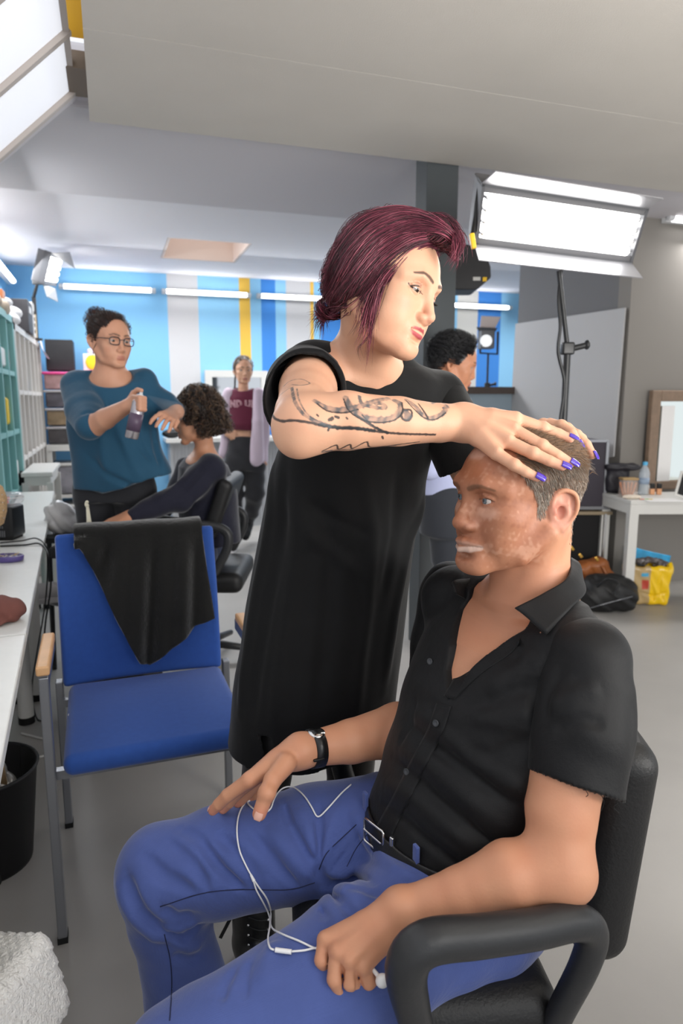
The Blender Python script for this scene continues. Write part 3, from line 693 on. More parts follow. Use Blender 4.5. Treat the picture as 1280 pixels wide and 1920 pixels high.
# ---------------------------------------------------------------- people: shared sculpting
def skinmat(name): return mat(name, (.6, .4, .3), rough=.48, attr=True, sss=.06, bump=[(260, .12, .0015), (45, .06, .003)], spec=.4)
M_skin = skinmat('skin')
M_lens = mat('eye_surface', '#f2ece6', rough=.12, attr=True, coat=.6)
M_hairm = {}
def hairmat(name, c, rough=.38): return mat(name, c, rough=rough, attr=True, spec=.5, sheen=.1)
M_hair = hairmat('hair', (.1, .05, .03))
class Head:
    # local axes: x to the person's right, y forward, z up; origin between the ears at eye level; about 0.23 tall
    def __init__(s, o, fwd, up=(0, 0, 1), sc=(1, 1, 1)):
        f = np.asarray(fwd, float); f /= np.linalg.norm(f); r = np.cross(f, up); r /= np.linalg.norm(r); u = np.cross(r, f)
        s.o = np.asarray(o, float); s.M = np.stack([r, f, u], 1); s.sc = np.asarray(sc, float)
    def __call__(s, x, y=None, z=None):
        q = np.asarray(x if y is None else (x, y, z), float)*s.sc; return s.o+q@s.M.T
    def loc(s, X): return ((X-s.o)@s.M)/s.sc
    def build(s, S, g=None, ears=True):
        g = g or {}; k = s.sc.mean(); R = s.M.T
        E = lambda c, r, kk=.012, op='u': S.ell(s(c), np.asarray(r)*s.sc, R, kk*k, op)
        C = lambda pts, rs, kk=.008, op='u': S.chain([s(p) for p in pts], [x*k for x in rs], kk*k, op)
        jw = g.get('jaw', 1.); ch = g.get('chin', 1.); ns = g.get('nose', 1.); lp = g.get('lips', 1.)
        tz = g.get('top', 1.)
        E((0, -.012, .032), (.074, .096, .084*tz), .0)
        E((0, .022, .012), (.066, .070, .082), .03)
        E((0, .036, -.05), (.053*jw, .052, .058), .03)
        for m in (-1, 1):
            C([(m*.059*jw, -.004, -.052), (m*.046*jw, .034, -.09), (m*.014, .074, -.104)], [.013, .013, .014], .028)
            E((m*.044, .058, -.03), (.022, .022, .020), .026)
            E((m*.034, .060, -.062), (.020, .022, .022), .022)
            C([(m*.010, .088, .018), (m*.032, .086, .022), (m*.053, .064, .014)], [.0075*g.get('brow', 1), .0075*g.get('brow', 1), .007], .016)
        C([(-.012, .082, -.102), (.012, .082, -.102)], [.014*ch, .014*ch], .02)
        E((0, .088, -.104), (.014*ch, .010*ch, .011*ch), .014)
        E((0, .078, -.068), (.026, .018, .020), .016)
        for m in (-1, 1):
            E((m*.0325, .096, -.002), (.0175, .017, .0115), .013, 's')
            S.ball(s(m*.032, .0745, -.002), .0142*k, .003*k)
        # nose
        nl = g.get('nl', 0)
        C([(0, .086, .012), (0, .092+nl*.3, -.006), (0, .0985+nl*.7, -.024), (0, .1035+nl, -.036)], [.0085, .0080, .0086*ns, .0092*ns], .012)
        E((0, .1035+nl, -.0405), (.0102*ns, .0098*ns, .0085*ns), .006)
        for m in (-1, 1):
            E((m*.0130*ns, .0955, -.0445), (.0078*ns, .0110, .0078), .006)
            E((m*.0065, .1000, -.0525), (.0036, .0050, .0030), .002, 's')
        E((0, .095, -.050), (.010, .010, .006), .008)
        # mouth: lips and the line between
        oz = g.get('mz', 0); mw = g.get('mw', 1.)
        CM = lambda pts, rs, kk, op='u': C([(x*mw, y-abs(x)*(mw-1)*.35, z) for x, y, z in pts], rs, kk, op)
        mf = g.get('mf', 0)
        E((0, .083+mf, -.0755+oz), (.027, .0140, .0165), .012)
        CM([(-.0240, .0835+mf, -.0742+oz), (-.013, .0945+mf, -.0702+oz), (-.0045, .1000+mf, -.0682+oz), (0, .0995+mf, -.0690+oz), (.0045, .1000+mf, -.0682+oz), (.013, .0945+mf, -.0702+oz), (.0240, .0835+mf, -.0742+oz)],
          [.0024, .0052*lp, .0062*lp, .0060*lp, .0062*lp, .0052*lp, .0024], .0035)
        CM([(-.0225, .0840+mf, -.0768+oz), (-.011, .0950+mf, -.0812+oz), (0, .0990+mf, -.0826+oz), (.011, .0950+mf, -.0812+oz), (.0225, .0840+mf, -.0768+oz)], [.0024, .0060*lp, .0074*lp, .0060*lp, .0024], .0035)
        CM([(-.0250, .0865+mf, -.0752+oz), (-.013, .1005+mf, -.0755+oz), (0, .1075+mf, -.0752+oz), (.013, .1005+mf, -.0755+oz), (.0250, .0865+mf, -.0752+oz)], [.0011, .0013, .0014, .0013, .0011], .0022, 's')
        E((0, .0965+mf, -.0925+oz), (.016, .005, .0045), .010, 's')
        # eyelids open as an almond
        ec = g.get('open', .0048)
        for m in (-1, 1):
            E((m*.0322, .0900, g.get('lz', -.0025)), (.0134, .0125, ec), .0012, 's')
            C([(m*.0185, .084, .0035), (m*.032, .0885, .0078+g.get('lid', 0)), (m*.0455, .080, .0025)], [.0012, .0014, .0012], .003)
        for m in (-1, 1):     # crease above the lid
            C([(m*.020, .0905, .0085), (m*.032, .0925, .0115), (m*.044, .084, .0085)], [.0009, .0009, .0009], .003, 's')
        if ears:
            for m in (-1, 1):
                ER = (R.T@rotz(m*.34)@rotx(.12)).T
                def ep(y, z, o=0.): return s(np.array([m*.0735, -.018, -.016])+rotz(m*.34)@np.array([m*o, y*1.0, z*.98]))
                S.ell(ep(-.001, .004, .004), np.array([.0055, .0215, .0290])*k, ER, .005*k)
                S.chain(spline([ep(.012, -.006, .003), ep(.0150, .010, .006), ep(.0100, .0265, .008), ep(-.002, .0320, .010), ep(-.0150, .0260, .012), ep(-.0200, .010, .012), ep(-.0175, -.006, .010), ep(-.010, -.0195, .006), ep(-.001, -.027, .004)], 4), np.interp(np.linspace(0, 8, 33), range(9), [x*k for x in (.0022, .0028, .0034, .0036, .0036, .0034, .0032, .0034, .0052)]), .002*k)
                S.ball(ep(.004, -.028, .002), .0060*k, .005*k)
                S.chain([ep(-.003, .017, .0055), ep(-.0105, .006, .007), ep(-.008, -.008, .006)], [.0030*k, .0036*k, .0032*k], .003*k)
                S.ell(ep(-.001, .019, .010), np.array([.003, .006, .006])*k, ER, .003*k, 's')
                S.ell(ep(.003, -.004, .007), np.array([.0070, .0070, .0105])*k, ER, .003*k, 's')
                S.ell(ep(-.0125, .012, .0105), np.array([.003, .003, .012])*k, ER, .002*k, 's')
                S.ball(ep(.0105, -.004, .006), .0030*k, .003*k)
        return S
    def eyes(s, parent, col, look=(0, 1, 0), name='eye'):
        k = s.sc.mean()
        for m in (-1, 1):
            c = s(m*.032, .0745, -.002); b = MB(); b.ball((0, 0, 0), .0131*k, 40)
            V = np.concatenate(b.v); d = s.M@np.asarray(look, float); d /= np.linalg.norm(d); cs = (V/np.linalg.norm(V, axis=1)[:, None])@d; ang = np.arccos(np.clip(cs, -1, 1))
            c0 = np.tile(np.array([.50, .44, .41]), (len(V), 1)); ic = np.array(lin(col))
            cc = mix(c0, ic, 1-sstep(.44, .50, ang)); cc = mix(cc, ic*.35, sstep(.36, .44, ang)*(1-sstep(.46, .52, ang))); cc = mix(cc, (.004, .004, .004), 1-sstep(.16, .21, ang))
            o = mesh_obj(name, V+c, b.f, M_lens, parent, frame='C', colors=cc)
            # subdivide for crisp iris
    def face_color(s, X, C, lip='#b0545a', brow='#3a2418', lipw=1., browk=1., mz=0, mf=0, bz=0, lash='#2a1a14', lashw=.8, lip2=None, mw=1., pw=1.):
        q = s.loc(X); f = sstep(.02, .06, q[:, 1])
        up = np.array([(-.0235, .0845, -.0742+mz), (-.012, .0965, -.0712+mz), (-.0045, .102, -.0700+mz), (0, .102, -.0708+mz), (.0045, .102, -.0700+mz), (.012, .0965, -.0712+mz), (.0235, .0845, -.0742+mz)])*[mw, 1, 1]+[0, mf, 0]
        dn = np.array([(-.0215, .0850, -.0762+mz), (-.011, .0970, -.0808+mz), (0, .1020, -.0825+mz), (.011, .0970, -.0808+mz), (.0215, .0850, -.0762+mz)])*[mw, 1, 1]+[0, mf, 0]
        C = mix(C, lin(lip2 or lip), (1-sstep(-.0008, .0014, dpoly(q, up)-.0044*pw))*lipw); C = mix(C, lin(lip), (1-sstep(-.0008, .0014, dpoly(q, dn)-.0058*pw))*lipw)
        for m in (-1, 1):
            b = np.array([(m*.012, .098, .0205+bz), (m*.024, .098, .0245+bz), (m*.038, .089, .0262+bz), (m*.050, .074, .0205+bz)])
            q2 = q.copy(); q2[:, 1] = b[:, 1].mean(); bb = b.copy(); bb[:, 1] = b[:, 1].mean()
            dd = dpoly(q2, bb); w = .0036*browk*np.interp(np.abs(q[:, 0]), [.01, .02, .05], [.9, 1.1, .45])
            C = mix(C, lin(brow), (1-sstep(w*.4, w*1.25, dd))*.85*f)
            ls = np.array([(m*.0190, .0850, -.0010), (m*.0250, .0885, .0022), (m*.0330, .0890, .0030), (m*.0410, .0850, .0014), (m*.0465, .0790, -.0020)])
            C = mix(C, lin(lash), (1-sstep(.0006, .0019, dpoly(q, ls)))*lashw)
            l2 = np.array([(m*.0200, .0850, -.0040), (m*.0320, .0885, -.0075), (m*.0455, .0800, -.0035)])
            C = mix(C, lin('#8a5a4c'), (1-sstep(.0004, .0020, dpoly(q, l2)))*.5)
        return C
def blotch(X, base, amp=.06, s=55, seed=1):
    n = vnoise(X, s, seed)*amp; C = np.tile(np.array(lin(base)), (len(X), 1)); return C*(1+n[:, None]*np.array([.5, 1, 1.1]))
# strands of hair as thin tapered strips with volume
def strands(paths, w, cols, nside=3, tip=.25):
    VV, FF, CC = [], [], []; n = 0
    for pth, wi, c in zip(paths, w, cols):
        pth = np.asarray(pth); m = len(pth); T = np.gradient(pth, axis=0); T /= np.linalg.norm(T, axis=1)[:, None]+1e-9
        ref = np.array([.3, .2, .93]); x = np.cross(T, ref); x /= np.linalg.norm(x, axis=1)[:, None]+1e-9; y = np.cross(T, x)
        r = wi*np.interp(np.linspace(0, 1, m), [0, .15, .7, 1], [.7, 1, .85, tip])[:, None]
        ring = [pth+r*(math.cos(a)*x+math.sin(a)*y*.7) for a in np.arange(nside)*2*PI/nside]
        V = np.stack(ring, 1).reshape(-1, 3); VV.append(V)
        i = np.arange(m-1)[:, None]*nside; j = np.arange(nside)[None]; j2 = (j+1) % nside
        FF.append(np.stack([i+j, i+j2, i+nside+j2, i+nside+j], -1).reshape(-1, 4)+n); n += len(V)
        cc = np.asarray(c); CC.append(np.tile(cc, (len(V), 1)) if cc.ndim == 1 else np.repeat(cc, nside, 0))
    return np.concatenate(VV), np.concatenate(FF), np.concatenate(CC)
def merge(*parts):
    V, F, C, n = [], [], [], 0
    for v, f, c in parts: V.append(v); F.append(f+n); C.append(c); n += len(v)
    return np.concatenate(V), np.concatenate(F), np.concatenate(C)
def hand_mesh(S, wrist, palm, fingers, thumb, k=.004):
    # palm: list of (points, radii) round bars from wrist to knuckles; fingers: list of (points, radii)
    for pts, rs in palm: S.chain(pts, rs, .018)
    for pts, rs in fingers: S.chain(pts, rs, k)
    if thumb is not None: S.chain(thumb[0], thumb[1], .008)
def nail(S, tipA, tipB, r, n, parent, m, name='fingernail', ln=.013, wd=.0055, lift=.0):
    # a small curved plate lying on the last finger bone, facing n
    a = np.asarray(tipA, float); b = np.asarray(tipB, float); d = b-a; d /= np.linalg.norm(d); n = np.asarray(n, float); n = n-d*(n@d); n /= np.linalg.norm(n); x = np.cross(d, n)
    mb = MB(); rows = []
    for t in (-.55, -.2, .2, .6, .95):
        w = wd*(1-.35*max(0, t)**3)*(1-.15*max(0, -t)); row = []
        for s_ in (-1, -.5, 0, .5, 1):
            row.append(b+d*(t*ln*.62+.000)+x*w*s_*.95+n*(r*math.sqrt(max(.05, 1-(w*s_*.9/r)**2))+.0009+lift-.0022*max(0, t)**2))
        rows.append(row)
    mb.patch(rows, .0011, 3, 3); return mb.build(name, m, parent, 'C')
# ---------------------------------------------------------------- the seated man
MB_ROOT = empty('person', CV(.26, 1.03, 0), 'seated man in black short-sleeved shirt and blue trousers, whitened lips, holding white earphones', 'person')
mR = MB_ROOT
a10 = math.radians(24)
hm = Head((.284, 1.078, 1.170), (-math.cos(a10), -math.sin(a10), .02), (0, .03, 1), (1.0, 1.06, .97))
S = Sculpt(); hm.build(S, {'jaw': 1.14, 'chin': 1.2, 'nose': 1.12, 'nl': .0015, 'brow': 1.5, 'open': .0042, 'lips': .98, 'mf': .002, 'mw': 1.28, 'top': .86})
TA = PI+.4325; TF = np.array([-.908, -.419, 0]); TL = np.array([.419, -.908, 0])
def torso_rows(e, z0=.60, z1=.985):
    zz = [.50, .56, .62, .70, .78, .86, .93, .965, .99]
    cx = [.175, .180, .188, .212, .240, .268, .290, .300, .306]; cy = [1.035, 1.035, 1.04, 1.05, 1.062, 1.078, 1.092, 1.10, 1.103]
    rx = [.125, .130, .134, .132, .132, .130, .112, .088, .060]; ry = [.165, .168, .165, .166, .176, .188, .178, .135, .08]
    zs = sorted(set([z0, z1]+[z for z in zz if z0 < z < z1])); return [(z, np.interp(z, zz, cx), np.interp(z, zz, cy), np.interp(z, zz, rx)+e, np.interp(z, zz, ry)+e) for z in zs]
# neck and upper chest
S.chain([hm(0, -.035, -.03), (.314, 1.085, 1.03), (.312, 1.10, .97)], [.055, .055, .066], .03)
S.chain([hm(0, .012, -.085), (.285, 1.085, .995)], [.030, .034], .02)
shL = np.array([.352, .945, .945]); shR = np.array([.215, 1.275, .950])
S.chain([(.320, 1.09, .985), shL+(0, .02, .0)], [.045, .048], .05); S.chain([(.305, 1.12, .985), shR+(0, -.03, 0)], [.045, .048], .05)
S.loft(torso_rows(-.008), .04, ang=TA)
# collar bones, sternomastoid
for a, b in (((.255, 1.062, .962), (.30, .965, .975)), ((.245, 1.085, .962), (.215, 1.20, .97))): S.chain([a, b], [.010, .011], .02)
S.chain([hm(-.055, -.03, -.05), (.270, 1.05, .985)], [.011, .010], .03)
S.chain([hm(.0, .020, -.105), (.262, 1.075, 1.0)], [.012, .010], .03)
# near (left) arm on the chair arm
elL = np.array([.284, .828, .700]); wrL = P(752, 1708, .835)
S.chain([shL, shL*.6+elL*.4+(.004, -.004, 0), shL*.25+elL*.75, elL+(.012, 0, .004)], [.056, .052, .046, .040], .03)
S.chain([elL+(.004, 0, -.004), elL*.72+wrL*.28+(0, 0, .008), elL*.4+wrL*.6, wrL], [.038, .043, .034, .0265], .03)
S.ball(elL+(.022, -.004, -.012), .024, .03)
# its hand, hanging over the thigh
def pp_(l): return [P(*x) for x in l]
knL = pp_([(610, 1762, .818), (632, 1783, .797), (655, 1799, .787), (681, 1811, .790)])
for kn, r0 in zip(knL, (.0115, .0120, .0120, .0112)): S.chain([wrL, wrL*.5+kn*.5+(0, -.002, .002), kn], [.023, .0170, r0], .012)
S.chain([wrL, P(694, 1762, .83)], [.024, .022], .02)
f_in = pp_([(610, 1762, .818), (603, 1800, .800), (619, 1830, .812)])
f_mi = pp_([(632, 1783, .797), (627, 1836, .780), (642, 1866, .788), (667, 1886, .80)])
f_ri = pp_([(655, 1799, .787), (656, 1842, .780), (676, 1852, .80)])
f_li = pp_([(681, 1811, .790), (691, 1842, .787), (713, 1828, .805)])
for f, rs in ((f_in, (.0108, .0098, .0085)), (f_mi, (.0112, .0100, .0090, .0078)), (f_ri, (.0110, .0100, .0088)), (f_li, (.0100, .0090, .0080))): S.chain(f, rs, .0018)
for a_, b_ in ((knL[0], knL[1]), (knL[1], knL[2]), (knL[2], knL[3])):
    m_ = (a_+b_)/2+np.array([0, -.011, -.016]); S.chain([m_+(0, 0, .010), m_+(0, 0, -.022)], [.0022, .0022], .006, 's')
thL = pp_([(690, 1775, .85), (640, 1790, .85), (598, 1782, .845)]); S.chain(thL, [.014, .012, .0095], .008)
# far (right) arm
elR = np.array([.182, 1.235, .700]); wrR = P(563, 1408, 1.10)
S.chain([shR, shR*.5+elR*.5, elR+(0, 0, .01)], [.052, .047, .042], .03)
S.chain([elR, elR*.7+wrR*.3+(0, 0, .006), elR*.35+wrR*.65, wrR], [.044, .048, .038, .0275], .03)
kR = pp_([(468, 1462, 1.05), (484, 1450, 1.075), (497, 1447, 1.10), (508, 1450, 1.12)])
for kn, r0 in zip(kR, (.0135, .0135, .0135, .0125)): S.chain([wrR, wrR*.5+kn*.5+(0, 0, .004), kn], [.024, .018, r0], .014)
g_in = pp_([(468, 1462, 1.05), (427, 1491, 1.055), (410, 1508, 1.06), (399, 1520, 1.065)])
g_mi = pp_([(484, 1454, 1.075), (447, 1484, 1.09), (430, 1504, 1.095), (418, 1517, 1.10)])
g_ri = pp_([(497, 1450, 1.10), (462, 1488, 1.12), (447, 1506, 1.125)])
g_li = pp_([(508, 1452, 1.12), (482, 1488, 1.14), (470, 1504, 1.145)])
for f, rs in ((g_in, (.0125, .0112, .0100, .0082)), (g_mi, (.0125, .0112, .0100, .0085)), (g_ri, (.012, .0105, .009)), (g_li, (.011, .0098, .0085))): S.chain(f, rs, .005)
thR = pp_([(535, 1432, 1.06), (511, 1462, 1.03), (500, 1488, 1.01), (486, 1526, 1.0)]); S.chain(thR, [.018, .0145, .0130, .0112], .010)
# knuckles, tendons and veins
for kn in knL: S.ball(kn+(0, -.004, .003), .0092, .006)
for kn in knL: S.chain([wrL+(0, -.012, .012), kn+(0, -.008, .008)], [.0035, .003], .010)
S.ball(P(500, 1486, 1.008), .0135, .006)
S.ball(wrL+(-.004, -.012, .016), .012, .02)
def man_col(X):
    q = hm.loc(X); C = blotch(X, '#c88f70', .05, 60, 2)
    head = sstep(-.125, -.10, q[:, 2])*(1-sstep(.125, .16, np.linalg.norm(q*[1, .8, 1], axis=1)))
    # bronzed and patchily whitened make-up on the face
    base = blotch(X, '#a56e53', .10, 48, 5); n1 = vnoise(X, 75, 9)*.7+vnoise(X, 240, 19)*.5; n2 = vnoise(X, 330, 12)
    fc = mix(base, lin('#c99a80'), sstep(.2, 1.1, n1+.4*n2)*.45)
    fc = mix(fc, lin('#8a5540'), sstep(.3, 1.2, -n1+.3*n2)*.45)
    fm = sstep(-.025, .02, q[:, 1])*(1-sstep(.060, .075, q[:, 2]*.8+.0*q[:, 1]))
    C = mix(C, fc, head*fm)
    C = mix(C, lin('#b37c60'), sstep(.90, .99, X[:, 2])*(1-head)*.8)  # neck and upper chest painted darker to offset the bright light there
    def spot(c, r, col, k=1.):
        nonlocal C
        d = np.sqrt((((q-np.array(c))/np.array(r))**2).sum(1)); C = mix(C, lin(col), (1-sstep(.45, 1.1, d+.12*n2))*k)
    for m in (-1, 1):
        spot((m*.036, .080, -.020), (.024, .03, .013), '#cfa48e', .6)
        spot((m*.022, .098, -.035), (.012, .02, .012), '#c99680', .6)
        spot((m*.040, .070, -.055), (.02, .03, .018), '#8f5a42', .55)
        spot((m*.074, -.02, -.016), (.02, .03, .045), '#d09480', .85)
        spot((m*.078, -.01, -.016), (.01, .012, .016), '#c27a68', .6)
    spot((0, .11, -.055), (.022, .02, .008), '#9b6a52', .6)
    spot((.0, .085, .070), (.03, .04, .012), '#c9a08e', .8)
    spot((0, .09, .045), (.05, .05, .018), '#a0603f', .5)
    C = hm.face_color(X, C, lip='#c6a899', lip2='#b08673', brow='#6d4a35', lipw=.97, browk=1.3, mf=.002, mw=1.28, pw=.9, bz=-.005, lashw=.7)
    # stubble-toned jaw edge, pinker knuckles and finger tips
    for f in (f_in, f_mi, f_ri, f_li, g_in, g_mi, g_ri, g_li, thR, thL):
        C = mix(C, lin('#cf8670'), (1-sstep(.006, .026, np.linalg.norm(X-f[-1], axis=1)))*.7)
    for kn in list(knL)+list(kR): C = mix(C, lin('#d0876d'), (1-sstep(.004, .018, np.linalg.norm(X-kn, axis=1)))*.5)
    C = mix(C, lin('#c98a6c'), (1-sstep(.0, .06, np.linalg.norm(X-np.array([.235, 1.06, .93]), axis=1)))*.5)
    return C
S.build('body', M_skin, mR, .0022, paint=man_col, lo=(-.22, .68, .50), hi=(.52, 1.42, 1.32), fine=lambda V: (lambda q: (q[:, 1] > .02) & (q[:, 2] > -.13) & (q[:, 2] < .07))(hm.loc(V)))
man_body = S
hm.eyes(mR, '#566670', look=(.02, 1, .02))
M_nail = mat('bare_nail', '#d9a796', rough=.3, coat=.3)
nail(S, thR[2], thR[3], .0112, np.array([.1, -.8, .55]), mR, M_nail, ln=.014, wd=.0072)
nail(S, g_in[2], g_in[3], .0082, np.array([0, -.2, 1]), mR, M_nail, ln=.010, wd=.005)
# hair: short, brown on top and grey at the side
def on_head(hd, th, ph, S_, r0=.16):   # surface point of the head along a direction from the skull centre
    c = hd(0, -.012, .03); d = hd.M@np.array([math.sin(ph)*math.cos(th), math.sin(ph)*math.sin(th), math.cos(ph)])
    return c, d
def scalp_points(hd, SS, n, accept, rng):
    d = rng.normal(size=(n, 3)); d /= np.linalg.norm(d, axis=1)[:, None]; c = hd(0, -.012, .03); D = d@hd.M.T
    t = np.full(n, .16)
    for _ in range(14): t = t-SS.ev(c+D*t[:, None])*.9
    X = c+D*t[:, None]; q = hd.loc(X); e = .003
    N = np.stack([SS.ev(X+np.eye(3)[i]*e)-SS.ev(X-np.eye(3)[i]*e) for i in range(3)], 1); N /= np.linalg.norm(N, axis=1)[:, None]+1e-9
    ok = accept(q); return X[ok], q[ok], N[ok]
skull = Sculpt(); hm.build(skull, {'jaw': 1.14, 'top': .87}, ears=False)
skull.chain([hm(0, -.035, -.03), (.314, 1.085, 1.03)], [.055, .055], .03)
def man_line(q):   # >0 inside the hair
    x, y, z = np.abs(q[:, 0]), q[:, 1], q[:, 2]
    front = .064-y+(.0)*x                        # hairline over the forehead
    hl = np.where(z > .055, .064-y-.35*(x-.02), np.interp(z, [-.03, -.012, .0, .02, .055], [.016, .022, .022, .034, .055])-y)
    back = np.where(y < -.028, z+.075, z+.022-.0*y)
    earcut = np.where((y > -.052) & (y < .016) & (z < .012), -1., 1.)*.02
    side = np.where((y > .000) & (y < .03) & (z > -.03) & (z <= .012), .01, 0)   # sideburn
    r = np.minimum(hl, back); r = np.where((earcut < 0) & (side == 0), -.01, r); return r
def man_accept(q): return man_line(q) > 0
rng = np.random.default_rng(4)
X, q, N = scalp_points(hm, skull, 42000, man_accept, rng)
paths, ws, cs = [], [], []
down = -hm.M[:, 2]; bck = -hm.M[:, 1]
brown, grey, dark = np.array(lin('#8f6c4a')), np.array(lin('#b8b0a6')), np.array(lin('#4f4238'))
for i in range(len(X)):
    z, y = q[i, 2], q[i, 1]; topness = sstep(.045, .085, np.array([z]))[0]
    t1 = down*(1-topness)+bck*(topness+.25); t1 = t1-N[i]*(t1@N[i]); t1 /= np.linalg.norm(t1)+1e-9
    L = .009+.022*topness+rng.uniform(0, .005); L *= (.55 if z < -.03 else 1)
    j = rng.normal(size=3)*.18; nn = N[i]*(.24+.03*topness)
    p0 = X[i]-N[i]*.001; pts = [p0, p0+(t1*.5+nn*.6+j*.2)*L, p0+(t1+nn*.75+j*.5)*L]
    paths.append(np.array(pts)); ws.append(.00050+.00012*rng.random())
    g = np.clip(.25+.75*rng.random()-topness*1.1+(.15 if z < .02 else 0), 0, 1)
    c = brown*(1-g)+grey*g; c = c*rng.uniform(.55, 1.25); cs.append(c if rng.random() > .06 else dark)
hv = strands(paths, ws, cs, 3)
# swept quiff along the crown, combed back by the hands
Vc, Fc = skull.mesh(.0035, lo=hm.o-.16, hi=hm.o+.16); ql = hm.loc(Vc); keep = man_line(ql) > .007
Nc = np.stack([skull.ev(Vc+np.eye(3)[i]*.003)-skull.ev(Vc-np.eye(3)[i]*.003) for i in range(3)], 1); Nc /= np.linalg.norm(Nc, axis=1)[:, None]
Vc = Vc+Nc*(-.0002+.0030*sstep(.05, .09, ql[:, 2]))[:, None]; Fc = Fc[keep[Fc].all(1)]
tn = sstep(.03, .08, ql[:, 2]); cc = mix(np.tile(grey*.42, (len(Vc), 1)), brown*.5, tn)
V_, F_, C_ = merge(hv, (Vc, Fc, cc))
# tufts pushed up at the crown behind the fingers
tp, tw, tc_ = [], [], []
for i in range(1500):
    u = rng.random(); b0 = hm(rng.uniform(-.05, .045), rng.uniform(-.095, .035), .0); d_ = hm.M@np.array([(0), -.2, 1.]); 
    y0 = rng.uniform(-.088, .05); x0 = rng.uniform(-.055, .05); zz = .101-.9*(x0/.075)**2*.05-max(0, -(y0+.02))**1.5*2.2-max(0, y0-.02)**1.6*1.6
    p0 = hm(x0, y0, zz-.004); L = rng.uniform(.014, .030); bk_ = .9 if y0 > -.06 else .5
    dirn = hm.M@np.array([rng.normal()*.12-.25*x0/.05*0, -bk_, .42+rng.normal()*.08]); dr2 = hm.M@np.array([rng.normal()*.15, -1, -.25-.5*max(0, -y0-.05)/.04+rng.normal()*.1])
    tp.append(np.array([p0, p0+dirn*L*.45, p0+dirn*L*.6+dr2*L*.55])); tw.append(.0007); tc_.append((brown*1.25 if rng.random() < .7 else grey*.8)*(.55+.6*rng.random()))
V_, F_, C_ = merge((V_, F_, C_), strands(tp, tw, tc_, 3))
mesh_obj('hair', V_, F_, M_hair, mR, frame='C', colors=C_)

# ---- shirt
M_shirt = mat('black_cotton', '#0a0b0e', rough=.62, sheen=.08, bump=[(500, .25, .001), (28, .25, .006)], spec=.35)
def tl(X): return (X-np.array([.27, 1.07, 0]))@TL
Vn = [P(824, 1316, .985), P(808, 1262, 1.02), P(826, 1215, 1.05), P(880, 1140, 1.13), P(925, 1090, 1.16), P(1000, 1060, 1.12), P(1055, 1085, 1.05), P(1010, 1128, 1.0), P(945, 1152, .985), P(945, 1188, .975), P(870, 1232, .98)]
Vp = np.array([[tl(p), p[2]] for p in Vn])
def polyd(x, y, poly):   # signed distance to a polygon, negative inside
    d = np.full(len(x), 1e9); s_ = np.ones(len(x)); n = len(poly)
    for i in range(n):
        a, b = poly[i], poly[(i+1) % n]; ex, ey = b-a; wx, wy = x-a[0], y-a[1]; t = np.clip((wx*ex+wy*ey)/(ex*ex+ey*ey), 0, 1)
        d = np.minimum(d, (wx-ex*t)**2+(wy-ey*t)**2)
        c1, c2, c3 = y >= a[1], y < b[1], ex*wy > ey*wx; f = (c1 & c2 & c3) | (~c1 & ~c2 & ~c3); s_ = np.where(f, -s_, s_)
    return s_*np.sqrt(d)
def vneck(X):
    q = X-np.array([.285, 1.085, 0]); f = q@TF; return np.maximum(polyd(q@TL+.0+(np.array([.285, 1.085, 0])-np.array([.27, 1.07, 0]))@TL, X[:, 2], Vp), -(f+.02))
T = Sculpt(); T.loft(torso_rows(.006, .634, .985), .0, ang=TA)
T.chain([(.322, 1.085, .978), shL+(-.006, .03, .008)], [.052, .055], .05); T.chain([(.305, 1.12, .978), shR+(0, -.03, .006)], [.052, .055], .05)
T.ell(shL+(-.01, .035, -.01), (.062, .062, .066), k=.03); T.ell(shR+(0, -.035, -.01), (.06, .06, .064), k=.03)
T.func(vneck, .003); T.chain([hm(0, -.035, -.03), (.322, 1.085, 1.03), (.315, 1.09, .975)], [.064, .068, .070], .004, 's')
def F3(l, w, h, S_=T): S_.fold(S_.hit(l), w, h*1.2)
T0 = T
for l, w, h in [
    ([(770, 1330), (800, 1345), (860, 1400), (960, 1470), (1010, 1500)], .012, .008), ([(760, 1350), (800, 1390), (880, 1450), (980, 1520)], .010, -.007),
    ([(745, 1400), (800, 1430), (880, 1500), (1000, 1580)], .012, .008), ([(735, 1420), (790, 1470), (870, 1540), (990, 1620)], .009, -.006),
    ([(720, 1470), (770, 1490), (850, 1560), (950, 1640)], .010, .007), ([(710, 1500), (760, 1540), (830, 1600), (900, 1650)], .009, -.006),
    ([(1010, 1330), (940, 1350), (870, 1345)], .014, .007), ([(1010, 1380), (920, 1420), (860, 1410)], .012, -.006),
    ([(1060, 1210), (1010, 1290), (1000, 1380)], .010, -.005), ([(905, 1300), (960, 1260), (1030, 1230)], .016, .006), ([(890, 1330), (950, 1300), (1010, 1290)], .010, -.004),
    ([(780, 1300), (770, 1360), (745, 1400)], .008, -.005), ([(960, 1160), (985, 1230), (960, 1300)], .008, .003)]: F3(l, w, h)
T.disp = lambda X: .0016*np.sin(X@np.array([30., 20, 62])+2*np.sin(X@np.array([9., -14, 7])))
sh = T.build('shirt', M_shirt, mR, .0028)
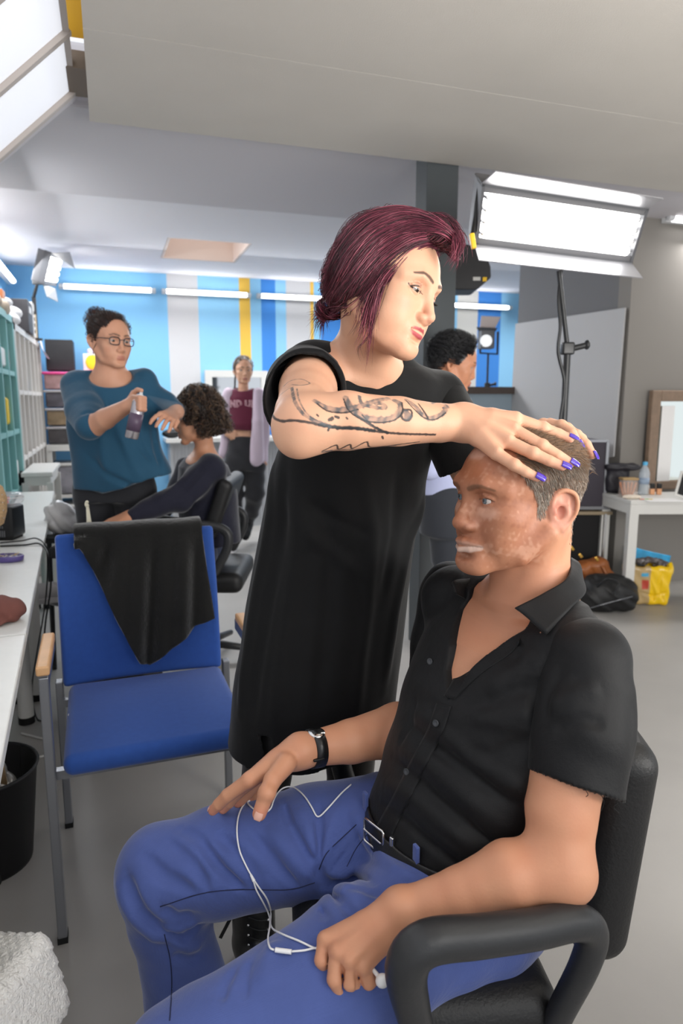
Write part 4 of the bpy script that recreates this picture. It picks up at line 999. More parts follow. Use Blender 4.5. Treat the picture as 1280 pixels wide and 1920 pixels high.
def sleeve(S_, e, hemA, hemB, hemC, r0, r1, name, armdir_end, folds=()):
    U = Sculpt(); d = e-S_; U.chain([S_+(0, 0, .0), S_+d*.35, S_+d*.95], [r0, (r0+r1)/2+.003, r1], .02)
    n = np.cross(hemB-hemA, hemC-hemA); n = n/np.linalg.norm(n); n = n if n@d > 0 else -n
    def beyond(X): return -((X-hemA)@n)+.0012*np.sin(X[:, 0]*900)+.0008*np.sin(X[:, 1]*700)
    U.func(beyond, .002)
    U.chain([S_+d*.45, S_+d*1.1], [r1-.010, r1-.006], .002, 's')
    for l, w, h in folds: U.fold(U.hit(l), w, h)
    U.disp = lambda X: .0012*np.sin(X@np.array([40., 30, 50])+2*np.sin(X@np.array([12., -14, 9])))
    return U.build(name, M_shirt, sh, .0028)
sleeve(shL+(.004, 0, .0), elL+(.022, 0, .005), P(1020, 1452, .85), P(1176, 1508, .90), P(1110, 1484, 1.0)+(0, 0, -.0), .064, .064, 'sleeve', None,
       [([(1020, 1335), (1080, 1300), (1130, 1290)], .012, .006), ([(1030, 1370), (1090, 1350), (1140, 1360)], .010, -.005), ([(1060, 1240), (1030, 1300), (1020, 1360)], .008, -.004), ([(1180, 1260), (1195, 1340), (1185, 1430)], .012, .004)])
sleeve(shR+(0, 0, 0), elR, P(770, 1285, 1.2), P(800, 1290, 1.2), P(780, 1285, 1.3), .064, .062, 'sleeve', None)
# collar, plackets, buttons
cb = MB(); cb.patch([pp_([(1070, 1046, 1.10), (1064, 1082, 1.025), (1020, 1112, .995), (965, 1140, .975)]), pp_([(1086, 1058, 1.10), (1080, 1095, 1.025), (1040, 1125, .985), (985, 1155, .965)]), pp_([(1092, 1085, 1.10), (1096, 1112, 1.03), (1068, 1142, .975), (1024, 1190, .940)])], .003, 8, 6)
cb.build('collar', M_shirt, sh, 'C')
cb = MB(); cb.patch([pp_([(1000, 1075, 1.17), (935, 1072, 1.19), (915, 1078, 1.175)]), pp_([(980, 1100, 1.16), (915, 1084, 1.18), (878, 1086, 1.165)]), pp_([(940, 1120, 1.15), (890, 1108, 1.155), (849, 1090, 1.13)]), pp_([(920, 1130, 1.14), (880, 1125, 1.14), (853, 1112, 1.12)])], .003, 6, 6)
cb.build('collar', M_shirt, sh, 'C')
def strip(l, w0, name, m, par, Sx, off=.002, th=.003):   # a sewn band lying on the surface between two pixel edges
    A = Sx.hit(spline([x[:2] for x in l], 4)); B = Sx.hit(spline([x[2:] for x in l], 4));  cam_ = np.array([0, 0, CAMH])
    def o(X): d = cam_-X; return X+d/np.linalg.norm(d, axis=1)[:, None]*off
    A, B = o(A), o(B); mb = MB(); mb.patch([A, (A+B)/2+(o(A)-A)*.5, B], th, 2, 3); return mb.build(name, m, par, 'C')
strip([(948, 1148, 976, 1152), (949, 1190, 968, 1212), (876, 1236, 903, 1262), (832, 1304, 850, 1312)], 0, 'placket', M_shirt, sh, T, .0012, .002)
strip([(818, 1318, 846, 1324), (800, 1370, 828, 1376), (768, 1430, 796, 1440), (738, 1490, 766, 1502), (716, 1530, 745, 1545), (705, 1550, 736, 1566)], 0, 'placket', M_shirt, sh, T, .0010, .0018)
M_btn = mat('button_grey', '#33363b', rough=.3, coat=.3)
for u, v in ((806, 1240), (817, 1356), (762, 1447)):
    h = T.hit([(u, v)])[0]; d = np.array([0, 0, CAMH])-h; d /= np.linalg.norm(d); n = (d*.6+TF*.8); n /= np.linalg.norm(n); R_ = frame_of(n).T; b = MB()
    b.lathe([(0, 0), (.0052, 0), (.0056, .0012), (.0050, .0022), (.0038, .0016), (0, .0014)], h+d*.0045, 20, R=R_); b.build('button', M_btn, sh, 'C')
thr = MB()
for l in ([(1128, 1492), (1132, 1505), (1127, 1520)], [(1158, 1506), (1150, 1514), (1160, 1524)], [(1098, 1482), (1102, 1490), (1098, 1494)]):
    thr.tube(spline([P(u, v, .815+.0*i) for i, (u, v) in enumerate(l)], 6), .0005, 5)
thr.build('frayed_thread', M_shirt, sh, 'C')
# ---- trousers
M_jean = mat('blue_corduroy', '#4a5b98', rough=.85, sheen=.35, bump=[(380, .25, .001), (35, .2, .005)], var=(16, .10))
def ribs(m, sc_, st, di):
    nt = m.node_tree; L = nt.links.new; b = nt.nodes['Principled BSDF']; w = nt.nodes.new('ShaderNodeTexWave'); w.wave_type = 'BANDS'; w.bands_direction = 'Y'; w.inputs['Scale'].default_value = sc_; w.inputs['Distortion'].default_value = 1.2; w.inputs['Detail Scale'].default_value = .6
    tc = nt.nodes.new('ShaderNodeTexCoord'); L(tc.outputs['Object'], w.inputs['Vector']); bn = nt.nodes.new('ShaderNodeBump'); bn.inputs['Strength'].default_value = st; bn.inputs['Distance'].default_value = di
    L(w.outputs['Fac'], bn.inputs['Height']); old = b.inputs['Normal'].links[0].from_socket; L(old, bn.inputs['Normal']); L(bn.outputs['Normal'], b.inputs['Normal'])
ribs(M_jean, 125, .16, .001)
J = Sculpt(); J.loft([(z, a, b, c+.002, d+.002) for z, a, b, c, d in torso_rows(.006, .50, .620)], .0, ang=TA)
J.ell((.225, 1.05, .52), (.15, .185, .10), rotz(.35), .03)
hL, hR = np.array([.19, .955, .545]), np.array([.13, 1.125, .555]); kL, kR_ = np.array([-.20, .76, .455]), np.array([-.318, 1.10, .485])
J.chain([hR, hR*.6+kR_*.4+(0, 0, .008), hR*.2+kR_*.8+(0, 0, .004), kR_], [.102, .096, .088, .080], .03)
J.chain([kR_, kR_+(.006, .008, -.10), (-.285, 1.11, .22), (-.27, 1.10, .10)], [.078, .071, .074, .080], .03)
J.chain([hL, hL*.6+kL*.4+(0, 0, .004), kL], [.104, .096, .084], .03)
J.chain([kL, (-.19, .77, .30), (-.18, .78, .10)], [.080, .072, .078], .03)
for l, w, h in [
    ([(338, 1554), (373, 1573), (417, 1633), (444, 1663)], .009, -.010), ([(368, 1568), (417, 1627), (460, 1671)], .008, -.009), ([(314, 1576), (362, 1622), (400, 1671)], .009, -.009),
    ([(350, 1560), (395, 1602), (430, 1650)], .010, .007), ([(268, 1603), (308, 1644), (368, 1673)], .011, -.009), ([(330, 1590), (380, 1640), (415, 1672)], .009, .006),
    ([(235, 1638), (262, 1706), (308, 1749)], .012, -.011), ([(218, 1660), (250, 1720), (290, 1755), (350, 1750)], .012, .009), ([(303, 1700), (330, 1722), (366, 1717)], .010, -.011),
    ([(308, 1749), (345, 1760), (378, 1733)], .009, -.010), ([(300, 1730), (335, 1742), (372, 1728)], .008, .008), ([(320, 1790), (350, 1800), (380, 1795)], .010, -.006), ([(320, 1760), (355, 1778), (379, 1770)], .008, .006),
    ([(400, 1560), (450, 1600), (500, 1660)], .010, -.008), ([(440, 1560), (470, 1620), (520, 1670)], .010, .007), ([(470, 1560), (510, 1610), (560, 1665)], .009, -.009), ([(531, 1503), (544, 1549), (567, 1589), (590, 1625)], .008, -.009),
    ([(500, 1545), (540, 1600), (585, 1650)], .009, .007), ([(560, 1510), (580, 1560), (594, 1610)], .010, .007), ([(600, 1500), (598, 1560), (600, 1620)], .008, -.006), ([(640, 1500), (620, 1560), (602, 1620)], .010, .006),
    ([(597, 1620), (600, 1645), (620, 1662), (662, 1648), (700, 1655)], .009, -.013), ([(610, 1675), (650, 1668), (700, 1690)], .010, .008), ([(600, 1665), (640, 1690), (670, 1730)], .008, -.007), ([(620, 1640), (670, 1635), (740, 1650)], .012, .009),
    ([(640, 1662), (690, 1672), (740, 1668)], .008, -.007), ([(590, 1680), (610, 1720), (615, 1760)], .009, -.005), ([(468, 1801), (460, 1833), (458, 1876)], .006, -.005), ([(440, 1815), (422, 1850), (415, 1880)], .006, -.005), ([(520, 1760), (500, 1800), (495, 1860)], .014, .004),
    ([(659, 1549), (623, 1585), (602, 1628)], .004, .003), ([(680, 1560), (645, 1600), (616, 1640)], .003, -.003), ([(660, 1520), (680, 1560), (700, 1600)], .010, .005), ([(700, 1600), (740, 1630), (775, 1650)], .008, .005)]: J.fold(J.hit(l), w*.85, h*1.9)
J.disp = lambda X: .0015*np.sin(X@np.array([50., 20, -36])+2*np.sin(X@np.array([13., 14, 9])))
jn = J.build('trousers', M_jean, mR, .003)
M_thread = mat('navy_thread', '#1d2446', rough=.8)
def stitch(S_, l, r, name, m, par, n=8, off=.0):
    pts = S_.hit(spline(l, n)); c = np.array([0, 0, CAMH]); d = c-pts; pts = pts+d/np.linalg.norm(d, axis=1)[:, None]*off; b = MB(); b.tube(pts, r, 6); return b.build(name, m, par, 'C')
stitch(J, [(308, 1752), (319, 1800), (322, 1850), (318, 1914)], .0010, 'seam', M_thread, jn)
stitch(J, [(300, 1700), (380, 1675), (450, 1668), (540, 1668), (590, 1655)], .0010, 'seam', M_thread, jn)
stitch(J, [(668, 1546), (640, 1572), (612, 1600), (598, 1630)], .0009, 'seam', M_thread, jn); stitch(J, [(692, 1560), (668, 1590), (650, 1625)], .0007, 'seam', M_thread, jn)
# belt
M_leather = mat('black_leather', '#151516', rough=.38, bump=(300, .25, .001), coat=.15)
Bt = Sculpt(); Bt.loft([(z, a, b, c, d) for z, a, b, c, d in torso_rows(.012, .604, .642)], .004, ang=TA); Bt.loft([(z, a, b, c, d) for z, a, b, c, d in torso_rows(.007, .57, .67)], .002, 's', ang=TA)
belt = Bt.build('belt', M_leather, mR, .0025)
b0 = Bt.hit([(704, 1566)])[0]; Fb = np.array([-.80, -.60, 0]); Lb = np.array([.60, -.80, 0]); up_ = np.array([0, 0, 1.])
bk_ = MB(); c0 = b0+Fb*.004
def fr_(c, w, h, r): 
    q = [c-Lb*w-up_*h, c+Lb*w-up_*h, c+Lb*w+up_*h, c-Lb*w+up_*h]; e_ = []
    for i in range(4): a, b = np.array(q[i]), np.array(q[(i+1) % 4]); e_ += [a+(b-a)*t for t in (.06, .35, .65, .94)]
    bk_.tube(np.array(e_), r, 8, closed=True)
fr_(c0, .024, .020, .0022); bk_.build('buckle', M_chrome, belt, 'C')
pr = MB(); pr.cyl(c0-Lb*.024+Fb*.001, c0+Lb*.022+Fb*.003, .0018); pr.build('prong', M_chrome, belt, 'C')
kp = MB(); kp.box(c0+Lb*.042-Fb*.002, (.006, .008, .042), R=np.stack([Fb, Lb, up_], 1), bev=.002); kp.build('keeper', M_chrome, belt, 'C')
for ub, vb in ((783, 1610), (688, 1508)):
    h = Bt.hit([(ub, vb)])[0]; lp_ = MB(); lp_.box(h+np.array([0, 0, -.002])+(-TF)*-.003, (.006, .013, .050), R=np.stack([TF, TL, up_], 1), bev=.002); lp_.build('belt_loop', M_jean, jn, 'C')
# watch on the far wrist
wd_ = elR-wrR; wd_ = wd_/np.linalg.norm(wd_); wc = wrR+wd_*.028; Rw = frame_of(wd_).T
w = MB(); w.lathe([(.0315, -.010), (.0335, -.010), (.0335, .010), (.0315, .010), (.0315, -.010)], wc, 36, R=Rw); wo = w.build('wristwatch', M_leather, None, 'C')
tag(wo, "black leather-strap wristwatch on the seated man's far wrist", 'watch')
w = MB(); wn = np.array([-.35, -.30, .9]); wn /= np.linalg.norm(wn); wn = wn-wd_*(wn@wd_); Rn = frame_of(wn).T; w.lathe([(0, 0), (.015, 0), (.016, .003), (.014, .006), (0, .0065)], wc-wn*-.031+wn*0-wn*.0, 24, R=Rn); w.build('watch_case', M_chrome, wo, 'C')
w = MB(); w.box(wc+np.array([.2, -.93, -.1])*.0335, (.010, .004, .02), R=Rw, bev=.001); w.build('strap_keeper', M_leather, wo, 'C')
# shoes (mostly below the frame)
for f in ((-.285, 1.10), (-.19, .775)):
    Z = Sculpt(); Z.ell((f[0]-.07, f[1]-.01, .045), (.13, .045, .04)); Z.ell((f[0], f[1], .07), (.05, .042, .06), k=.03); Z.half((0, 0, .004), (0, 0, -1)); Z.build('shoe', M_blackm, mR, .006)
# ---- office chair
M_arm = mat('armrest_plastic', '#2b2c2e', rough=.42, bump=(350, .2, .001))
M_seatf = mat('black_leatherette', '#161617', rough=.5, bump=[(240, .5, .0015), (20, .2, .006)])
oc = empty('office_chair', CV(.2, 1.05, 0), 'black leatherette office swivel chair holding the seated man in black', 'chair')
A = Sculpt(); A.chain(spline([P(800, 1990, .76), P(775, 1900, .745), P(762, 1815, .735), P(800, 1768, .735), P(900, 1755, .75), P(1000, 1742, .765), P(1078, 1728, .785), P(1110, 1748, .80), P(1095, 1810, .81), P(1045, 1910, .83), P(1015, 2000, .84)], 5), np.interp(np.linspace(0, 10, 51), [0, 2, 3, 6, 7, 10], [.018, .027, .026, .023, .021, .017]), .01)
A.build('armrest', M_arm, oc, .0035)
A = Sculpt(); A.chain(spline([(0.04, 1.36, .42), (.0, 1.345, .55), (.0, 1.335, .63), (.06, 1.33, .65), (.2, 1.34, .66), (.30, 1.345, .66), (.33, 1.35, .60), (.30, 1.36, .42)], 5), np.full(36, .022), .01); A.build('armrest', M_arm, oc, .005)
A = Sculpt(); A.box((.105, 1.06, .445), (.38, .50, .10), rotz(-.10), .045); A.fold([(-.1, .83, .50), (.1, .82, .50), (.29, .81, .50)], .006, -.005); A.build('seat', M_seatf, oc, .005)
A = Sculpt()
bl_, bu = np.array([.412, 1.10, .485]), np.array([.442, 1.11, .80]); ca_, sa_ = math.cos(.12), math.sin(.12)
ax = (bu-bl_)/np.linalg.norm(bu-bl_); lt_ = np.array([-sa_, -ca_, 0]); nx = np.cross(lt_, ax)
A.box((bl_+bu)/2, (.09, .42, .36), np.stack([nx, lt_, ax]), .043); A.build('backrest', M_seatf, oc, .005)
st_ = MB(); st_.bar((.42, 1.1, .55), (.24, 1.07, .40), .07, .02); st_.build('back_bracket', M_arm, oc, 'C')
pc = MB(); pc.cyl((.12, 1.05, .10), (.12, 1.05, .40), .03); pc.build('gas_column', M_black, oc, 'C')
for i in range(5):
    a = i*2*PI/5+.5; l = MB(); e_ = np.array([.12+.29*math.cos(a), 1.05+.29*math.sin(a), .075]); l.tube([(.12, 1.05, .11), (e_+np.array([.12, 1.05, .11]))/2+(0, 0, .012), e_], [.028, .022, .016], 10); lo = l.build('base_leg', M_arm, oc, 'C')
    c = MB(); c.cyl(e_+(-.012, 0, -.045), e_+(.012, 0, -.045), .03); c.build('caster', M_rubber, lo, 'C')
# ---------------------------------------------------------------- the standing stylist in black
wR_ = empty('person', CV(-.06, 1.45, 0), 'standing woman with burgundy tied-up hair and tattooed arm in a long black T-shirt', 'person')
aw = math.radians(56); pw = math.radians(14); WF = np.array([math.sin(aw)*math.cos(pw), -math.cos(aw)*math.cos(pw), -math.sin(pw)]); WL_ = np.array([math.cos(aw), math.sin(aw), 0])
hw = Head(P(720, 537, 1.225), WF, np.array([0, 0, 1])+WL_*.20, (.98, .97, .91))
W = Sculpt(); hw.build(W, {'jaw': 1.08, 'chin': .9, 'nose': .92, 'nl': .003, 'brow': .8, 'open': .0034, 'lz': -.0040, 'lips': .72, 'mf': -.0035, 'mw': 1.42, 'mz': .006}, ears=False)
W.ell(hw(-.042, .045, -.055), (.024, .024, .028), k=.02); W.ell(hw(.042, .045, -.055), (.024, .024, .028), k=.02)
W.ell(hw(0, .045, -.088), (.038, .038, .024), hw.M.T, .02)
nb = np.array([.043, 1.335, 1.375])
W.chain([hw(0, -.02, -.04), nb*.5+hw(0, -.02, -.06)*.5, nb], [.047, .046, .052], .03)
W.chain([hw(0, .015, -.075), nb+(.022, -.030, .0)], [.026, .026], .02)
W.chain([hw(.052, -.01, -.045), nb+(.028, -.045, -.005)], [.010, .009], .022)
sR, sL = np.array([-.056, 1.285, 1.366]), np.array([.205, 1.470, 1.325])
W.chain([nb, sR], [.045, .043], .05); W.chain([nb, sL], [.045, .043], .05)
W.ell((.072, 1.39, 1.28), (.115, .060, .095), rotz(-.70), .05)
W.chain([nb+(.015, -.05, -.03), sR+(.03, -.035, -.002)], [.010, .009], .02)
# right, tattooed arm: upper arm towards the camera, forearm across
eR = P(566, 800, .985); wr = P(868, 792, 1.075)
W.chain([sR, sR*.6+eR*.4+(0, 0, .004), sR*.2+eR*.8, eR], [.050, .047, .043, .038], .03)
W.chain([eR, eR*.74+wr*.26+(0, 0, .007), eR*.42+wr*.58+(0, 0, .004), eR*.15+wr*.85, wr], [.036, .042, .036, .029, .0262], .03)
W.ball(eR+(-.008, -.010, -.018), .020, .02); W.ell(wr+(0, -.002, 0), (.030, .020, .028), k=.015)
kw = pp_([(966, 786, 1.052), (962, 806, 1.036), (952, 828, 1.018), (930, 850, 1.008)])
for kn, r0 in zip(kw, (.0115, .0115, .011, .0105)): W.chain([wr, wr*.45+kn*.55+(0, 0, .003), kn], [.022, .0165, r0], .013)
A_ = pp_([(966, 786, 1.052), (1018, 803, 1.050), (1046, 813, 1.048), (1068, 822, 1.045)])
B_ = pp_([(962, 806, 1.036), (1016, 836, 1.014), (1045, 854, 1.006), (1069, 868, 1.004)])
C_w = pp_([(952, 828, 1.018), (999, 850, .996), (1030, 864, .990), (1054, 874, .988)])
D_w = pp_([(930, 850, 1.008), (964, 872, .988), (986, 885, .982), (1006, 895, .980)])
for f, rs in ((A_, (.0105, .0092, .0082, .0070)), (B_, (.0105, .0092, .0082, .0070)), (C_w, (.0102, .0090, .0080, .0068)), (D_w, (.0098, .0085, .0075, .0064))):
    W.chain(f, rs, .0025); W.ball(f[1]+(0, -.001, .001), rs[1]*1.06, .003)
tw_ = pp_([(885, 815, 1.09), (925, 845, 1.12), (955, 850, 1.13)]); W.chain(tw_, [.015, .012, .009], .01)
for kn in kw: W.chain([wr+(0, -.014, .012), kn+(0, -.007, .007)], [.003, .003], .009)
# left arm: upper arm down behind the man's forehead, hand over the far side of his crown
eL = P(908, 938, 1.30); wL = P(985, 822, 1.19)
W.chain([sL, sL*.5+eL*.5, eL], [.050, .044, .037], .03); W.chain([eL, eL*.6+wL*.4, wL], [.036, .036, .026], .03)
kl = pp_([(1018, 797, 1.15), (1040, 803, 1.155), (1058, 812, 1.15)])
L1 = pp_([(1018, 797, 1.15), (1052, 798, 1.125), (1071, 812, 1.105), (1083, 832, 1.092)])
L2 = pp_([(1040, 803, 1.155), (1080, 816, 1.13), (1099, 834, 1.115), (1110, 853, 1.105)])
L3 = pp_([(1030, 795, 1.17), (1062, 803, 1.15), (1090, 822, 1.135), (1100, 838, 1.12)])
for kn in kl: W.chain([wL, kn], [.022, .012], .013)
for f in (L1, L2, L3): W.chain(f, [.0105, .0092, .0082, .0070], .0025); W.ball(f[1], .0098, .003)
# tattoo drawn on the arm in grey and black ink
def zc(l, ox=480, oy=680, k=1.939): return [(ox+x/k, oy+y/k) for x, y in l]
TAT = [(zc(l), w, c) for l, w, c in [
    ([(52, 150), (62, 195), (90, 212), (130, 210), (180, 215), (250, 230), (300, 238), (370, 240), (440, 250), (520, 258), (650, 262)], .0017, 0),
    ([(230, 226), (300, 236), (360, 238), (430, 248)], .0024, 0), ([(360, 190), (400, 215), (440, 240), (480, 256)], .0018, 0), ([(385, 190), (420, 225), (455, 245)], .0010, 0),
    ([(130, 90), (140, 140), (165, 180), (200, 205), (270, 232)], .0021, 1), ([(148, 95), (158, 140), (190, 190), (250, 225)], .0010, 1),
    ([(100, 85), (125, 66), (165, 60), (195, 75), (165, 82), (130, 80)], .0011, 1), ([(58, 165), (75, 130), (110, 100), (130, 90)], .0008, 1),
    ([(215, 140), (250, 160), (300, 172), (350, 165), (400, 150), (445, 136), (480, 130)], .0036, 1), ([(222, 150), (262, 176), (320, 182), (370, 170)], .0011, 0),
    ([(325, 128), (345, 165), (385, 195), (440, 208), (490, 203), (520, 180), (522, 150), (505, 138)], .0040, 1), ([(318, 132), (335, 172), (380, 205), (440, 218), (500, 210), (530, 182), (530, 145)], .0010, 0),
    ([(375, 122), (385, 150), (420, 160), (455, 165), (472, 160), (455, 148), (435, 150)], .0026, 1),
    ([(535, 172), (560, 172), (566, 190), (556, 208), (538, 208), (528, 192), (535, 172)], .0016, 0), ([(545, 182), (555, 192), (546, 200)], .0042, 1),
    ([(548, 136), (580, 160), (600, 185), (625, 202), (655, 198), (682, 180), (690, 158)], .0034, 1), ([(625, 202), (612, 180), (590, 150)], .0014, 0), ([(640, 148), (665, 142), (685, 150), (698, 162), (680, 165)], .0020, 1), ([(545, 138), (575, 170), (610, 200), (650, 207), (690, 182)], .0009, 0),
    ([(240, 322), (290, 300), (300, 315), (340, 298), (350, 312), (400, 288), (412, 306), (460, 304), (530, 296), (592, 288)], .0013, 0), ([(245, 324), (300, 318), (360, 316), (430, 308), (500, 302)], .0030, 1),
    ([(265, 208), (278, 202)], .0022, 0), ([(288, 196), (300, 200)], .0018, 0), ([(262, 243), (262, 246)], .0016, 0), ([(458, 268), (462, 276)], .0014, 0), ([(222, 190), (226, 194)], .0012, 0), ([(328, 200), (332, 204)], .0012, 0)]]
TATP = [(W.hit(spline(l, 5) if len(l) > 2 else l), w, c) for l, w, c in TAT]
def wom_col(X):
    C = blotch(X, '#dba88a', .04, 60, 3); q = hw.loc(X); n2 = vnoise(X, 300, 5)
    near = np.linalg.norm(q, axis=1) < .17
    for m in (-1, 1): C = mix(C, lin('#d68f7d'), (1-sstep(.2, 1.1, np.sqrt((((q-np.array([m*.046, .07, -.035]))/np.array([.022, .03, .02]))**2).sum(1))))*.45)
    C = mix(C, lin('#d89a86'), (1-sstep(.3, 1.1, np.linalg.norm((q-np.array([0, .105, -.040]))/.016, axis=1)))*.5)
    for m in (-1, 1): C = mix(C, lin('#7d5648'), (1-sstep(.3, 1.1, np.sqrt((((q-np.array([m*.0335, .088, .006]))/np.array([.017, .02, .0065]))**2).sum(1))))*.55)
    Cf = hw.face_color(X, C, lip='#a8434c', brow='#2a1a16', lipw=.95, browk=1.15, mf=-.0035, mw=1.42, pw=.70, mz=.006, lash='#120c0c', lashw=1.0)
    for m in (-1, 1):
        ls = np.array([(m*.0195, .0850, -.0045), (m*.0320, .0885, -.0052), (m*.0470, .0790, -.0030), (m*.0500, .0760, .0005)]); Cf = mix(Cf, lin('#120c0c'), (1-sstep(.0008, .0022, dpoly(q, ls)))*.95)
    C = np.where(near[:, None], Cf, C)
    for c, r in (((.0225, .093, -.088), .0015), ((.013, .10, -.0865), .0009), ((.042, .07, -.060), .0009)): C = mix(C, (.03, .015, .012), (1-sstep(.5, 1.2, np.linalg.norm(q-np.array(c), axis=1)/r))*.8)
    arm = (X[:, 0] < .24) & (X[:, 2] < 1.40) & (X[:, 1] < 1.2); ix = np.nonzero(arm)[0]
    Y = X[ix]; c = C[ix]
    for pl, w, kind in TATP:
        w = w*1.15; d = dpoly(Y, pl)*(1+.18*vnoise(Y, 500, 8)); t = 1-sstep(w*.65, w*1.25, d)
        if kind: sh_ = .45+.35*np.clip(vnoise(Y, 260, 4), -1, 1)+.2*sstep(w*.3, w, d); c = mix(c, lin('#4d5358'), t*np.clip(sh_+.15, .4, .9))
        else: c = mix(c, lin('#23272b'), t*.92)
    C[ix] = c
    for f in (A_, B_, C_w, D_w, L1, L2, L3):
        C = mix(C, lin('#d18f7c'), (1-sstep(.004, .020, np.linalg.norm(X-f[-1], axis=1)))*.5); C = mix(C, lin('#cf9280'), (1-sstep(.003, .012, np.linalg.norm(X-f[1], axis=1)))*.35)
    return C
wb_ = W.build('body', M_skin, wR_, .0019, paint=wom_col, lo=(-.16, .90, 1.08), hi=(.50, 1.56, 1.68), fine=lambda V: ((V[:, 0] < .24) & (V[:, 1] < 1.19) & (V[:, 2] < 1.38)) | (lambda q: (q[:, 1] > .02) & (q[:, 2] > -.12) & (q[:, 2] < .06))(hw.loc(V)))
hw.eyes(wR_, '#3b2c20', look=(.10, .93, -.42))
M_purple = mat('purple_polish', '#3f1fa6', rough=.12, coat=.8)
for f, n in ((A_, (.25, -.55, .8)), (B_, (.2, -.75, .6)), (C_w, (.2, -.8, .55)), (D_w, (.2, -.85, .5)), (L1, (.5, -.6, .5)), (L2, (.6, -.5, .5)), (L3, (.5, -.4, .6))): nail(W, f[2], f[3]+(f[3]-f[2])*.12, .0068, n, wR_, M_purple, ln=.0165, wd=.0056)
# lashes
la = MB()
for m in (-1, 1):
    for t in np.linspace(0, 1, 13):
        b0_ = np.array([m*(.0215+.0265*t), .0885+.003*math.sin(t*PI)-.008*t, -.0048+.0015*t]); e0 = b0_+np.array([m*(.001+.004*t), .0055, -.0015+.002*t])
        la.tube([hw(*b0_), hw(*((b0_+e0)/2+np.array([0, 0, -.0014]))), hw(*e0)], [.00045, .0003, .0001], 4)
la.build('eyelashes', mat('lash_black', '#080606', rough=.6), wR_, 'C')
# nose-side stud and hair
HM = Sculpt(); hw.build(HM, {'top': 1.0}, ears=False)
M_ = Sculpt()
E_ = lambda c, r, k=.02: M_.ell(hw(*c), r, hw.M.T, k)
E_((0, -.009, .044), (.080, .088, .084)); E_((-.012, .042, .096), (.048, .048, .030), .03); E_((.004, -.036, .034), (.066, .048, .064), .03)
for m in (-1, 1): E_((m*.068, -.012, .0), (.030, .034, .048), .02); E_((-.002, .076, .106), (.036, .026, .018), .02)
E_((.01, -.075, -.01), (.046, .036, .050), .03)
def cutf(X): q = hw.loc(X); return np.maximum(np.interp(np.abs(q[:, 0]), [0, .03, .055, .07, .1], [.070, .066, .046, .016, .0])-q[:, 1], q[:, 2]-.092+.15*q[:, 0])
M_.func(lambda X: cutf(X), .006); M_.half(hw(0, -.03, -.055), -hw.M[:, 2], .01)
burg, bdk, bhi = np.array(lin('#652538')), np.array(lin('#2c1219')), np.array(lin('#b05a6c'))
Vc, Fc = M_.mesh(.004); cc = np.tile(bdk*.8, (len(Vc), 1))
def guide(l): return M_.hit(spline(l, 4))
rng = np.random.default_rng(8)
def family(gs, n, lift, w, endj=.004, noise=.003, extend=None, cl=None):
    G = [guide(g) for g in gs]; m = min(len(g) for g in G); G = np.array([g[:m] for g in G]); paths, ws, cs = [], [], []
    for i in range(n):
        s_ = rng.random()*(len(G)-1); a = int(s_); t = s_-a; g = G[a]*(1-t)+G[min(a+1, len(G)-1)]*t
        i0 = int(rng.integers(0, max(1, m//3))) if rng.random() < .5 else 0; i1 = m-int(rng.integers(0, max(1, m//4))) if rng.random() < .4 else m
        g = g[i0:i1]
        if len(g) < 4: continue
        tt = np.linspace(0, 1, len(g))[:, None]; out = g-hw.o; out /= np.linalg.norm(out, axis=1)[:, None]
        ph = rng.uniform(0, 6.3, 3); wv = np.sin(tt*rng.uniform(3, 8)+ph)*noise*(.4+tt)
        g = g+out*(lift*rng.random()+.0005+.002*np.sin(tt*PI))+wv+rng.normal(size=3)*endj*tt
        c = burg*(.7+.6*rng.random()); r = rng.random(); c = bdk*1.2 if r < .22 else (bhi*(.8+.3*rng.random()) if r > .86 else c)
        if cl is not None: c = c*cl
        paths.append(g); ws.append(w*(.6+.8*rng.random())); cs.append(c)
    return strands(paths, ws, cs, 3, .15)
parts_ = [(Vc, Fc, cc)]
def flow(n, goal, steps=9, dl=.0085, lift=.0045, w=.0006):
    ix = rng.integers(0, len(Vc), n); X = Vc[ix].copy(); path = [X.copy()]; g = np.asarray(goal)
    for k_ in range(steps):
        N = np.stack([M_.ev(X+np.eye(3)[i]*.002)-M_.ev(X-np.eye(3)[i]*.002) for i in range(3)], 1); N /= np.linalg.norm(N, axis=1)[:, None]+1e-9
        t = g-X+hw.M[:, 2]*.02; t = t-N*(t*N).sum(1)[:, None]; t /= np.linalg.norm(t, axis=1)[:, None]+1e-9
        X = X+t*dl+rng.normal(size=X.shape)*.0006; X = X-N*M_.ev(X)[:, None]; path.append(X+N*(lift*rng.random((n, 1))*math.sin(PI*(k_+1)/(steps+1))+.0006))
    Pth = np.stack(path, 1); r = rng.random(n); cs = [bdk*1.2 if a < .25 else (bhi*.9 if a > .88 else burg*(.7+.5*b)) for a, b in zip(r, rng.random(n))]
    return strands(list(Pth), w*(.6+.8*rng.random(n)), cs, 3, .15)
parts_.append(flow(5600, P(640, 574, 1.30)))
parts_.append(flow(600, P(636, 580, 1.30), 10, .009, .010, .00040))
top = [[(852, 490), (815, 462), (768, 470), (722, 510), (688, 555), (655, 578)], [(857, 470), (822, 440), (768, 440), (705, 478), (662, 530), (635, 568)], [(852, 448), (812, 420), (752, 412), (688, 445), (645, 500), (624, 558)], [(836, 430), (792, 405), (738, 399), (680, 418), (640, 470), (618, 535)]]
parts_.append(family(top, 4600, .006, .00062))
parts_.append(family([[(835, 468), (795, 466), (752, 492), (718, 540), (700, 585), (690, 625)], [(800, 462), (758, 480), (718, 520), (694, 560), (680, 590), (668, 615)]], 800, .006, .0007, .008))
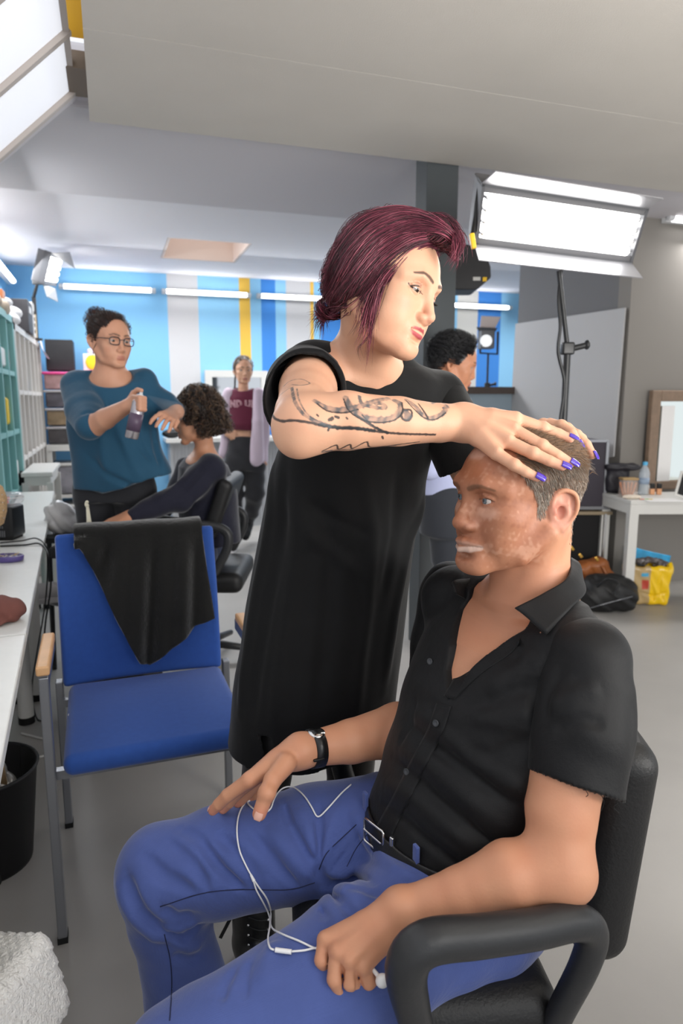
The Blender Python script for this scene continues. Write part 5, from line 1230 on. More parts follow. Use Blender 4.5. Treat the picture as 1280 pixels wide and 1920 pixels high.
parts_.append(family([[(790, 440), (735, 455), (690, 500), (660, 545), (645, 570)], [(760, 420), (700, 440), (655, 490), (630, 550), (622, 570)]], 900, .008, .0007))
def free(l, n, w, jit, cl=1.): 
    base = spline(np.array([P(*x) for x in l]), 5); ps, ws, cs = [], [], []
    for i in range(n):
        tt = np.linspace(0, 1, len(base))[:, None]; j = rng.normal(size=3)*jit; j2 = rng.normal(size=3)*jit*.5; cut = rng.integers(int(len(base)*.6), len(base)+1)
        ps.append((base+j*(.3+.7*tt)+j2*np.sin(tt*PI*1.5)+np.sin(tt*7+rng.uniform(0, 6))*jit*.3)[:cut]); ws.append(w*(.6+.7*rng.random())); r = rng.random(); cs.append((burg if r < .6 else (bdk*1.3 if r < .8 else bhi))*cl)
    return strands(ps, ws, cs, 3, .12)
# side locks over the cheek and ear, bun with loose ends, flyaways
parts_.append(free([(742, 498, 1.150), (716, 535, 1.135), (702, 580, 1.135), (694, 630, 1.15), (686, 680, 1.165)], 60, .0005, .006))
parts_.append(free([(715, 520, 1.145), (694, 560, 1.14), (680, 610, 1.15), (668, 640, 1.16)], 110, .0005, .008))
parts_.append(free([(700, 590, 1.14), (692, 630, 1.15), (672, 655, 1.17), (683, 688, 1.17)], 8, .0005, .003, .6))
parts_.append(free([(690, 545, 1.16), (665, 560, 1.18), (648, 570, 1.22), (632, 574, 1.26)], 260, .0007, .012))
for a in range(7):
    ang = rng.uniform(-.6, .6); cxx, cyy = 622+rng.uniform(-10, 14), 570+rng.uniform(-12, 14); rr = rng.uniform(14, 26)
    parts_.append(free([(cxx+rr*math.cos(t+ang), cyy+rr*.8*math.sin(t+ang), 1.275+.02*math.sin(t*1.3+a)) for t in np.linspace(0, 4.6, 8)], 60, .0007, .0035))
for e in [(585, 612), (590, 640), (578, 600), (600, 625), (583, 590), (612, 632), (592, 565)]:
    parts_.append(free([(628, 574, 1.27), (612, 585, 1.28), ((612+e[0])/2-3, (585+e[1])/2-3, 1.29), (e[0], e[1], 1.29)], 34, .0006, .006, 1.15))
for l in ([(700, 398, 1.25), (660, 420, 1.25), (625, 480, 1.26), (612, 540, 1.27)], [(700, 405, 1.24), (650, 440, 1.25), (618, 500, 1.26), (612, 560, 1.27)], [(690, 410, 1.24), (645, 450, 1.25), (625, 520, 1.26), (618, 545, 1.27)]): parts_.append(free(l, 30, .0004, .008))
for l in ([(840, 430, 1.18), (858, 445, 1.16), (857, 475, 1.15), (848, 495, 1.15)], [(800, 402, 1.2), (840, 415, 1.18), (860, 450, 1.16), (855, 480, 1.155)], [(820, 410, 1.2), (848, 430, 1.18), (858, 460, 1.16), (842, 492, 1.15)]): parts_.append(free(l, 120, .0006, .006, 1.2))
for i in range(26):
    u0 = rng.uniform(680, 850); v0 = 402+abs(u0-745)**1.5*.02; parts_.append(free([(u0, v0+8, 1.22), (u0+rng.uniform(-6, 12), v0-6, 1.22), (u0+rng.uniform(-18, 26), v0-rng.uniform(4, 20), 1.22)], 2, .00022, .002, 1.3))
V_, F_, Cc = merge(*parts_)
mesh_obj('hair', V_, F_, M_hair, wR_, frame='C', colors=Cc)
tie = MB(); tie.tube(spline([P(648, 556, 1.255), P(642, 566, 1.24), P(646, 580, 1.255), P(652, 570, 1.27)], 5, True), .005, 8, closed=True); tie.build('hair_tie', M_blackm, wR_, 'C')
# ---- long black T-shirt
M_tee = mat('black_jersey', '#08090b', rough=.75, sheen=.12, bump=[(600, .2, .001), (16, .25, .006)], spec=.3)
WA = math.atan2(.62, .78)
rw_ = [(.585, -.062, 1.425, .205, .150), (.70, -.050, 1.43, .200, .150), (.80, -.038, 1.435, .196, .146), (.90, -.025, 1.435, .190, .142), (1.03, -.004, 1.43, .184, .136), (1.15, .018, 1.415, .182, .132), (1.25, .045, 1.395, .182, .118), (1.31, .065, 1.385, .170, .100), (1.36, .068, 1.375, .120, .072), (1.385, .062, 1.365, .07, .05)]
D = Sculpt(); D.loft(rw_, .0, ang=WA)
D.chain([nb+(0, .005, -.012), sR+(.004, .008, .002)], [.052, .059], .04); D.chain([nb+(0, .005, -.012), sL+(0, -.01, .002)], [.052, .053], .04)
D.ell(sR+(.006, .004, -.018), (.064, .064, .070), k=.03); D.ell(sL+(-.01, 0, -.02), (.058, .056, .06), k=.03)
D.chain([nb+(.006, -.014, .11), nb+(.012, -.024, .040)], [.070, .067], .006, 's')
D.func(lambda X: np.abs(X@np.array([.78, .62, 0])-(-.062*.78+1.425*.62-.165))-.004+9*np.maximum(X[:, 2]-.66, 0), .001)   # side slit
for l, w, h in [([(515, 850), (505, 960), (480, 1100), (455, 1260), (448, 1340)], .012, .012), ([(535, 860), (530, 980), (505, 1120), (478, 1280), (470, 1370)], .012, -.012), ([(560, 870), (560, 1000), (540, 1150), (520, 1300), (512, 1390)], .016, .010),
    ([(600, 900), (620, 1050), (610, 1200), (590, 1395)], .018, -.008), ([(680, 880), (700, 1000), (690, 1150), (670, 1300), (660, 1390)], .016, .007), ([(820, 900), (770, 1010), (740, 1150), (720, 1300)], .014, .010), ([(830, 930), (795, 1050), (770, 1180), (755, 1280)], .012, -.008),
    ([(745, 870), (740, 1000), (715, 1130)], .012, -.006), ([(560, 700), (600, 690), (640, 730)], .008, .004), ([(575, 672), (610, 668), (640, 690)], .006, -.004), ([(700, 745), (690, 800), (640, 870)], .010, -.005), ([(760, 745), (800, 780), (830, 840)], .010, .005), ([(515, 860), (600, 960), (720, 1010)], .014, -.005), ([(520, 880), (590, 1010), (690, 1090)], .014, .005)]: D.fold(D.hit(l), w, h)
D.disp = lambda X: .0018*np.sin(X@np.array([34., 22, 8])+2*np.sin(X@np.array([9., -14, 11])))+.003*np.sin(X[:, 0]*40+X[:, 1]*34)*sstep(.95, .6, X[:, 2])
tee = D.build('t_shirt', M_tee, wR_, .0032)
def tsleeve(S_, e, r0, r1, hems, f0=.05, flare=1.):
    U = Sculpt(); d = e-S_; U.chain([S_, S_+d*.3, S_+d*.95], [r0, (r0+r1)/2, r1], .02); n = np.cross(hems[1]-hems[0], hems[2]-hems[0]); n /= np.linalg.norm(n); n = n if n@d > 0 else -n
    U.func(lambda X: -((X-hems[0])@n), .002); U.chain([S_+d*f0, S_+d*1.2], [r1-.0065, r1-.004], .001, 's'); return U, n
U, n_ = tsleeve(sR+(-.006, .0, -.008), eR+(-.004, 0, .012), .064, .068, [P(506, 800, 1.10), P(606, 741, 1.15), P(550, 700, 1.15)], .25)
for l, w, h in [([(520, 690), (560, 670), (610, 680)], .006, .004), ([(515, 720), (545, 690), (600, 690)], .005, -.003), ([(560, 660), (600, 660), (640, 690)], .006, .004)]: U.fold(U.hit(l), w, h)
U.build('sleeve', M_tee, tee, .003)
U, n_ = tsleeve(sL+(0, 0, -.006), eL, .062, .062, [P(828, 892, 1.36), P(890, 848, 1.40), P(850, 860, 1.5)]); U.build('sleeve', M_tee, tee, .003)
# ---- shorts edge, tights, boots
M_tights = mat('sheer_tights', '#1d1614', rough=.6, sheen=.3)
G = Sculpt(); 
G.chain([(-.115, 1.41, .86), (-.150, 1.385, .62), (-.165, 1.39, .50), (-.185, 1.41, .36), (-.205, 1.42, .16), (-.205, 1.42, .10)], [.082, .070, .052, .054, .036, .034], .03)
G.chain([(.02, 1.45, .86), (.025, 1.44, .62), (.02, 1.44, .50), (.015, 1.46, .36), (.0, 1.47, .16), (.0, 1.47, .10)], [.082, .070, .052, .054, .036, .034], .03)
G.ell((-.045, 1.435, .88), (.15, .09, .09), rotz(.6), .03); G.build('tights', M_tights, wR_, .005)
Sh = Sculpt(); Sh.chain([(-.120, 1.41, .80), (-.147, 1.388, .60)], [.088, .078], .02); Sh.chain([(.03, 1.45, .80), (.026, 1.443, .60)], [.088, .078], .02); Sh.half((0, 0, .585), (0, 0, -1)); Sh.build('shorts', M_tee, wR_, .006)
M_boot = mat('boot_leather', '#131314', rough=.35, bump=(60, .3, .002), coat=.2)
for bxx, byy in ((-.205, 1.42), (.0, 1.47)):
    Z = Sculpt(); d = np.array([.35, -.93, 0]); c = np.array([bxx, byy, 0])
    Z.chain([c+(0, 0, .17), c+(0, 0, .08)], [.050, .050], .02); Z.chain([c+(0, 0, .055), c+d*.10+(0, 0, .045), c+d*.15+(0, 0, .04)], [.048, .042, .036], .02); Z.half((0, 0, .022), (0, 0, -1)); Z.chain([c+(0, 0, .23), c+(0, 0, .165)], [.040, .040], .003, 's')
    bo = Z.build('boot', M_boot, wR_, .0035)
    so_ = MB(); so_.prism([c+np.array([x*d[0]-y*d[1], x*d[1]+y*d[0], 0]) for x, y in [(-.05, -.035), (.0, -.045), (.10, -.045), (.17, -.032), (.19, 0), (.17, .032), (.10, .045), (0, .045), (-.05, .035)]], (0, 0, .026)); so_.build('sole', M_rubber, bo, 'C', bev=.004)
    lc = MB()
    for i, z in enumerate((.075, .10, .125, .15)):
        r_ = d*.049; s_ = np.array([-d[1], d[0], 0])*.022; lc.tube(spline([c+r_*.93+s_+(0, 0, z), c+r_*1.06+(0, 0, z+.010), c+r_*.93-s_+(0, 0, z+.020)], 4), .0016, 5)
    lc.build('lace', M_black, bo, 'C')
    for i, z in enumerate((.075, .10, .125, .15)):
        for sd in (-1, 1): ey = MB(); ey.ball(c+d*.0455+np.array([-d[1], d[0], 0])*.023*sd+(0, 0, z), .0032, 8); ey.build('eyelet', M_chrome, bo, 'C')
    if bxx < -.1:
        t_ = MB(); t_.box(c+np.array([-.062, -.012, .115]), (.008, .003, .07), R=roty(.45), bev=.001); t_.build('zip_pull', M_black, bo, 'C')
# ---------------------------------------------------------------- people further back
M_skinb = mat('skin_far', (.6, .4, .3), rough=.5, attr=True, sss=.05)
def hair_on(hd, par, cols, accept, n, L, w, dirf, seed=3, top=1., extra=None, lift=.3, nside=3):
    sk = Sculpt(); hd.build(sk, {'top': top}, ears=False); rg = np.random.default_rng(seed)
    X, q, N = scalp_points(hd, sk, n, accept, rg); ps, ws, cs = [], [], []; cols = [np.array(lin(c)) for c in cols]
    for i in range(len(X)):
        t = hd.M@np.asarray(dirf(q[i]), float); t = t-N[i]*(t@N[i]); t /= np.linalg.norm(t)+1e-9; j = rg.normal(size=3)*.2; l = L*rg.uniform(.7, 1.2)
        ps.append(np.array([X[i], X[i]+(t*.5+N[i]*lift*1.4+j*.2)*l, X[i]+(t+N[i]*lift+j*.5)*l])); ws.append(w); cs.append(cols[int(rg.integers(len(cols)))]*rg.uniform(.7, 1.15))
    hv = strands(ps, ws, cs, nside)
    Vc, Fc = sk.mesh(.006, lo=hd.o-.17, hi=hd.o+.17); ql = hd.loc(Vc); kp = accept(ql)
    Nc = np.stack([sk.ev(Vc+np.eye(3)[i]*.003)-sk.ev(Vc-np.eye(3)[i]*.003) for i in range(3)], 1); Nc /= np.linalg.norm(Nc, axis=1)[:, None]
    parts = [hv, (Vc+Nc*.003, Fc[kp[Fc].all(1)], np.tile(cols[0]*.6, (len(Vc), 1)))]+(extra or [])
    V_, F_, C_ = merge(*parts); return mesh_obj('hair', V_, F_, M_hair, par, frame='C', colors=C_)
def ball_hair(c, r, n, L, w, cols, seed, curl=0., R=None):
    rg = np.random.default_rng(seed); d = rg.normal(size=(n, 3)); d /= np.linalg.norm(d, axis=1)[:, None]; r = np.asarray(r, float)*np.ones(3); ps, ws, cs = [], [], []; cols = [np.array(lin(k)) for k in cols]
    for i in range(n):
        a = np.asarray(c)+(d[i]*r if R is None else R@(d[i]*r)); t = np.cross(d[i], rg.normal(size=3)); t /= np.linalg.norm(t)
        if curl:
            u = np.cross(d[i], t); m = 14; th = np.linspace(0, 2*PI*rg.uniform(1.2, 2.2), m)[:, None]; cr = curl*rg.uniform(.6, 1.2)
            ps.append(a+cr*(np.cos(th)*t+np.sin(th)*(u*.6+d[i]*.8))+th/6*(d[i]*L*.25+np.array([0, 0, -L*.35])))
        else: ps.append(np.array([a, a+t*L*.5+d[i]*.004, a+t*L]))
        ws.append(w*rg.uniform(.7, 1.2)); cs.append(cols[int(rg.integers(len(cols)))]*rg.uniform(.6, 1.3))
    return strands(ps, ws, cs, 3, .6)
def hand_simple(S, wr, d, n, L=.17, curl=.3, spread=.12, r=.0095, side=1, thumb=True):
    d = np.asarray(d, float)/np.linalg.norm(d); n = np.asarray(n, float); n = n-d*(n@d); n /= np.linalg.norm(n); x = np.cross(d, n)
    for i in range(4):
        o = (i-1.5)*.021; kn = wr+d*L*.48+x*o; S.chain([wr+x*o*.4, kn], [.021, .0125], .012)
        f1 = kn+(d*math.cos(curl)-n*math.sin(curl)+x*(i-1.5)*spread)*L*.23*(1-.1*abs(i-1.3)); f2 = f1+(d*math.cos(curl*2.2)-n*math.sin(curl*2.2)+x*(i-1.5)*spread)*L*.16; f3 = f2+(d*math.cos(curl*3)-n*math.sin(curl*3))*L*.11
        S.chain([kn, f1, f2, f3], [r*1.05, r, r*.9, r*.75], .003)
    if thumb: t0 = wr+d*L*.12+x*side*.024; S.chain([wr+x*side*.01, t0, t0+(d*.75+x*side*.6-n*.2)*L*.22, t0+(d*.95+x*side*.4-n*.4)*L*.42], [.018, .014, .011, .009], .008)
def bunball(c, r):
    k = Sculpt(); k.ball(c, r); V, F = k.mesh(.006); return V, F, np.tile(np.array(lin('#2e201b')), (len(V), 1))
# --- woman in a teal top with glasses and spray can
tR = empty('person', CV(-1.02, 3.15, 0), 'woman in glasses and loose teal top, hair in a bun, holding a spray can', 'person')
ht = Head(P(206, 637, 3.12), (.74, -.66, -.10), (0.05, 0, 1), (1.0, 1.0, .97))
def PY(l, Y): return [P(x[0], x[1], x[2] if len(x) > 2 else Y) for x in l]
B = Sculpt(); ht.build(B, {'jaw': 1.1, 'open': .004, 'lips': .55})
nbt = P(207, 712, 3.14)
B.chain([ht(0, -.02, -.03), nbt], [.055, .060], .03); B.chain([nbt, P(158, 728, 3.12)], [.05, .045], .05); B.chain([nbt, P(262, 722, 3.22)], [.05, .045], .05); B.ell(P(210, 738, 3.15), (.11, .06, .085), k=.04)
e1 = P(172, 800, 2.86); w1 = P(238, 762, 2.74); B.chain([P(150, 735, 3.12), e1], [.050, .042], .03); B.chain([e1, e1*.6+w1*.4, w1], [.044, .042, .027], .03)
canP = P(263, 745, 2.70); hd_ = w1
for i, (zz, yy) in enumerate(((742, 0), (750, .0), (758, 0), (766, 0))):
    k0 = P(250, 744+i*7, 2.715); B.chain([w1, k0], [.020, .0115], .012); B.chain([k0, P(262, 746+i*7, 2.665), P(271, 747+i*7, 2.69), P(268, 748+i*7, 2.72)], [.0105, .010, .0095, .008], .002)
B.chain([w1, P(250, 737, 2.74), P(258, 731, 2.72), P(265, 732, 2.70)], [.018, .011, .010, .0085], .006)
e2 = P(302, 765, 3.10); w2 = P(311, 775, 3.02); B.chain([P(268, 732, 3.22), P(308, 752, 3.18), P(330, 772, 3.12)], [.048, .040, .032], .03); B.chain([P(330, 772, 3.12), P(318, 780, 3.05)], [.032, .025], .02)
hand_simple(B, P(322, 778, 3.08), P(308, 784, 2.98)-P(322, 778, 3.08), (.2, -.8, .5), .15, .35, .14, .0095, -1)
def tcol(X):
    C = blotch(X, '#d29c80', .04, 50, 4); C = ht.face_color(X, C, lip='#b06a5e', brow='#2b1d17', lipw=.7, browk=1.2); q = ht.loc(X)
    for m in (-1, 1): C = mix(C, lin('#c87f68'), (1-sstep(.2, 1.1, np.sqrt((((q-np.array([m*.046, .07, -.04]))/.022)**2).sum(1))))*.4)
    return C
B.build('body', M_skinb, tR, .0045, paint=tcol); ht.eyes(tR, '#3a2c22', look=(.05, .95, -.2))
hair_on(ht, tR, ['#2c1f1b', '#4a342b', '#3b2a24'], lambda q: (np.where(q[:, 2] > .05, .066, np.interp(q[:, 2], [-.03, .05], [.0, .052]))-q[:, 1] > 0) & (q[:, 2] > -.045), 2600, .03, .0014, lambda q: (0, -1, .35), extra=[bunball(ht(.012, -.085, .080), .036), ball_hair(ht(.012, -.085, .080), (.042, .038, .042), 520, .05, .0014, ['#4a3028', '#6b4232', '#2e201b'], 5), ball_hair(ht(.0, -.085, .088), (.026, .024, .026), 200, .03, .003, ['#2e201b'], 6), strands([np.array([ht(.07, .01, -.02), ht(.078, .0, -.05), ht(.072, -.01, -.075), ht(.078, -.005, -.09)])], [.002], [np.array(lin('#3b2a24'))])])
M_frame = mat('glasses_frame', '#1c2733', rough=.25, coat=.5)
gl = empty('glasses', CV(*ht(0, .1, 0)), 'dark-rimmed glasses worn by the woman in teal', 'glasses')
for m in (-1, 1):
    b = MB(); b.tube(spline([ht(m*(.034+.0245*np.sign(math.cos(t))*abs(math.cos(t))**.6), .104-.006*abs(math.cos(t)), -.004+.0165*np.sign(math.sin(t))*abs(math.sin(t))**.7) for t in np.linspace(0, 2*PI, 10, endpoint=False)], 3, True), .0024, 6, closed=True); b.build('rim', M_frame, gl, 'C')
    b = MB(); b.tube([ht(m*.057, .098, .004), ht(m*.079, .06, .004), ht(m*.080, -.01, -.002)], .0019, 6); b.build('temple', M_frame, gl, 'C')
    b = MB(); b.tube([ht(m*.034-.02, .103, -.003), ht(m*.034+.02, .103, -.003)], .0001, 4)
b = MB(); b.tube([ht(-.012, .107, .002), ht(0, .110, .004), ht(.012, .107, .002)], .0018, 6); b.build('bridge', M_frame, gl, 'C')
M_teal_top = mat('teal_jersey', '#1f4f6b', rough=.8, sheen=.3, bump=(14, .3, .01))
D = Sculpt()
D.loft([(P(1, 915, 3.15)[2], -1.03, 3.15, .205, .13), (1.05, -1.04, 3.15, .200, .13), (1.2, -1.05, 3.15, .205, .13), (1.33, -1.045, 3.15, .200, .12), (1.40, -1.03, 3.15, .15, .085), (1.43, -1.03, 3.15, .10, .06)], 0, ang=.12)
D.chain([P(210, 716, 3.16), P(150, 722, 3.12)], [.05, .066], .03); D.chain([P(210, 716, 3.18), P(268, 716, 3.2)], [.05, .062], .03)
D.chain([P(148, 728, 3.12), P(160, 770, 2.99), e1+(-.004, 0, .004)], [.075, .078, .062], .03); D.chain([P(270, 735, 3.2), P(310, 757, 3.17), P(326, 770, 3.14)], [.062, .052, .046], .03)
D.ell(P(203, 694, 3.06), (.108, .13, .080), k=.006, op='s')
D.ell(P(250, 890, 3.12), (.17, .12, .13), k=.06)
for l, w, h in [([(180, 760), (190, 830), (200, 900)], .02, .012), ([(215, 790), (240, 850), (270, 910)], .02, .014), ([(160, 850), (200, 890), (260, 915)], .015, -.014), ([(285, 770), (290, 830), (300, 890)], .014, -.016), ([(240, 770), (265, 840), (300, 900)], .014, -.010), ([(150, 780), (168, 770), (180, 790)], .01, -.008)]: D.fold(D.hit(l), w, h)
D.half(P(200, 922, 3.15)-(0, 0, 0), (.30, 0, -1)); D.disp = lambda X: .004*np.sin(X@np.array([22., 12, 8])+2*np.sin(X@np.array([6., -9, 7])))
D.build('top', M_teal_top, tR, .006)
M_dkpant = mat('charcoal_trousers', '#26272c', rough=.85, sheen=.3, bump=(20, .3, .006))
D = Sculpt(); D.loft([(.86, -1.06, 3.17, .185, .125), (1.0, -1.06, 3.17, .175, .12), (1.12, -1.06, 3.16, .16, .115)], 0); D.chain([(-1.15, 3.17, .90), (-1.15, 3.15, .50), (-1.16, 3.2, .10)], [.10, .07, .06], .03); D.chain([(-.97, 3.17, .90), (-.96, 3.15, .50), (-.95, 3.2, .10)], [.10, .07, .06], .03); D.build('trousers', M_dkpant, tR, .008)
for xx in (-1.16, -.95): Z = Sculpt(); Z.chain([(xx, 3.22, .04), (xx+.05, 3.10, .04)], [.04, .035]); Z.build('shoe', M_blackm, tR, .008)
can = empty('spray_can', CV(*P(258, 785, 2.70)), 'silver and purple-banded spray can in the hand of woman in teal', 'can')
ca0, ca1 = P(246, 822, 2.69), P(263, 744, 2.70); dd = (ca1-ca0)/np.linalg.norm(ca1-ca0); Rc = frame_of(dd).T; Lc = np.linalg.norm(ca1-ca0)
b = MB(); b.lathe([(0, 0), (.024, 0), (.026, .004), (.026, Lc*.86), (.020, Lc*.92), (.012, Lc*.95), (0, Lc*.95)], ca0, 24, R=Rc); b.build('can_body', mat('can_metal', '#b9b4b8', rough=.25, metal=.8), can, 'C')
b = MB(); b.lathe([(.0265, .03), (.0268, .03), (.0268, Lc*.6), (.0265, Lc*.6)], ca0, 24, R=Rc); b.build('label', mat('can_label', '#5a4a5e', rough=.35), can, 'C')
b = MB(); b.lathe([(0, 0), (.019, 0), (.017, .016), (.007, .022), (.006, .030), (0, .030)], ca0+dd*Lc*.93, 18, R=Rc); b.build('nozzle', mat('can_nozzle', '#d7d9dc', rough=.3), can, 'C')
# fine mist from the nozzle, as a thin smoke volume
sp0, sp1 = P(276, 742, 2.70), P(336, 772, 3.02); msp = MB(); msp.tube(spline([sp0, sp0*.7+sp1*.3, sp0*.35+sp1*.65, sp1], 4), np.linspace(.003, .040, 13), 12)
mm = bpy.data.materials.new('mist'); mm.use_nodes = True; nt = mm.node_tree; nt.nodes.remove(nt.nodes['Principled BSDF']); v = nt.nodes.new('ShaderNodeVolumeScatter'); v.inputs['Density'].default_value = 3.2; v.inputs['Color'].default_value = (.8, .82, .86, 1); nt.links.new(v.outputs[0], nt.nodes['Material Output'].inputs['Volume'])
mo = msp.build('spray_mist', mm, None, 'C'); tag(mo, 'fine mist blowing from the spray can towards the curly hair', 'mist', kind='stuff')
# --- seated woman with curly hair
cR = empty('person', CV(-.72, 3.25, 0), 'seated woman with curly brown hair in navy jumper, hand shading her face', 'person')
hc = Head(P(366, 782, 3.32), (-.96, -.20, -.22), (0, 0, 1), (.97, .97, .97))
B = Sculpt(); hc.build(B, {'jaw': .95, 'open': .003}); nbc = P(384, 845, 3.35)
B.chain([hc(0, -.02, -.03), nbc*.5+hc(0, -.02, -.05)*.5, nbc], [.046, .043, .048], .02); B.ell(P(382, 875, 3.36), (.10, .15, .08), k=.04)
wq, hq = P(243, 968, 2.98), P(200, 982, 2.93); B.chain([P(300, 940, 3.05), wq], [.036, .025], .02); hand_simple(B, wq, P(205, 984, 2.92)-wq, (0, -.25, 1), .175, .10, .10, .0095, -1)
B.build('body', M_skinb, cR, .0045, paint=lambda X: hc.face_color(X, blotch(X, '#c58e70', .04, 50, 6), lip='#a8655c', brow='#2b1d17')); hc.eyes(cR, '#2c2019')
cur = ['#3a2a22', '#241a16', '#57402f', '#6b543f']
hcp = hc(0.01, -.035, .035)
ch_ = [ball_hair(hcp, (.088, .10, .100), 520, .05, .0030, cur, 21, .015), ball_hair(hcp, (.105, .118, .115), 620, .06, .0024, cur, 22, .014), ball_hair(hc(0, -.07, -.03), (.085, .07, .07), 260, .05, .0026, cur, 23, .015)]
def inface(V): q = hc.loc(V); return (q[:, 1] > .062) & (q[:, 2] < .045) | ((q[:, 1] > .02) & (q[:, 2] < -.035)) | (q[:, 2] < -.115)
cc_ = []
for V, F, C in ch_:
    bad = inface(V); k = ~bad[F].any(1); cc_.append((V, F[k], C))
sk = Sculpt(); sk.ell(hc(0, -.035, .035), (.088, .098, .098)); sk.ell(hc(0, -.06, -.04), (.07, .05, .05), k=.03); Vs, Fs = sk.mesh(.008); kk = ~inface(Vs); cc_.append((Vs, Fs[kk[Fs].all(1)], np.tile(np.array(lin('#1c1411')), (len(Vs), 1))))
V_, F_, C_ = merge(*cc_); mesh_obj('hair', V_, F_, M_hair, cR, frame='C', colors=C_)
M_navy = mat('navy_knit', '#191a2b', rough=.9, sheen=.4, bump=[(90, .3, .003), (15, .3, .01)])
D = Sculpt(); D.loft([(.62, -.66, 3.36, .15, .17), (.75, -.66, 3.36, .15, .18), (.90, -.67, 3.36, .145, .19), (1.0, -.68, 3.36, .12, .17), (1.05, -.69, 3.36, .07, .10)], 0, ang=.15)
shc = P(395, 880, 3.22); elc = P(335, 935, 3.12); D.chain([shc, elc, P(300, 945, 3.06), wq+(.02, 0, .005)], [.075, .062, .055, .036], .03)
D.chain([P(352, 880, 3.5), P(330, 930, 3.4), P(300, 960, 3.3)], [.065, .055, .05], .03); D.ell(nbc, (.060, .060, .045), k=.01, op='s')
for l, w, h in [([(385, 870), (360, 900), (330, 935)], .015, -.012), ([(400, 900), (370, 930), (340, 960)], .02, .012), ([(345, 890), (320, 920), (290, 950)], .012, .010), ([(400, 930), (380, 960), (360, 975)], .015, -.010)]: D.fold(D.hit(l), w, h)
D.disp = lambda X: .003*np.sin(X@np.array([40., 12, 30])); D.build('jumper', M_navy, cR, .006)
M_bjean = mat('dark_jeans', '#3a4054', rough=.9, sheen=.3, bump=(30, .3, .005))
D = Sculpt(); D.chain([(-.72, 3.28, .57), P(190, 988, 2.98)+(0, 0, -.055)], [.11, .075], .03); kn_ = P(178, 990, 2.98)+(0, 0, -.055); D.chain([kn_, kn_+(-.02, 0, -.45)], [.075, .055], .02)
D.chain([(-.72, 3.46, .57), kn_+(.06, .25, 0)], [.11, .08], .03); D.chain([kn_+(.06, .25, 0), kn_+(.02, .25, -.45)], [.075, .055], .02); D.build('jeans', M_bjean, cR, .007)
M_sneak = mat('sneaker_white', '#dcd9da', rough=.5)
def sneaker(c, d, par, m, ms, sc=1.):
    d = np.asarray(d, float)/np.linalg.norm(d); c = np.asarray(c, float); Z = Sculpt(); Z.chain([c+(0, 0, .055), c+d*.09*sc+(0, 0, .045), c+d*.15*sc+(0, 0, .036)], [.040, .038, .034], .02); Z.half(c+(0, 0, .02), (0, 0, -1)); Z.chain([c+(0, 0, .12), c+(0, 0, .075)], [.030, .030], .003, 's')
    o = Z.build('shoe', m, par, .005); b = MB(); s_ = np.array([-d[1], d[0], 0]); b.prism([c+d*a+s_*w for a, w in [(-.045, -.025), (.0, -.04), (.10, -.04), (.16, -.028), (.185, 0), (.16, .028), (.10, .04), (0, .04), (-.045, .025)]], (0, 0, .026)); b.build('sole', ms, o, 'C', bev=.005)
    for i in range(3): l = MB(); l.tube([c+d*(.05+.02*i)+s_*.02+(0, 0, .078-.008*i), c+d*(.05+.02*i)+(0, 0, .086-.008*i), c+d*(.05+.02*i)-s_*.02+(0, 0, .078-.008*i)], .003, 5); l.build('lace', ms, o, 'C')
fz = kn_+(-.04, 0, 0); fz[2] = P(97, 1122, 3.0)[2]; fpt = P(92, 1118, 3.0)
sneaker(fpt+(.05, 0, -.02), (-1, -.3, 0), cR, M_sneak, M_sneak); sneaker(fpt+(.16, .25, -.02), (-1, -.3, 0), cR, M_sneak, M_sneak)
# chair of the seated woman
c2 = empty('salon_chair', CV(-.66, 3.35, 0), 'black leather chair with armrests under woman in navy jumper', 'chair')
A = Sculpt(); a0, a1 = P(432, 905, 3.34), P(405, 985, 3.34); A.box((a0+a1)/2+(0, .02, 0), (.07, .44, .30), np.stack([np.cross((a0-a1)/np.linalg.norm(a0-a1), [0, 1., 0]), [0, 1., 0], (a0-a1)/np.linalg.norm(a0-a1)]), .03); A.build('backrest', M_seatf, c2, .008)
A = Sculpt(); A.box((-.70, 3.36, .46), (.46, .48, .10), None, .04); A.build('seat', M_seatf, c2, .008)
for yy in (3.10, 3.62):
    A = Sculpt(); q0, q1 = P(284, 972, 3.10), P(418, 992, 3.10); q0[1] = q1[1] = yy; A.chain(spline([q0, (q0+q1)/2+(0, 0, .003), q1, q1+(.02, 0, -.08), q1+(-.04, 0, -.2)], 5), [.022]*21, .01); A.build('armrest', M_arm, c2, .006)
b = MB(); b.cyl((-.70, 3.36, .08), (-.70, 3.36, .42), .03); b.build('gas_column', M_chrome, c2, 'C')
for i in range(5):
    a = i*2*PI/5; b = MB(); e_ = np.array([-.70+.28*math.cos(a), 3.36+.28*math.sin(a), .05]); b.tube([(-.70, 3.36, .09), e_], [.025, .015], 8); b.build('base_leg', M_arm, c2, 'C')
# --- woman walking in the far room
fR = empty('person', CV(-.92, 5.95, 0), 'woman in burgundy cropped sweatshirt and lilac cardigan walking in the back', 'person')
hf = Head(P(456, 694, 6.0), (.30, -.95, -.02), (0.02, 0, 1), (.95, .95, .95))
def F6(u, v, dy=0): return P(u, v, 6.0+dy)
B = Sculpt(); hf.build(B, {'jaw': .92, 'open': .0045}); B.chain([hf(0, -.01, -.04), F6(456, 728), F6(456, 738)], [.045, .042, .045], .02); B.ell(F6(458, 750), (.12, .08, .07), k=.03); B.loft([(F6(0, 830)[2], F6(464, 800)[0], 6.0, .115, .085), (F6(0, 795)[2], F6(464, 800)[0], 6.0, .11, .08)], .02)
B.chain([F6(432, 745), F6(420, 790), F6(428, 812)], [.045, .036, .028], .03); hand_simple(B, F6(426, 812, -.05), (1, -.2, -.2), (0, -1, 0), .15, .3, .1, .009)
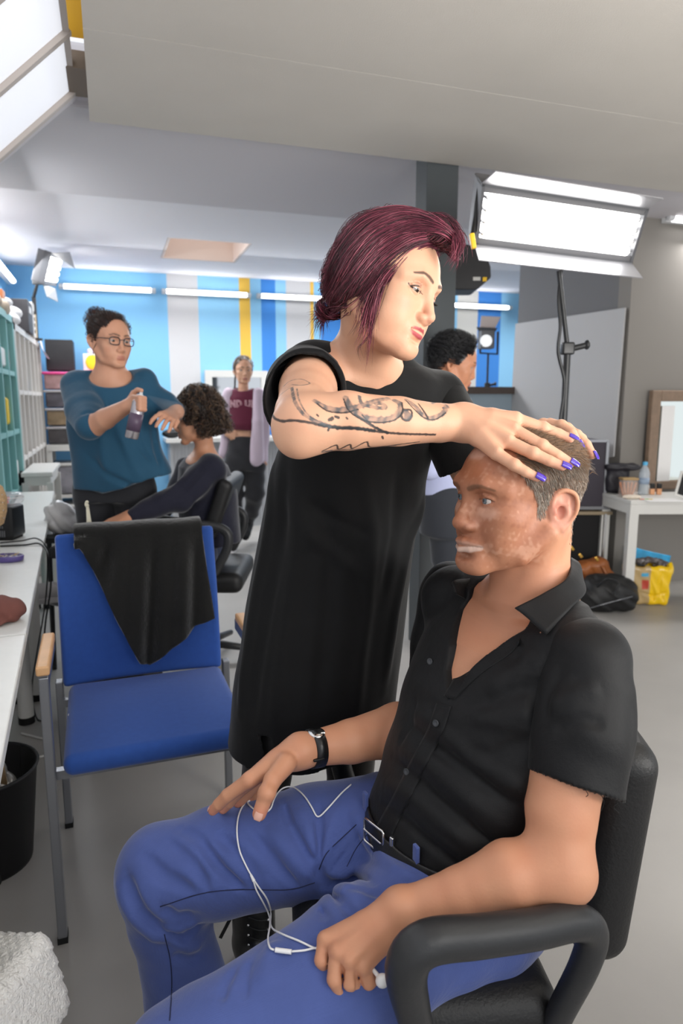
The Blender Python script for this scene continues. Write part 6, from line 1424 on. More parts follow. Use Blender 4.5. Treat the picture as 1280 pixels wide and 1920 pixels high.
B.chain([F6(488, 748), F6(492, 800), F6(491, 838)], [.042, .034, .026], .03); hand_simple(B, F6(491, 838), (0, -.1, -1), (-1, -.3, 0), .17, .25, .1, .009)
B.build('body', M_skinb, fR, .005, paint=lambda X: hf.face_color(X, blotch(X, '#cf9f83', .04, 50, 6), lip='#b0706a', brow='#3a2a22', browk=1.2)); hf.eyes(fR, '#3a2c22')
br = [hf(.06, -.04, -.02), hf(.07, -.03, -.09), hf(.075, -.02, -.16), F6(437, 738, -.04)]
hair_on(hf, fR, ['#5b4636', '#3f2f26', '#6f573f'], lambda q: (np.where(q[:, 2] > .05, .064, np.interp(q[:, 2], [-.03, .05], [.0, .05]))-q[:, 1] > 0) & (q[:, 2] > -.05), 1500, .035, .0022, lambda q: (np.sign(q[0])*.2, -1, .1), extra=[strands([spline(br, 4)+rng.normal(size=3)*.004 for _ in range(24)], [.004]*24, [np.array(lin('#33261f'))]*24)])
M_burg = mat('burgundy_fleece', '#5c1c33', rough=.9, sheen=.3, bump=(25, .3, .008))
zz = lambda v, dy=0: F6(0, v, dy)[2]
def X6(u): return F6(u, 780)[0]
D = Sculpt(); D.loft([(zz(806), X6(462), 6.0, .135, .11), (zz(795), X6(462), 6.0, .155, .13), (zz(770), X6(461), 6.0, .15, .12), (zz(745), X6(460), 6.0, .15, .10), (zz(732), X6(459), 6.0, .12, .07), (zz(727), X6(459), 6.0, .07, .05)], 0); D.ell(F6(456, 726, -.03), (.07, .10, .04), k=.004, op='s'); D.disp = lambda X: .003*np.sin(X@np.array([30., 12, 40])); swt = D.build('sweatshirt', M_burg, fR, .006)
M_print = mat('print_pink', '#e3b9c2', rough=.8)
def lettering(txt, loc, size, m, par, Rm, name='lettering', ext=.002, outline=False):
    cu = bpy.data.curves.new(name, 'FONT'); cu.body = txt; cu.size = size; cu.extrude = ext; cu.align_x = 'CENTER'; cu.align_y = 'CENTER'; cu.resolution_u = 3
    if outline: cu.fill_mode = 'NONE'; cu.bevel_depth = size*.035; cu.extrude = 0; cu.offset = size*.02; cu.space_character = 1.12
    o = bpy.data.objects.new(name, cu); COL.objects.link(o); dg = bpy.context.evaluated_depsgraph_get(); dg.update(); me = bpy.data.meshes.new_from_object(o.evaluated_get(dg)); me.name = name
    bpy.data.objects.remove(o); n = bpy.data.objects.new(name, me); me.materials.clear(); me.materials.append(m); COL.objects.link(n)
    V = np.empty(len(me.vertices)*3, np.float32); me.vertices.foreach_get('co', V); V = V.reshape(-1, 3).astype(float)@np.asarray(Rm, float).T+np.asarray(loc, float)
    return n, V
def set_verts(n, V, par):
    V = CW(V)-(np.array(rootloc(par)) if par else 0); n.data.vertices.foreach_set('co', V.astype(np.float32).ravel()); n.data.update(); n.parent = par; return n
n_, V = lettering('ND UN', (0, 0, 0), .105, M_print, swt, np.stack([[1, 0, 0], [0, 0, 1.], [0, -1, 0]], 1), outline=True)
c_ = F6(459, 757); V = V-(V.max(0)+V.min(0))/2; V = V*np.array([.235/np.ptp(V[:, 0]), 1, .062/np.ptp(V[:, 2])])+c_; y0 = D.hit(pix(V), far=7)[:, 1] if False else None
xx = (V[:, 0]-X6(460))/.152; V[:, 1] = 6.0-.105*np.sqrt(np.clip(1-xx**2, .05, 1))-.006+(V[:, 1]-c_[1]); set_verts(n_, V, swt)
M_card = mat('lilac_cardigan', '#c4b3c2', rough=.9, sheen=.3, bump=(40, .3, .005))
D = Sculpt()
D.chain([F6(430, 742), F6(421, 775), F6(416, 800), F6(425, 812)], [.062, .058, .050, .042], .03); D.chain([F6(489, 742), F6(494, 790), F6(493, 828)], [.060, .050, .042], .03)
D.chain([F6(484, 735, -.07), F6(483, 790, -.12), F6(481, 862, -.11)], [.040, .050, .058], .03); D.chain([F6(490, 790, .0), F6(489, 860, .0)], [.06, .065], .04); D.chain([F6(430, 740, .0), F6(428, 800, .05), F6(420, 850, .06)], [.05, .05, .05], .03)
D.half((0, 0, zz(872)), (0, 0, -1)); D.disp = lambda X: .003*np.sin(X@np.array([60., 12, 10])); D.build('cardigan', M_card, fR, .007)
M_bj = mat('black_jeans', '#28282c', rough=.9, sheen=.3, bump=(30, .3, .005))
D = Sculpt(); D.loft([(zz(880), X6(456), 6.0, .175, .12), (zz(850), X6(458), 6.0, .165, .115), (zz(818), X6(461), 6.0, .135, .10)], 0)
D.chain([F6(440, 870), F6(437, 930, .05), F6(438, 960), F6(436, 1000, -.1)], [.095, .085, .070, .050], .03); D.chain([F6(477, 870), F6(478, 925, .05), F6(472, 960, .2), F6(468, 975, .25)], [.095, .085, .065, .045], .03)
D.disp = lambda X: .003*np.sin(X@np.array([30., 12, 50])); D.build('jeans', M_bj, fR, .007)
sneaker((F6(434, 1034, -.1)*[1, 1, 0])+(0, .05, 0), (0, -1, 0), fR, M_blackm, M_sneak, .7)
Z = Sculpt(); Z.chain([F6(467, 982, .3), F6(462, 1000, .15), F6(460, 1006, .12)], [.042, .038, .036], .02); Z.build('shoe', M_blackm, fR, .006)
# --- woman with short black hair behind
kR2 = empty('person', CV(.50, 3.25, 0), 'woman with short black hair and pink-trimmed lilac top, seen past dark column', 'person')
hk = Head(P(852, 680, 3.22), (.95, -.10, -.30), (-.02, 0, 1), (.96, .98, .96))
B = Sculpt(); hk.build(B, {'open': .003}); nk_ = P(826, 728, 3.24); B.chain([hk(0, -.02, -.03), nk_], [.047, .052], .03); B.chain([nk_, P(800, 765, 3.05)], [.05, .05], .05); B.chain([nk_, P(860, 765, 3.4)], [.05, .05], .05); B.ell(P(832, 790, 3.22), (.12, .14, .12), k=.04)
B.chain([P(832, 790, 3.25), P(834, 950, 3.25), P(835, 1055, 3.25)], [.08, .08, .05], .03); B.chain([(P(835, 1055, 3.25)), P(836, 1150, 3.25), P(836, 1240, 3.28)], [.055, .058, .045], .02)
kz = lambda v: P(0, v, 3.25)[2]
B.build('body', M_skinb, kR2, .0055, paint=lambda X: hk.face_color(X, blotch(X, '#c68a6a', .04, 50, 6), lip='#b0605a', brow='#1c1512')); hk.eyes(kR2, '#2c2019')
hair_on(hk, kR2, ['#16161a', '#232328', '#0e0e10'], lambda q: (np.where(q[:, 2] > .05, .066, np.interp(q[:, 2], [-.02, .05], [.018, .05]))-q[:, 1] > 0) & ((q[:, 2] > -.01) | (q[:, 1] < -.03)) & (q[:, 2] > -.05), 3200, .042, .0018, lambda q: (.2, -.7, .1), lift=.55)
M_lil = mat('lilac_top', '#b9bfe0', rough=.85, bump=(20, .3, .008)); M_pinktrim = mat('pink_trim', '#e69ab8', rough=.7)
D = Sculpt(); D.loft([(kz(925), P(832, 900, 3.25)[0], 3.25, .13, .12), (kz(850), P(828, 850, 3.25)[0], 3.25, .13, .13), (kz(780), P(828, 800, 3.25)[0], 3.25, .14, .16), (kz(745), P(828, 750, 3.25)[0], 3.25, .09, .12)], 0); D.chain([P(803, 775, 3.06), P(806, 880, 3.05)], [.06, .05], .03); D.chain([P(862, 760, 3.38), P(866, 860, 3.4)], [.06, .05], .03); D.ell(P(842, 745, 3.18), (.07, .09, .10), k=.006, op='s'); D.build('top', M_lil, kR2, .007)
b = MB(); b.tube(spline(D.hit([(806, 742), (832, 760)]).tolist()+[P(842, 745, 3.1), P(846, 765, 3.08), P(850, 790, 3.07)], 4), .010, 6); b.build('trim', M_pinktrim, kR2, 'C')
b = MB(); b.tube(spline([nk_+np.array([math.cos(t)*.056-.004, math.sin(t)*.054, .012*math.cos(t)*-1+.01]) for t in np.linspace(0, 2*PI, 12, endpoint=False)], 4, True), .0035, 6, closed=True); b.build('cord_necklace', mat('cord_brown', '#4a3026', rough=.7), kR2, 'C')
M_short = mat('dark_shorts', '#30333a', rough=.85, sheen=.3, bump=(14, .3, .008))
D = Sculpt(); D.loft([(kz(1000), P(836, 960, 3.25)[0], 3.25, .125, .13), (kz(930), P(834, 940, 3.25)[0], 3.25, .13, .13), (kz(905), P(832, 920, 3.25)[0], 3.25, .115, .12)], 0); D.chain([P(838, 980, 3.22), P(838, 1045, 3.22)], [.090, .078], .03); D.half((0, 0, kz(1063)), (0, 0, -1)); D.build('shorts', M_short, kR2, .007)
Z = Sculpt(); zc0 = P(836, 1240, 3.28)*[1, 1, 0]; Z.chain([zc0+(0, 0, .05), zc0+(.13, 0, .04)], [.045, .036]); Z.build('shoe', M_blackm, kR2, .007)
# ---------------------------------------------------------------- studio lamps
M_glow = mat('lamp_tubes_glow', '#ffffff', emit='#fffdf8', es=9)
M_lampb = mat('lamp_body', '#6d6d70', rough=.5, metal=.3)
M_flap = mat('barn_door', '#a3a3a8', rough=.35, metal=.6)
M_flapd = mat('barn_door_dark', '#5e5f63', rough=.5, metal=.3)
M_stand = mat('stand_black', '#232426', rough=.4)
def quadp(mb, a, b, c, d, th):
    a, b, c, d = map(np.asarray, (a, b, c, d)); n = np.cross(b-a, d-a); n = n/np.linalg.norm(n)*th; V = np.array([a, b, c, d, a+n, b+n, c+n, d+n]); mb.add(V, [(3, 2, 1, 0), (4, 5, 6, 7), (0, 1, 5, 4), (1, 2, 6, 5), (2, 3, 7, 6), (3, 0, 4, 7)], False)
def lamp_panel(name, TLp, TRp, BLp, dep, label, clips=True, ntube=4):
    TLp, TRp, BLp = map(np.asarray, (TLp, TRp, BLp)); BRp = TRp+BLp-TLp; ex = (TRp-TLp); ey = (BLp-TLp); w = np.linalg.norm(ex); h = np.linalg.norm(ey); ex, ey = ex/w, ey/h; n = np.cross(ex, ey); n /= np.linalg.norm(n)   # n points away from viewer when ex right, ey down
    if n@((TLp+BRp)/2-np.array([0, 0, CAMH])) < 0: n = -n
    r = empty(name, CV(*((TLp+BRp)/2)), label, 'light'); c = (TLp+BRp)/2; R = np.stack([ex, ey, n], 1)
    b = MB(); b.box(c+n*(dep/2+.028), (w+.05, h+.05, dep), R=R, bev=.008); b.build('housing', M_lampb, r, 'C')
    for s1 in (-1, 1): b = MB(); b.box(c+ey*s1*(h/2+.022)+n*.012, (w+.06, .012, .05), R=R); b.build('frame_edge', M_flapd, r, 'C')
    for s1 in (-1, 1): b = MB(); b.box(c+ex*s1*(w/2+.024)+n*.012, (.012, h+.05, .05), R=R); b.build('frame_edge', M_flapd, r, 'C')
    for s1 in (-1, 1): b = MB(); b.box(c+ey*s1*(h/2+.012)-n*.006, (w+.05, .034, .006), R=R); b.build('frame_band', M_lampb, r, 'C')
    b = MB(); b.box(c+n*.024, (w+.03, h+.03, .004), R=R); b.build('reflector', mat('lamp_reflector_'+name, '#ffffff', rough=.2, emit='#ffffff', es=2.2), r, 'C')
    for i in range(ntube):
        o = ey*(h*((i+.5)/ntube-.5)); b = MB(); b.cyl(c+o-ex*w*.49, c+o+ex*w*.49, h/ntube*.40, n=14); b.build('tube', M_glow, r, 'C')
        for s1 in (-1, 1): k = MB(); k.tube(spline([c+o+ex*s1*w*.49-n*.004, c+o+ex*s1*w*.505-n*.012, c+o+ex*s1*w*.515+n*.01], 3), .006, 6); k.build('clip', M_chrome, r, 'C')
    return r, c, ex, ey, n, w, h
kr, c, ex, ey, n, w, h = lamp_panel('studio_lamp', P(914, 357, 2.60), P(1198, 399, 2.80), P(903, 447, 2.72), .06, 'large lit studio tube lamp with barn doors on stand, upper right')
tl_, tr_, bl2, br2 = c-ex*(w/2+.03)-ey*(h/2+.02), c+ex*(w/2+.03)-ey*(h/2+.02), c-ex*(w/2+.03)+ey*(h/2+.02), c+ex*(w/2+.03)+ey*(h/2+.02)
b = MB(); quadp(b, tl_, tr_, P(1243, 371, 2.66), P(929, 320, 2.46), .004); b.build('barn_door', M_flap, kr, 'C')
b = MB(); quadp(b, bl2, br2, P(1205, 521, 2.82), P(898, 487, 2.64), .004); b.build('barn_door', M_flap, kr, 'C')
b = MB(); b.tube([P(899, 352, 2.62), P(892, 400, 2.66), P(885, 452, 2.7)], .010, 6); b.build('side_bracket', M_stand, kr, 'C')
b = MB(); b.box(P(886, 452, 2.66), (.018, .02, .055), R=roty(-.2), bev=.004); b.build('yellow_knob', mat('yellow_knob', '#f0c020', rough=.4), kr, 'C')
def lamp_stand(top, foot, label, name='lamp_stand', clamp=True, cab=True, rad=.014):
    r = empty(name, CV(foot[0], foot[1], 0), label, 'stand'); top = np.asarray(top, float); fz = np.array([foot[0], foot[1], 0.])
    zc_ = top[2]-.30; b = MB(); b.cyl((fz[0], fz[1], .12), (fz[0], fz[1], zc_), rad); b.build('pole', M_stand, r, 'C')
    b = MB(); b.cyl((fz[0], fz[1], zc_), top, rad*.7); b.build('upper_pole', M_stand, r, 'C')
    if clamp:
        b = MB(); b.box((fz[0], fz[1], zc_), (.05, .04, .05), bev=.008); co = b.build('clamp', M_stand, r, 'C')
        b = MB(); b.cyl((fz[0]+.02, fz[1], zc_), (fz[0]+.07, fz[1]-.01, zc_+.012), .012); b.ball((fz[0]+.075, fz[1]-.01, zc_+.014), (.012, .02, .02), 10); b.build('knob', M_stand, co, 'C')
    for i in range(3):
        a = i*2*PI/3+.7; b = MB(); b.tube([(fz[0], fz[1], .45), (fz[0]+.36*math.cos(a), fz[1]+.36*math.sin(a), .012)], .010, 8); b.build('leg', M_stand, r, 'C')
    return r
lamp_stand(P(1047, 508, 2.84), P(1056, 800, 2.86)[:2], 'black stand holding the large studio lamp, cable running down it')
b = MB(); b.tube(spline([P(1052, 505, 2.86), P(1046, 560, 2.83), P(1050, 610, 2.82), P(1046, 660, 2.82), P(1058, 720, 2.83), P(1050, 790, 2.82), P(1054, 830, 2.82), P(1060, 1000, 2.84), P(1090, 1150, 2.9)], 6), .007, 6); tag(b.build('cable', M_stand, None, 'C'), 'black power cable hanging beside the big lamp stand', 'cable')
# small lamp on the left
kr, c, ex, ey, n, w, h = lamp_panel('studio_lamp', P(93, 479, 5.62), P(113, 486, 6.1), P(82, 527, 5.66), .06, 'small lit studio tube lamp on stand above the white shelf')
b = MB(); quadp(b, P(96, 474, 5.6), P(113, 482, 6.1), P(141, 503, 5.95), P(131, 472, 5.5), .004); b.build('barn_door', MATS['lamp_body'], kr, 'C')
b = MB(); quadp(b, P(81, 532, 5.7), P(104, 541, 6.05), P(109, 566, 5.95), P(88, 556, 5.6), .004); b.build('barn_door', M_flapd, kr, 'C')
b = MB(); b.box(P(73, 506, 5.7), (.04, .04, .04)); b.build('yellow_knob', MATS['yellow_knob'], kr, 'C')
ls_ = empty('lamp_stand', CV(*P(67, 636, 6.1)), 'black stand holding the small lamp on top of white shelf', 'stand'); lt_p = P(74, 516, 5.85); lb_p = P(69, 640, 6.12); lb_p[2] = 1.846
b = MB(); b.cyl(lb_p, lb_p+(0, 0, .35), .018); b.build('pole', M_stand, ls_, 'C'); b = MB(); b.cyl(lb_p+(0, 0, .35), lt_p, .013); b.build('upper_pole', M_stand, ls_, 'C'); b = MB(); b.cyl(lb_p-(0, 0, .014), lb_p+(0, 0, .004), .05); b.build('base_plate', M_stand, ls_, 'C'); b = MB(); b.box(P(72, 528, 5.88), (.09, .05, .05), bev=.01); b.build('clamp', M_stand, ls_, 'C')
# spotlight far right
fz = P(913, 650, 6.6); r = empty('spotlight', CV(fz[0], fz[1], fz[2]), 'film spotlight with open barn doors far behind, above the ledge', 'light')
def S6(u, v, d=0): return P(u, v, 6.6+d)
b = MB(); b.box(S6(911, 637), (.13, .16, .17), bev=.01); b.build('housing', M_lampb, r, 'C')
b = MB(); b.cyl(S6(911, 639, -.09), S6(911, 639, -.075), .055); b.build('lens', mat('lamp_lens', '#dfe3e6', rough=.1, emit='#ffffff', es=.6), r, 'C')
b = MB(); quadp(b, S6(899, 614, -.08), S6(928, 614, -.08), S6(938, 594, -.16), S6(902, 592, -.16), .006); b.build('barn_door', mat('barn_pale', '#d8c9c4', rough=.5), r, 'C')
b = MB(); quadp(b, S6(893, 614, -.1), S6(932, 616, -.1), S6(928, 622, -.06), S6(896, 620, -.06), .006); b.build('barn_door', M_flapd, r, 'C')
b = MB(); b.tube([S6(899, 620), S6(900, 662), S6(932, 664), S6(933, 622)], .012, 6); b.build('yoke', M_stand, r, 'C')
lamp_stand(S6(915, 662), S6(915, 662)[:2], 'thin dark stand under the far film spotlight')
# dark fluorescent bank seen from behind, right of the column
fb = empty('lamp_housing', CV(*P(880, 500, 3.9)), 'dark unlit lamp housing with small label right of the column', 'light')
b = MB(); V = [P(838, 452, 3.9), P(905, 470, 3.9), P(920, 500, 3.85), P(921, 520, 3.85), P(898, 540, 3.8), P(838, 540, 3.8)]; V = [np.array([v[0], 3.85, v[2]]) for v in V]; b.prism(V, (0, .22, 0)); b.build('housing', mat('lamp_dark', '#2b2b2e', rough=.45), fb, 'C', bev=.01)
b = MB(); b.box(np.array([P(893, 523, 3.85)[0], 3.845, P(893, 523, 3.85)[2]]), (.04, .004, .018)); b.build('label_plate', M_lacq, fb, 'C')
b = MB(); b.box(np.array([P(908, 524, 3.85)[0], 3.845, P(908, 524, 3.85)[2]]), (.022, .004, .022)); b.build('warning_sticker', MATS['yellow_knob'], fb, 'C')
b = MB(); b.cyl(np.array([P(850, 450, 3.95)[0], 3.96, 2.1]), np.array([P(850, 450, 3.95)[0], 3.96, 2.51]), .012); b.build('hanger', M_stand, fb, 'C')
# ---------------------------------------------------------------- left table things
def tz(u, v, z):   # the point of height z seen at a pixel
    c = 960-v; y = FPX*CP+c*SP; zz = -FPX*SP+c*CP; t = (z-CAMH)/zz; return np.array([t*(u-640), t*y, z])
T0 = .740
rd = tz(0, 1012, T0); rr = empty('radio', CV(rd[0]-.05, rd[1]+.06, T0), 'black plastic box with vents, clear curler case on top', 'radio')
cR_ = np.array([tz(0, 1012, T0)[0]-.03, tz(20, 1014, T0)[1]+.055, 0]); rw2, rdp, rh = .20, .12, .135
b = MB(); b.box(cR_+(0, 0, T0+rh/2+.008), (rw2, rdp, rh), bev=.012); b.build('housing', M_black, rr, 'C')
for i in range(11): b = MB(); b.box(cR_+(.0+.0085*i-.02, -rdp/2-.001, T0+.030), (.004, .004, .026)); b.build('vent_slot', mat('slot_grey', '#6b6c70', rough=.6) if i == 0 else MATS['slot_grey'], rr, 'C')
for z_ in (.058, .095):
    for i in range(9): b = MB(); b.box(cR_+(-.01+.0085*i, -rdp/2-.001, T0+z_), (.0035, .003, .010)); b.build('vent_slot', MATS['slot_grey'], rr, 'C')
b = MB(); b.box(cR_+(0, 0, T0+.004), (rw2*.9, rdp*.8, .009)); b.build('base', M_rubber, rr, 'C')
cc = cR_+(.0, .0, T0+rh+.008)
kc = empty('curler_case', CV(*cc), 'clear plastic case with pink-red curlers on the black box', 'case')
b = MB(); b.box(cc+(.015, 0, .028), (.20, .10, .054), bev=.026); b.build('case_body', mat('case_clear', '#eceaf0', rough=.12, alpha=.28), kc, 'C')
b = MB(); b.tube(spline([cc+(.015-.098, -.05, .034), cc+(.06, -.052, .034), cc+(.113, -.03, .034), cc+(.116, .0, .034), cc+(.113, .03, .034), cc+(.06, .052, .034), cc+(-.083, .05, .034)], 5), .0016, 5); b.build('rim', M_lacq, kc, 'C')
M_cur = mat('curler_red', '#f0696b', rough=.5)
for a, b_ in [((-.04, -.01, .014), (.07, -.02, .016)), ((-.05, .01, .020), (.06, .015, .026)), ((.0, 0, .012), (.005, .0, .050)), ((.02, -.02, .012), (.06, -.035, .020))]:
    b = MB(); b.cyl(cc+a, cc+b_, .0065, n=10); tag(b.build('curler', M_cur, None, 'C'), 'pink-red hair curler inside the clear case', 'curler', 'curlers in the clear case')
# wig-head block cut by the frame
hb = tz(-22, 1040, T0); b = MB(); hbc = P(-21, 945, 2.45); b.lathe([(0, -.208), (.05, -.208), (.05, -.198), (.022, -.19), (.022, -.09), (.045, -.075), (.058, -.03), (.062, .02), (.05, .06), (.025, .082), (0, .086)], np.array([hbc[0], hbc[1], T0+.2085]), 28); ho = b.build('wig_block', mat('cork_beige', '#c9a77e', rough=.85, var=(120, .3), bump=(160, .5, .003)), None, 'C', ); tag(ho, 'beige cork wig block with pins at the left edge', 'wig block')
for i in range(4): q = np.array([hbc[0]+.052, hbc[1]-.03, T0+.16+.028*i]); b = MB(); b.cyl(q, q+(.020, -.012, .003), .0008, n=6); b.ball(q+(.020, -.012, .003), .002, 8); b.build('pin', M_chrome, ho, 'C')
# pin dish
pdz = tz(14, 1052, T0); pd = empty('pin_dish', CV(*pdz), 'shallow purple dish full of hairpins on white table', 'dish')
b = MB(); b.lathe([(0, .001), (.040, 0), (.046, .004), (.048, .020), (.043, .023), (.040, .014), (0, .012)], pdz, 32, sc=(1.25, .8)); b.build('dish', mat('dish_purple', '#5d508f', rough=.35), pd, 'C')
rng = np.random.default_rng(12)
for i in range(44):
    a = rng.uniform(0, 6.28); ra = .034*math.sqrt(rng.random()); q = pdz+np.array([ra*1.2*math.cos(a), ra*.8*math.sin(a), .017+rng.uniform(0, .008)]); d = rng.normal(size=3)*[1, 1, .3]; d /= np.linalg.norm(d); b = MB(); b.cyl(q-d*.009, q+d*.009, .0007, n=5); b.ball(q+d*.009, .0018, 6); tag(b.build('pin', [M_chrome, MATS['yellow_knob'], M_lacq, M_black][i % 4] if i % 3 == 0 else M_chrome, None, 'C'), 'loose hairpin in the purple dish', 'pin', 'pins in the purple dish')
# mesh wig cap
M_cap = mat('brown_mesh', '#7a4a42', rough=.85, bump=(500, .8, .002), alpha=.92)
wc_ = tz(5, 1168, T0); D = Sculpt(); D.ell(wc_+(-.02, .02, .028), (.07, .055, .038)); D.ell(wc_+(-.03, -.025, .012), (.055, .03, .012), k=.01); D.half((0, 0, T0+.001), (0, 0, -1)); D.disp = lambda X: .002*np.sin(X@np.array([160., 60, 90]))
cpo = D.build('hairnet', M_cap, None, .003); tag(cpo, 'brown mesh wig cap lying on the white table', 'cap')
# walkie-talkie and dark cloth by the bench
wz = tz(38, 915, T0); wk = empty('walkie_talkie', CV(*wz), 'black walkie-talkie standing at the far table end', 'radio'); b = MB(); b.box(wz+(0, 0, .05), (.055, .03, .10), bev=.006); b.build('housing', M_black, wk, 'C'); b = MB(); b.cyl(wz+(-.018, 0, .10), wz+(-.018, 0, .175), .007); b.build('antenna', M_black, wk, 'C'); b = MB(); b.cyl(wz+(.015, 0, .10), wz+(.015, 0, .115), .007); b.build('knob', M_black, wk, 'C')
D = Sculpt(); cz = tz(14, 912, T0); D.ell(cz+(0, 0, .03), (.07, .05, .034)); D.ell(cz+(.04, .0, .018), (.05, .04, .02), k=.02); D.half((0, 0, T0+.001), (0, 0, -1)); D.disp = lambda X: .004*np.sin(X@np.array([60., 40, 90])); tag(D.build('dark_cloth', M_knit, None, .005), 'crumpled black cloth beside the walkie-talkie', 'cloth')
# cables over the table edge
b = MB(); b.tube(spline([tz(0, 1024, T0+.005), tz(45, 1022, T0+.005), tz(75, 1020, T0+.006), tz(92, 1045, T0-.02)+(0, 0, 0), tz(95, 1100, .58), tz(84, 1180, .40), tz(82, 1260, .18), tz(72, 1310, .01), tz(40, 1330, .008)], 8), .0035, 8); tag(b.build('cable', M_black, None, 'C'), 'black cable from the black box over the table edge', 'cable')
b = MB(); b.tube(spline([tz(0, 1018, T0+.012), tz(40, 1014, T0+.012), tz(70, 1010, T0+.012), tz(88, 1035, T0-.03), tz(86, 1120, .5), tz(70, 1220, .3), tz(60, 1290, .12), tz(68, 1345, .01), tz(88, 1352, .01)], 8), .003, 8); tag(b.build('cable', M_black, None, 'C'), 'thinner black cable hanging behind the table legs', 'cable')
b = MB(); b.tube(spline([tz(40, 1375, .006), tz(70, 1383, .006), tz(92, 1390, .006), tz(86, 1415, .006), tz(50, 1422, .006)], 8), .004, 8); tag(b.build('cable', M_lacq, None, 'C'), 'white cable looped on the floor behind the wire bin', 'cable')
# wire bin with card
bz = tz(6, 1560, 0.0); bz = np.array([-1.02, 1.79, 0]); bn = empty('waste_bin', CV(*bz), 'black wire-mesh waste bin under the table edge', 'bin')
M_mesh = mat('wire_mesh', '#101012', rough=.5, alpha=.88)
b = MB(); nn = 40; prof = [(.115, 0), (.117, .01), (.145, .285), (.148, .29), (.144, .29), (.141, .285), (.112, .012), (0, .010)]; b.lathe(prof, bz, nn); b.build('mesh_wall', M_mesh, bn, 'C')
b = MB(); b.tube([bz+(.147*math.cos(t), .147*math.sin(t), .29) for t in np.linspace(0, 2*PI, 40, endpoint=False)], .0045, 8, closed=True); b.build('rim', M_stand, bn, 'C')
b = MB(); b.box(bz+(.0, -.02, .22), (.15, .008, .22), R=rotz(.3)@rotx(.35)); tag(b.build('cardboard', mat('cardboard', '#a88d6a', rough=.8), None, 'C'), 'bent brown cardboard in the wire waste bin', 'cardboard')
D = Sculpt()
for i in range(6): D.ell(bz+np.array([rng.uniform(-.06, .05), rng.uniform(-.06, .03), .24+rng.uniform(0, .05)]), (.04, .03, .02), rotz(i)@rotx(i*1.), .01)
D.disp = lambda X: .004*np.sin(X@np.array([150., 90, 120])); tag(D.build('foil', mat('foil', '#c4c2bf', rough=.35, metal=.6), None, .005), 'crumpled silvery wrapper in the waste bin', 'wrapper')
# white towel corner bottom left
tw0 = P(-30, 1880, .80); D = Sculpt(); D.box(P(-52, 1925, .80), (.16, .20, .14), rotz(.25)@roty(.22), .025, .01); D.disp = lambda X: .0018*np.sin(X@np.array([400., 300, 350]))+.0012*np.sin(X@np.array([-500., 420, 650])); two = D.build('towel', mat('towel_white', '#e4e3e0', rough=.95, bump=(300, 1, .004)), None, .004); tag(two, 'folded white towel corner at bottom left', 'towel')
# pale tapered tube standing behind the chair back
r = empty('cream_tube', CV(*P(168, 985, 2.02)), 'pale empty squeezed tube standing behind the jumper', 'tube'); b = MB(); q0 = P(170, 1012, 2.10); q1 = P(164, 950, 2.10); b.tube([q0, q0*.6+q1*.4, q1], [.020, .014, .0075], 14, flat=.5); b.build('tube_body', mat('cream_plastic', '#d3cfba', rough=.55, bump=(90, .4, .002)), r, 'C')
b = MB(); b.tube(spline([q1, q1+(-.003, 0, .010), q1+(.002, 0, .018)], 4), [.006]*4+[.005]*4+[.003], 10); b.build('torn_tip', MATS['cream_plastic'], r, 'C')
st0 = q0.copy(); 
# black box, white carton and plastic bag behind the blue chair
b = MB(); b.box(np.array([-.912, 2.62, .765]), (.32, .34, .045), bev=.008); tag(b.build('case', M_blackm, None, 'C'), 'flat black case on the white carton behind the blue chair', 'case')
b = MB(); b.box(np.array([-.907, 2.63, .65]), (.30, .32, .18), bev=.006); co_ = b.build('cardboard_box', mat('carton_white', '#cfccd2', rough=.6), None, 'C'); tag(co_, 'white carton with dark lettering under the flat black case', 'box')
n_, V = lettering('olaz', (0, 0, 0), .052, mat('print_black', '#1c1c20', rough=.7), co_, np.stack([[1, 0, 0], [0, 0, 1.], [0, -1, 0]], 1)); V = V+P(112, 1030, 2.465)*[1, 0, 1]+np.array([0, 2.467, 0]); set_verts(n_, V, co_)
D = Sculpt(); pg = tz(113, 975, .45); pg = P(112, 962, 3.3); D.ell(pg, (.075, .06, .06)); D.ell(pg+(.02, 0, -.05), (.09, .07, .05), k=.02); D.disp = lambda X: .006*np.sin(X@np.array([60., 50, 70])+np.sin(X@np.array([90., -60, 40]))); tag(D.build('plastic_bag', mat('bag_plastic', '#c9c7c6', rough=.25, alpha=.85), None, .007), 'crumpled translucent plastic bag between table and woman in teal', 'bag')
stl = empty('stool', CV(pg[0], pg[1], 0), 'small dark stool under the plastic bag', 'stool'); b = MB(); b.cyl((pg[0], pg[1], pg[2]-.125), (pg[0], pg[1], pg[2]-.10), .13); b.build('seat', M_black, stl, 'C')
for i in range(3): a = i*2.09; b = MB(); b.cyl((pg[0]+.09*math.cos(a), pg[1]+.09*math.sin(a), 0), (pg[0]+.07*math.cos(a), pg[1]+.07*math.sin(a), pg[2]-.12), .012); b.build('leg', M_stand, stl, 'C')
tr_ = empty('trolley', CV(-.907, 2.64, 0), 'black trolley box under the white carton', 'trolley'); b = MB(); b.box((-.900, 2.64, .30), (.27, .28, .52), bev=.01); b.build('cabinet', M_blackm, tr_, 'C'); b = MB(); b.box((-.900, 2.64, .02), (.25, .26, .04)); b.build('base', M_rubber, tr_, 'C')
# foot plate under the sneakers
b = MB(); ft = fpt+(.10, .12, -.03); b.lathe([(0, -.012), (.15, -.012), (.155, -.004), (.15, 0), (0, 0)], ft, 36); fo = b.build('footrest', mat('footrest_grey', '#9b9aa0', rough=.4), None, 'C'); tag(fo, 'round grey footrest under white sneakers', 'footrest')
b = MB(); b.cyl((ft[0], ft[1], 0), (ft[0], ft[1], ft[2]-.01), .025); b.build('post', M_chrome, fo, 'C')
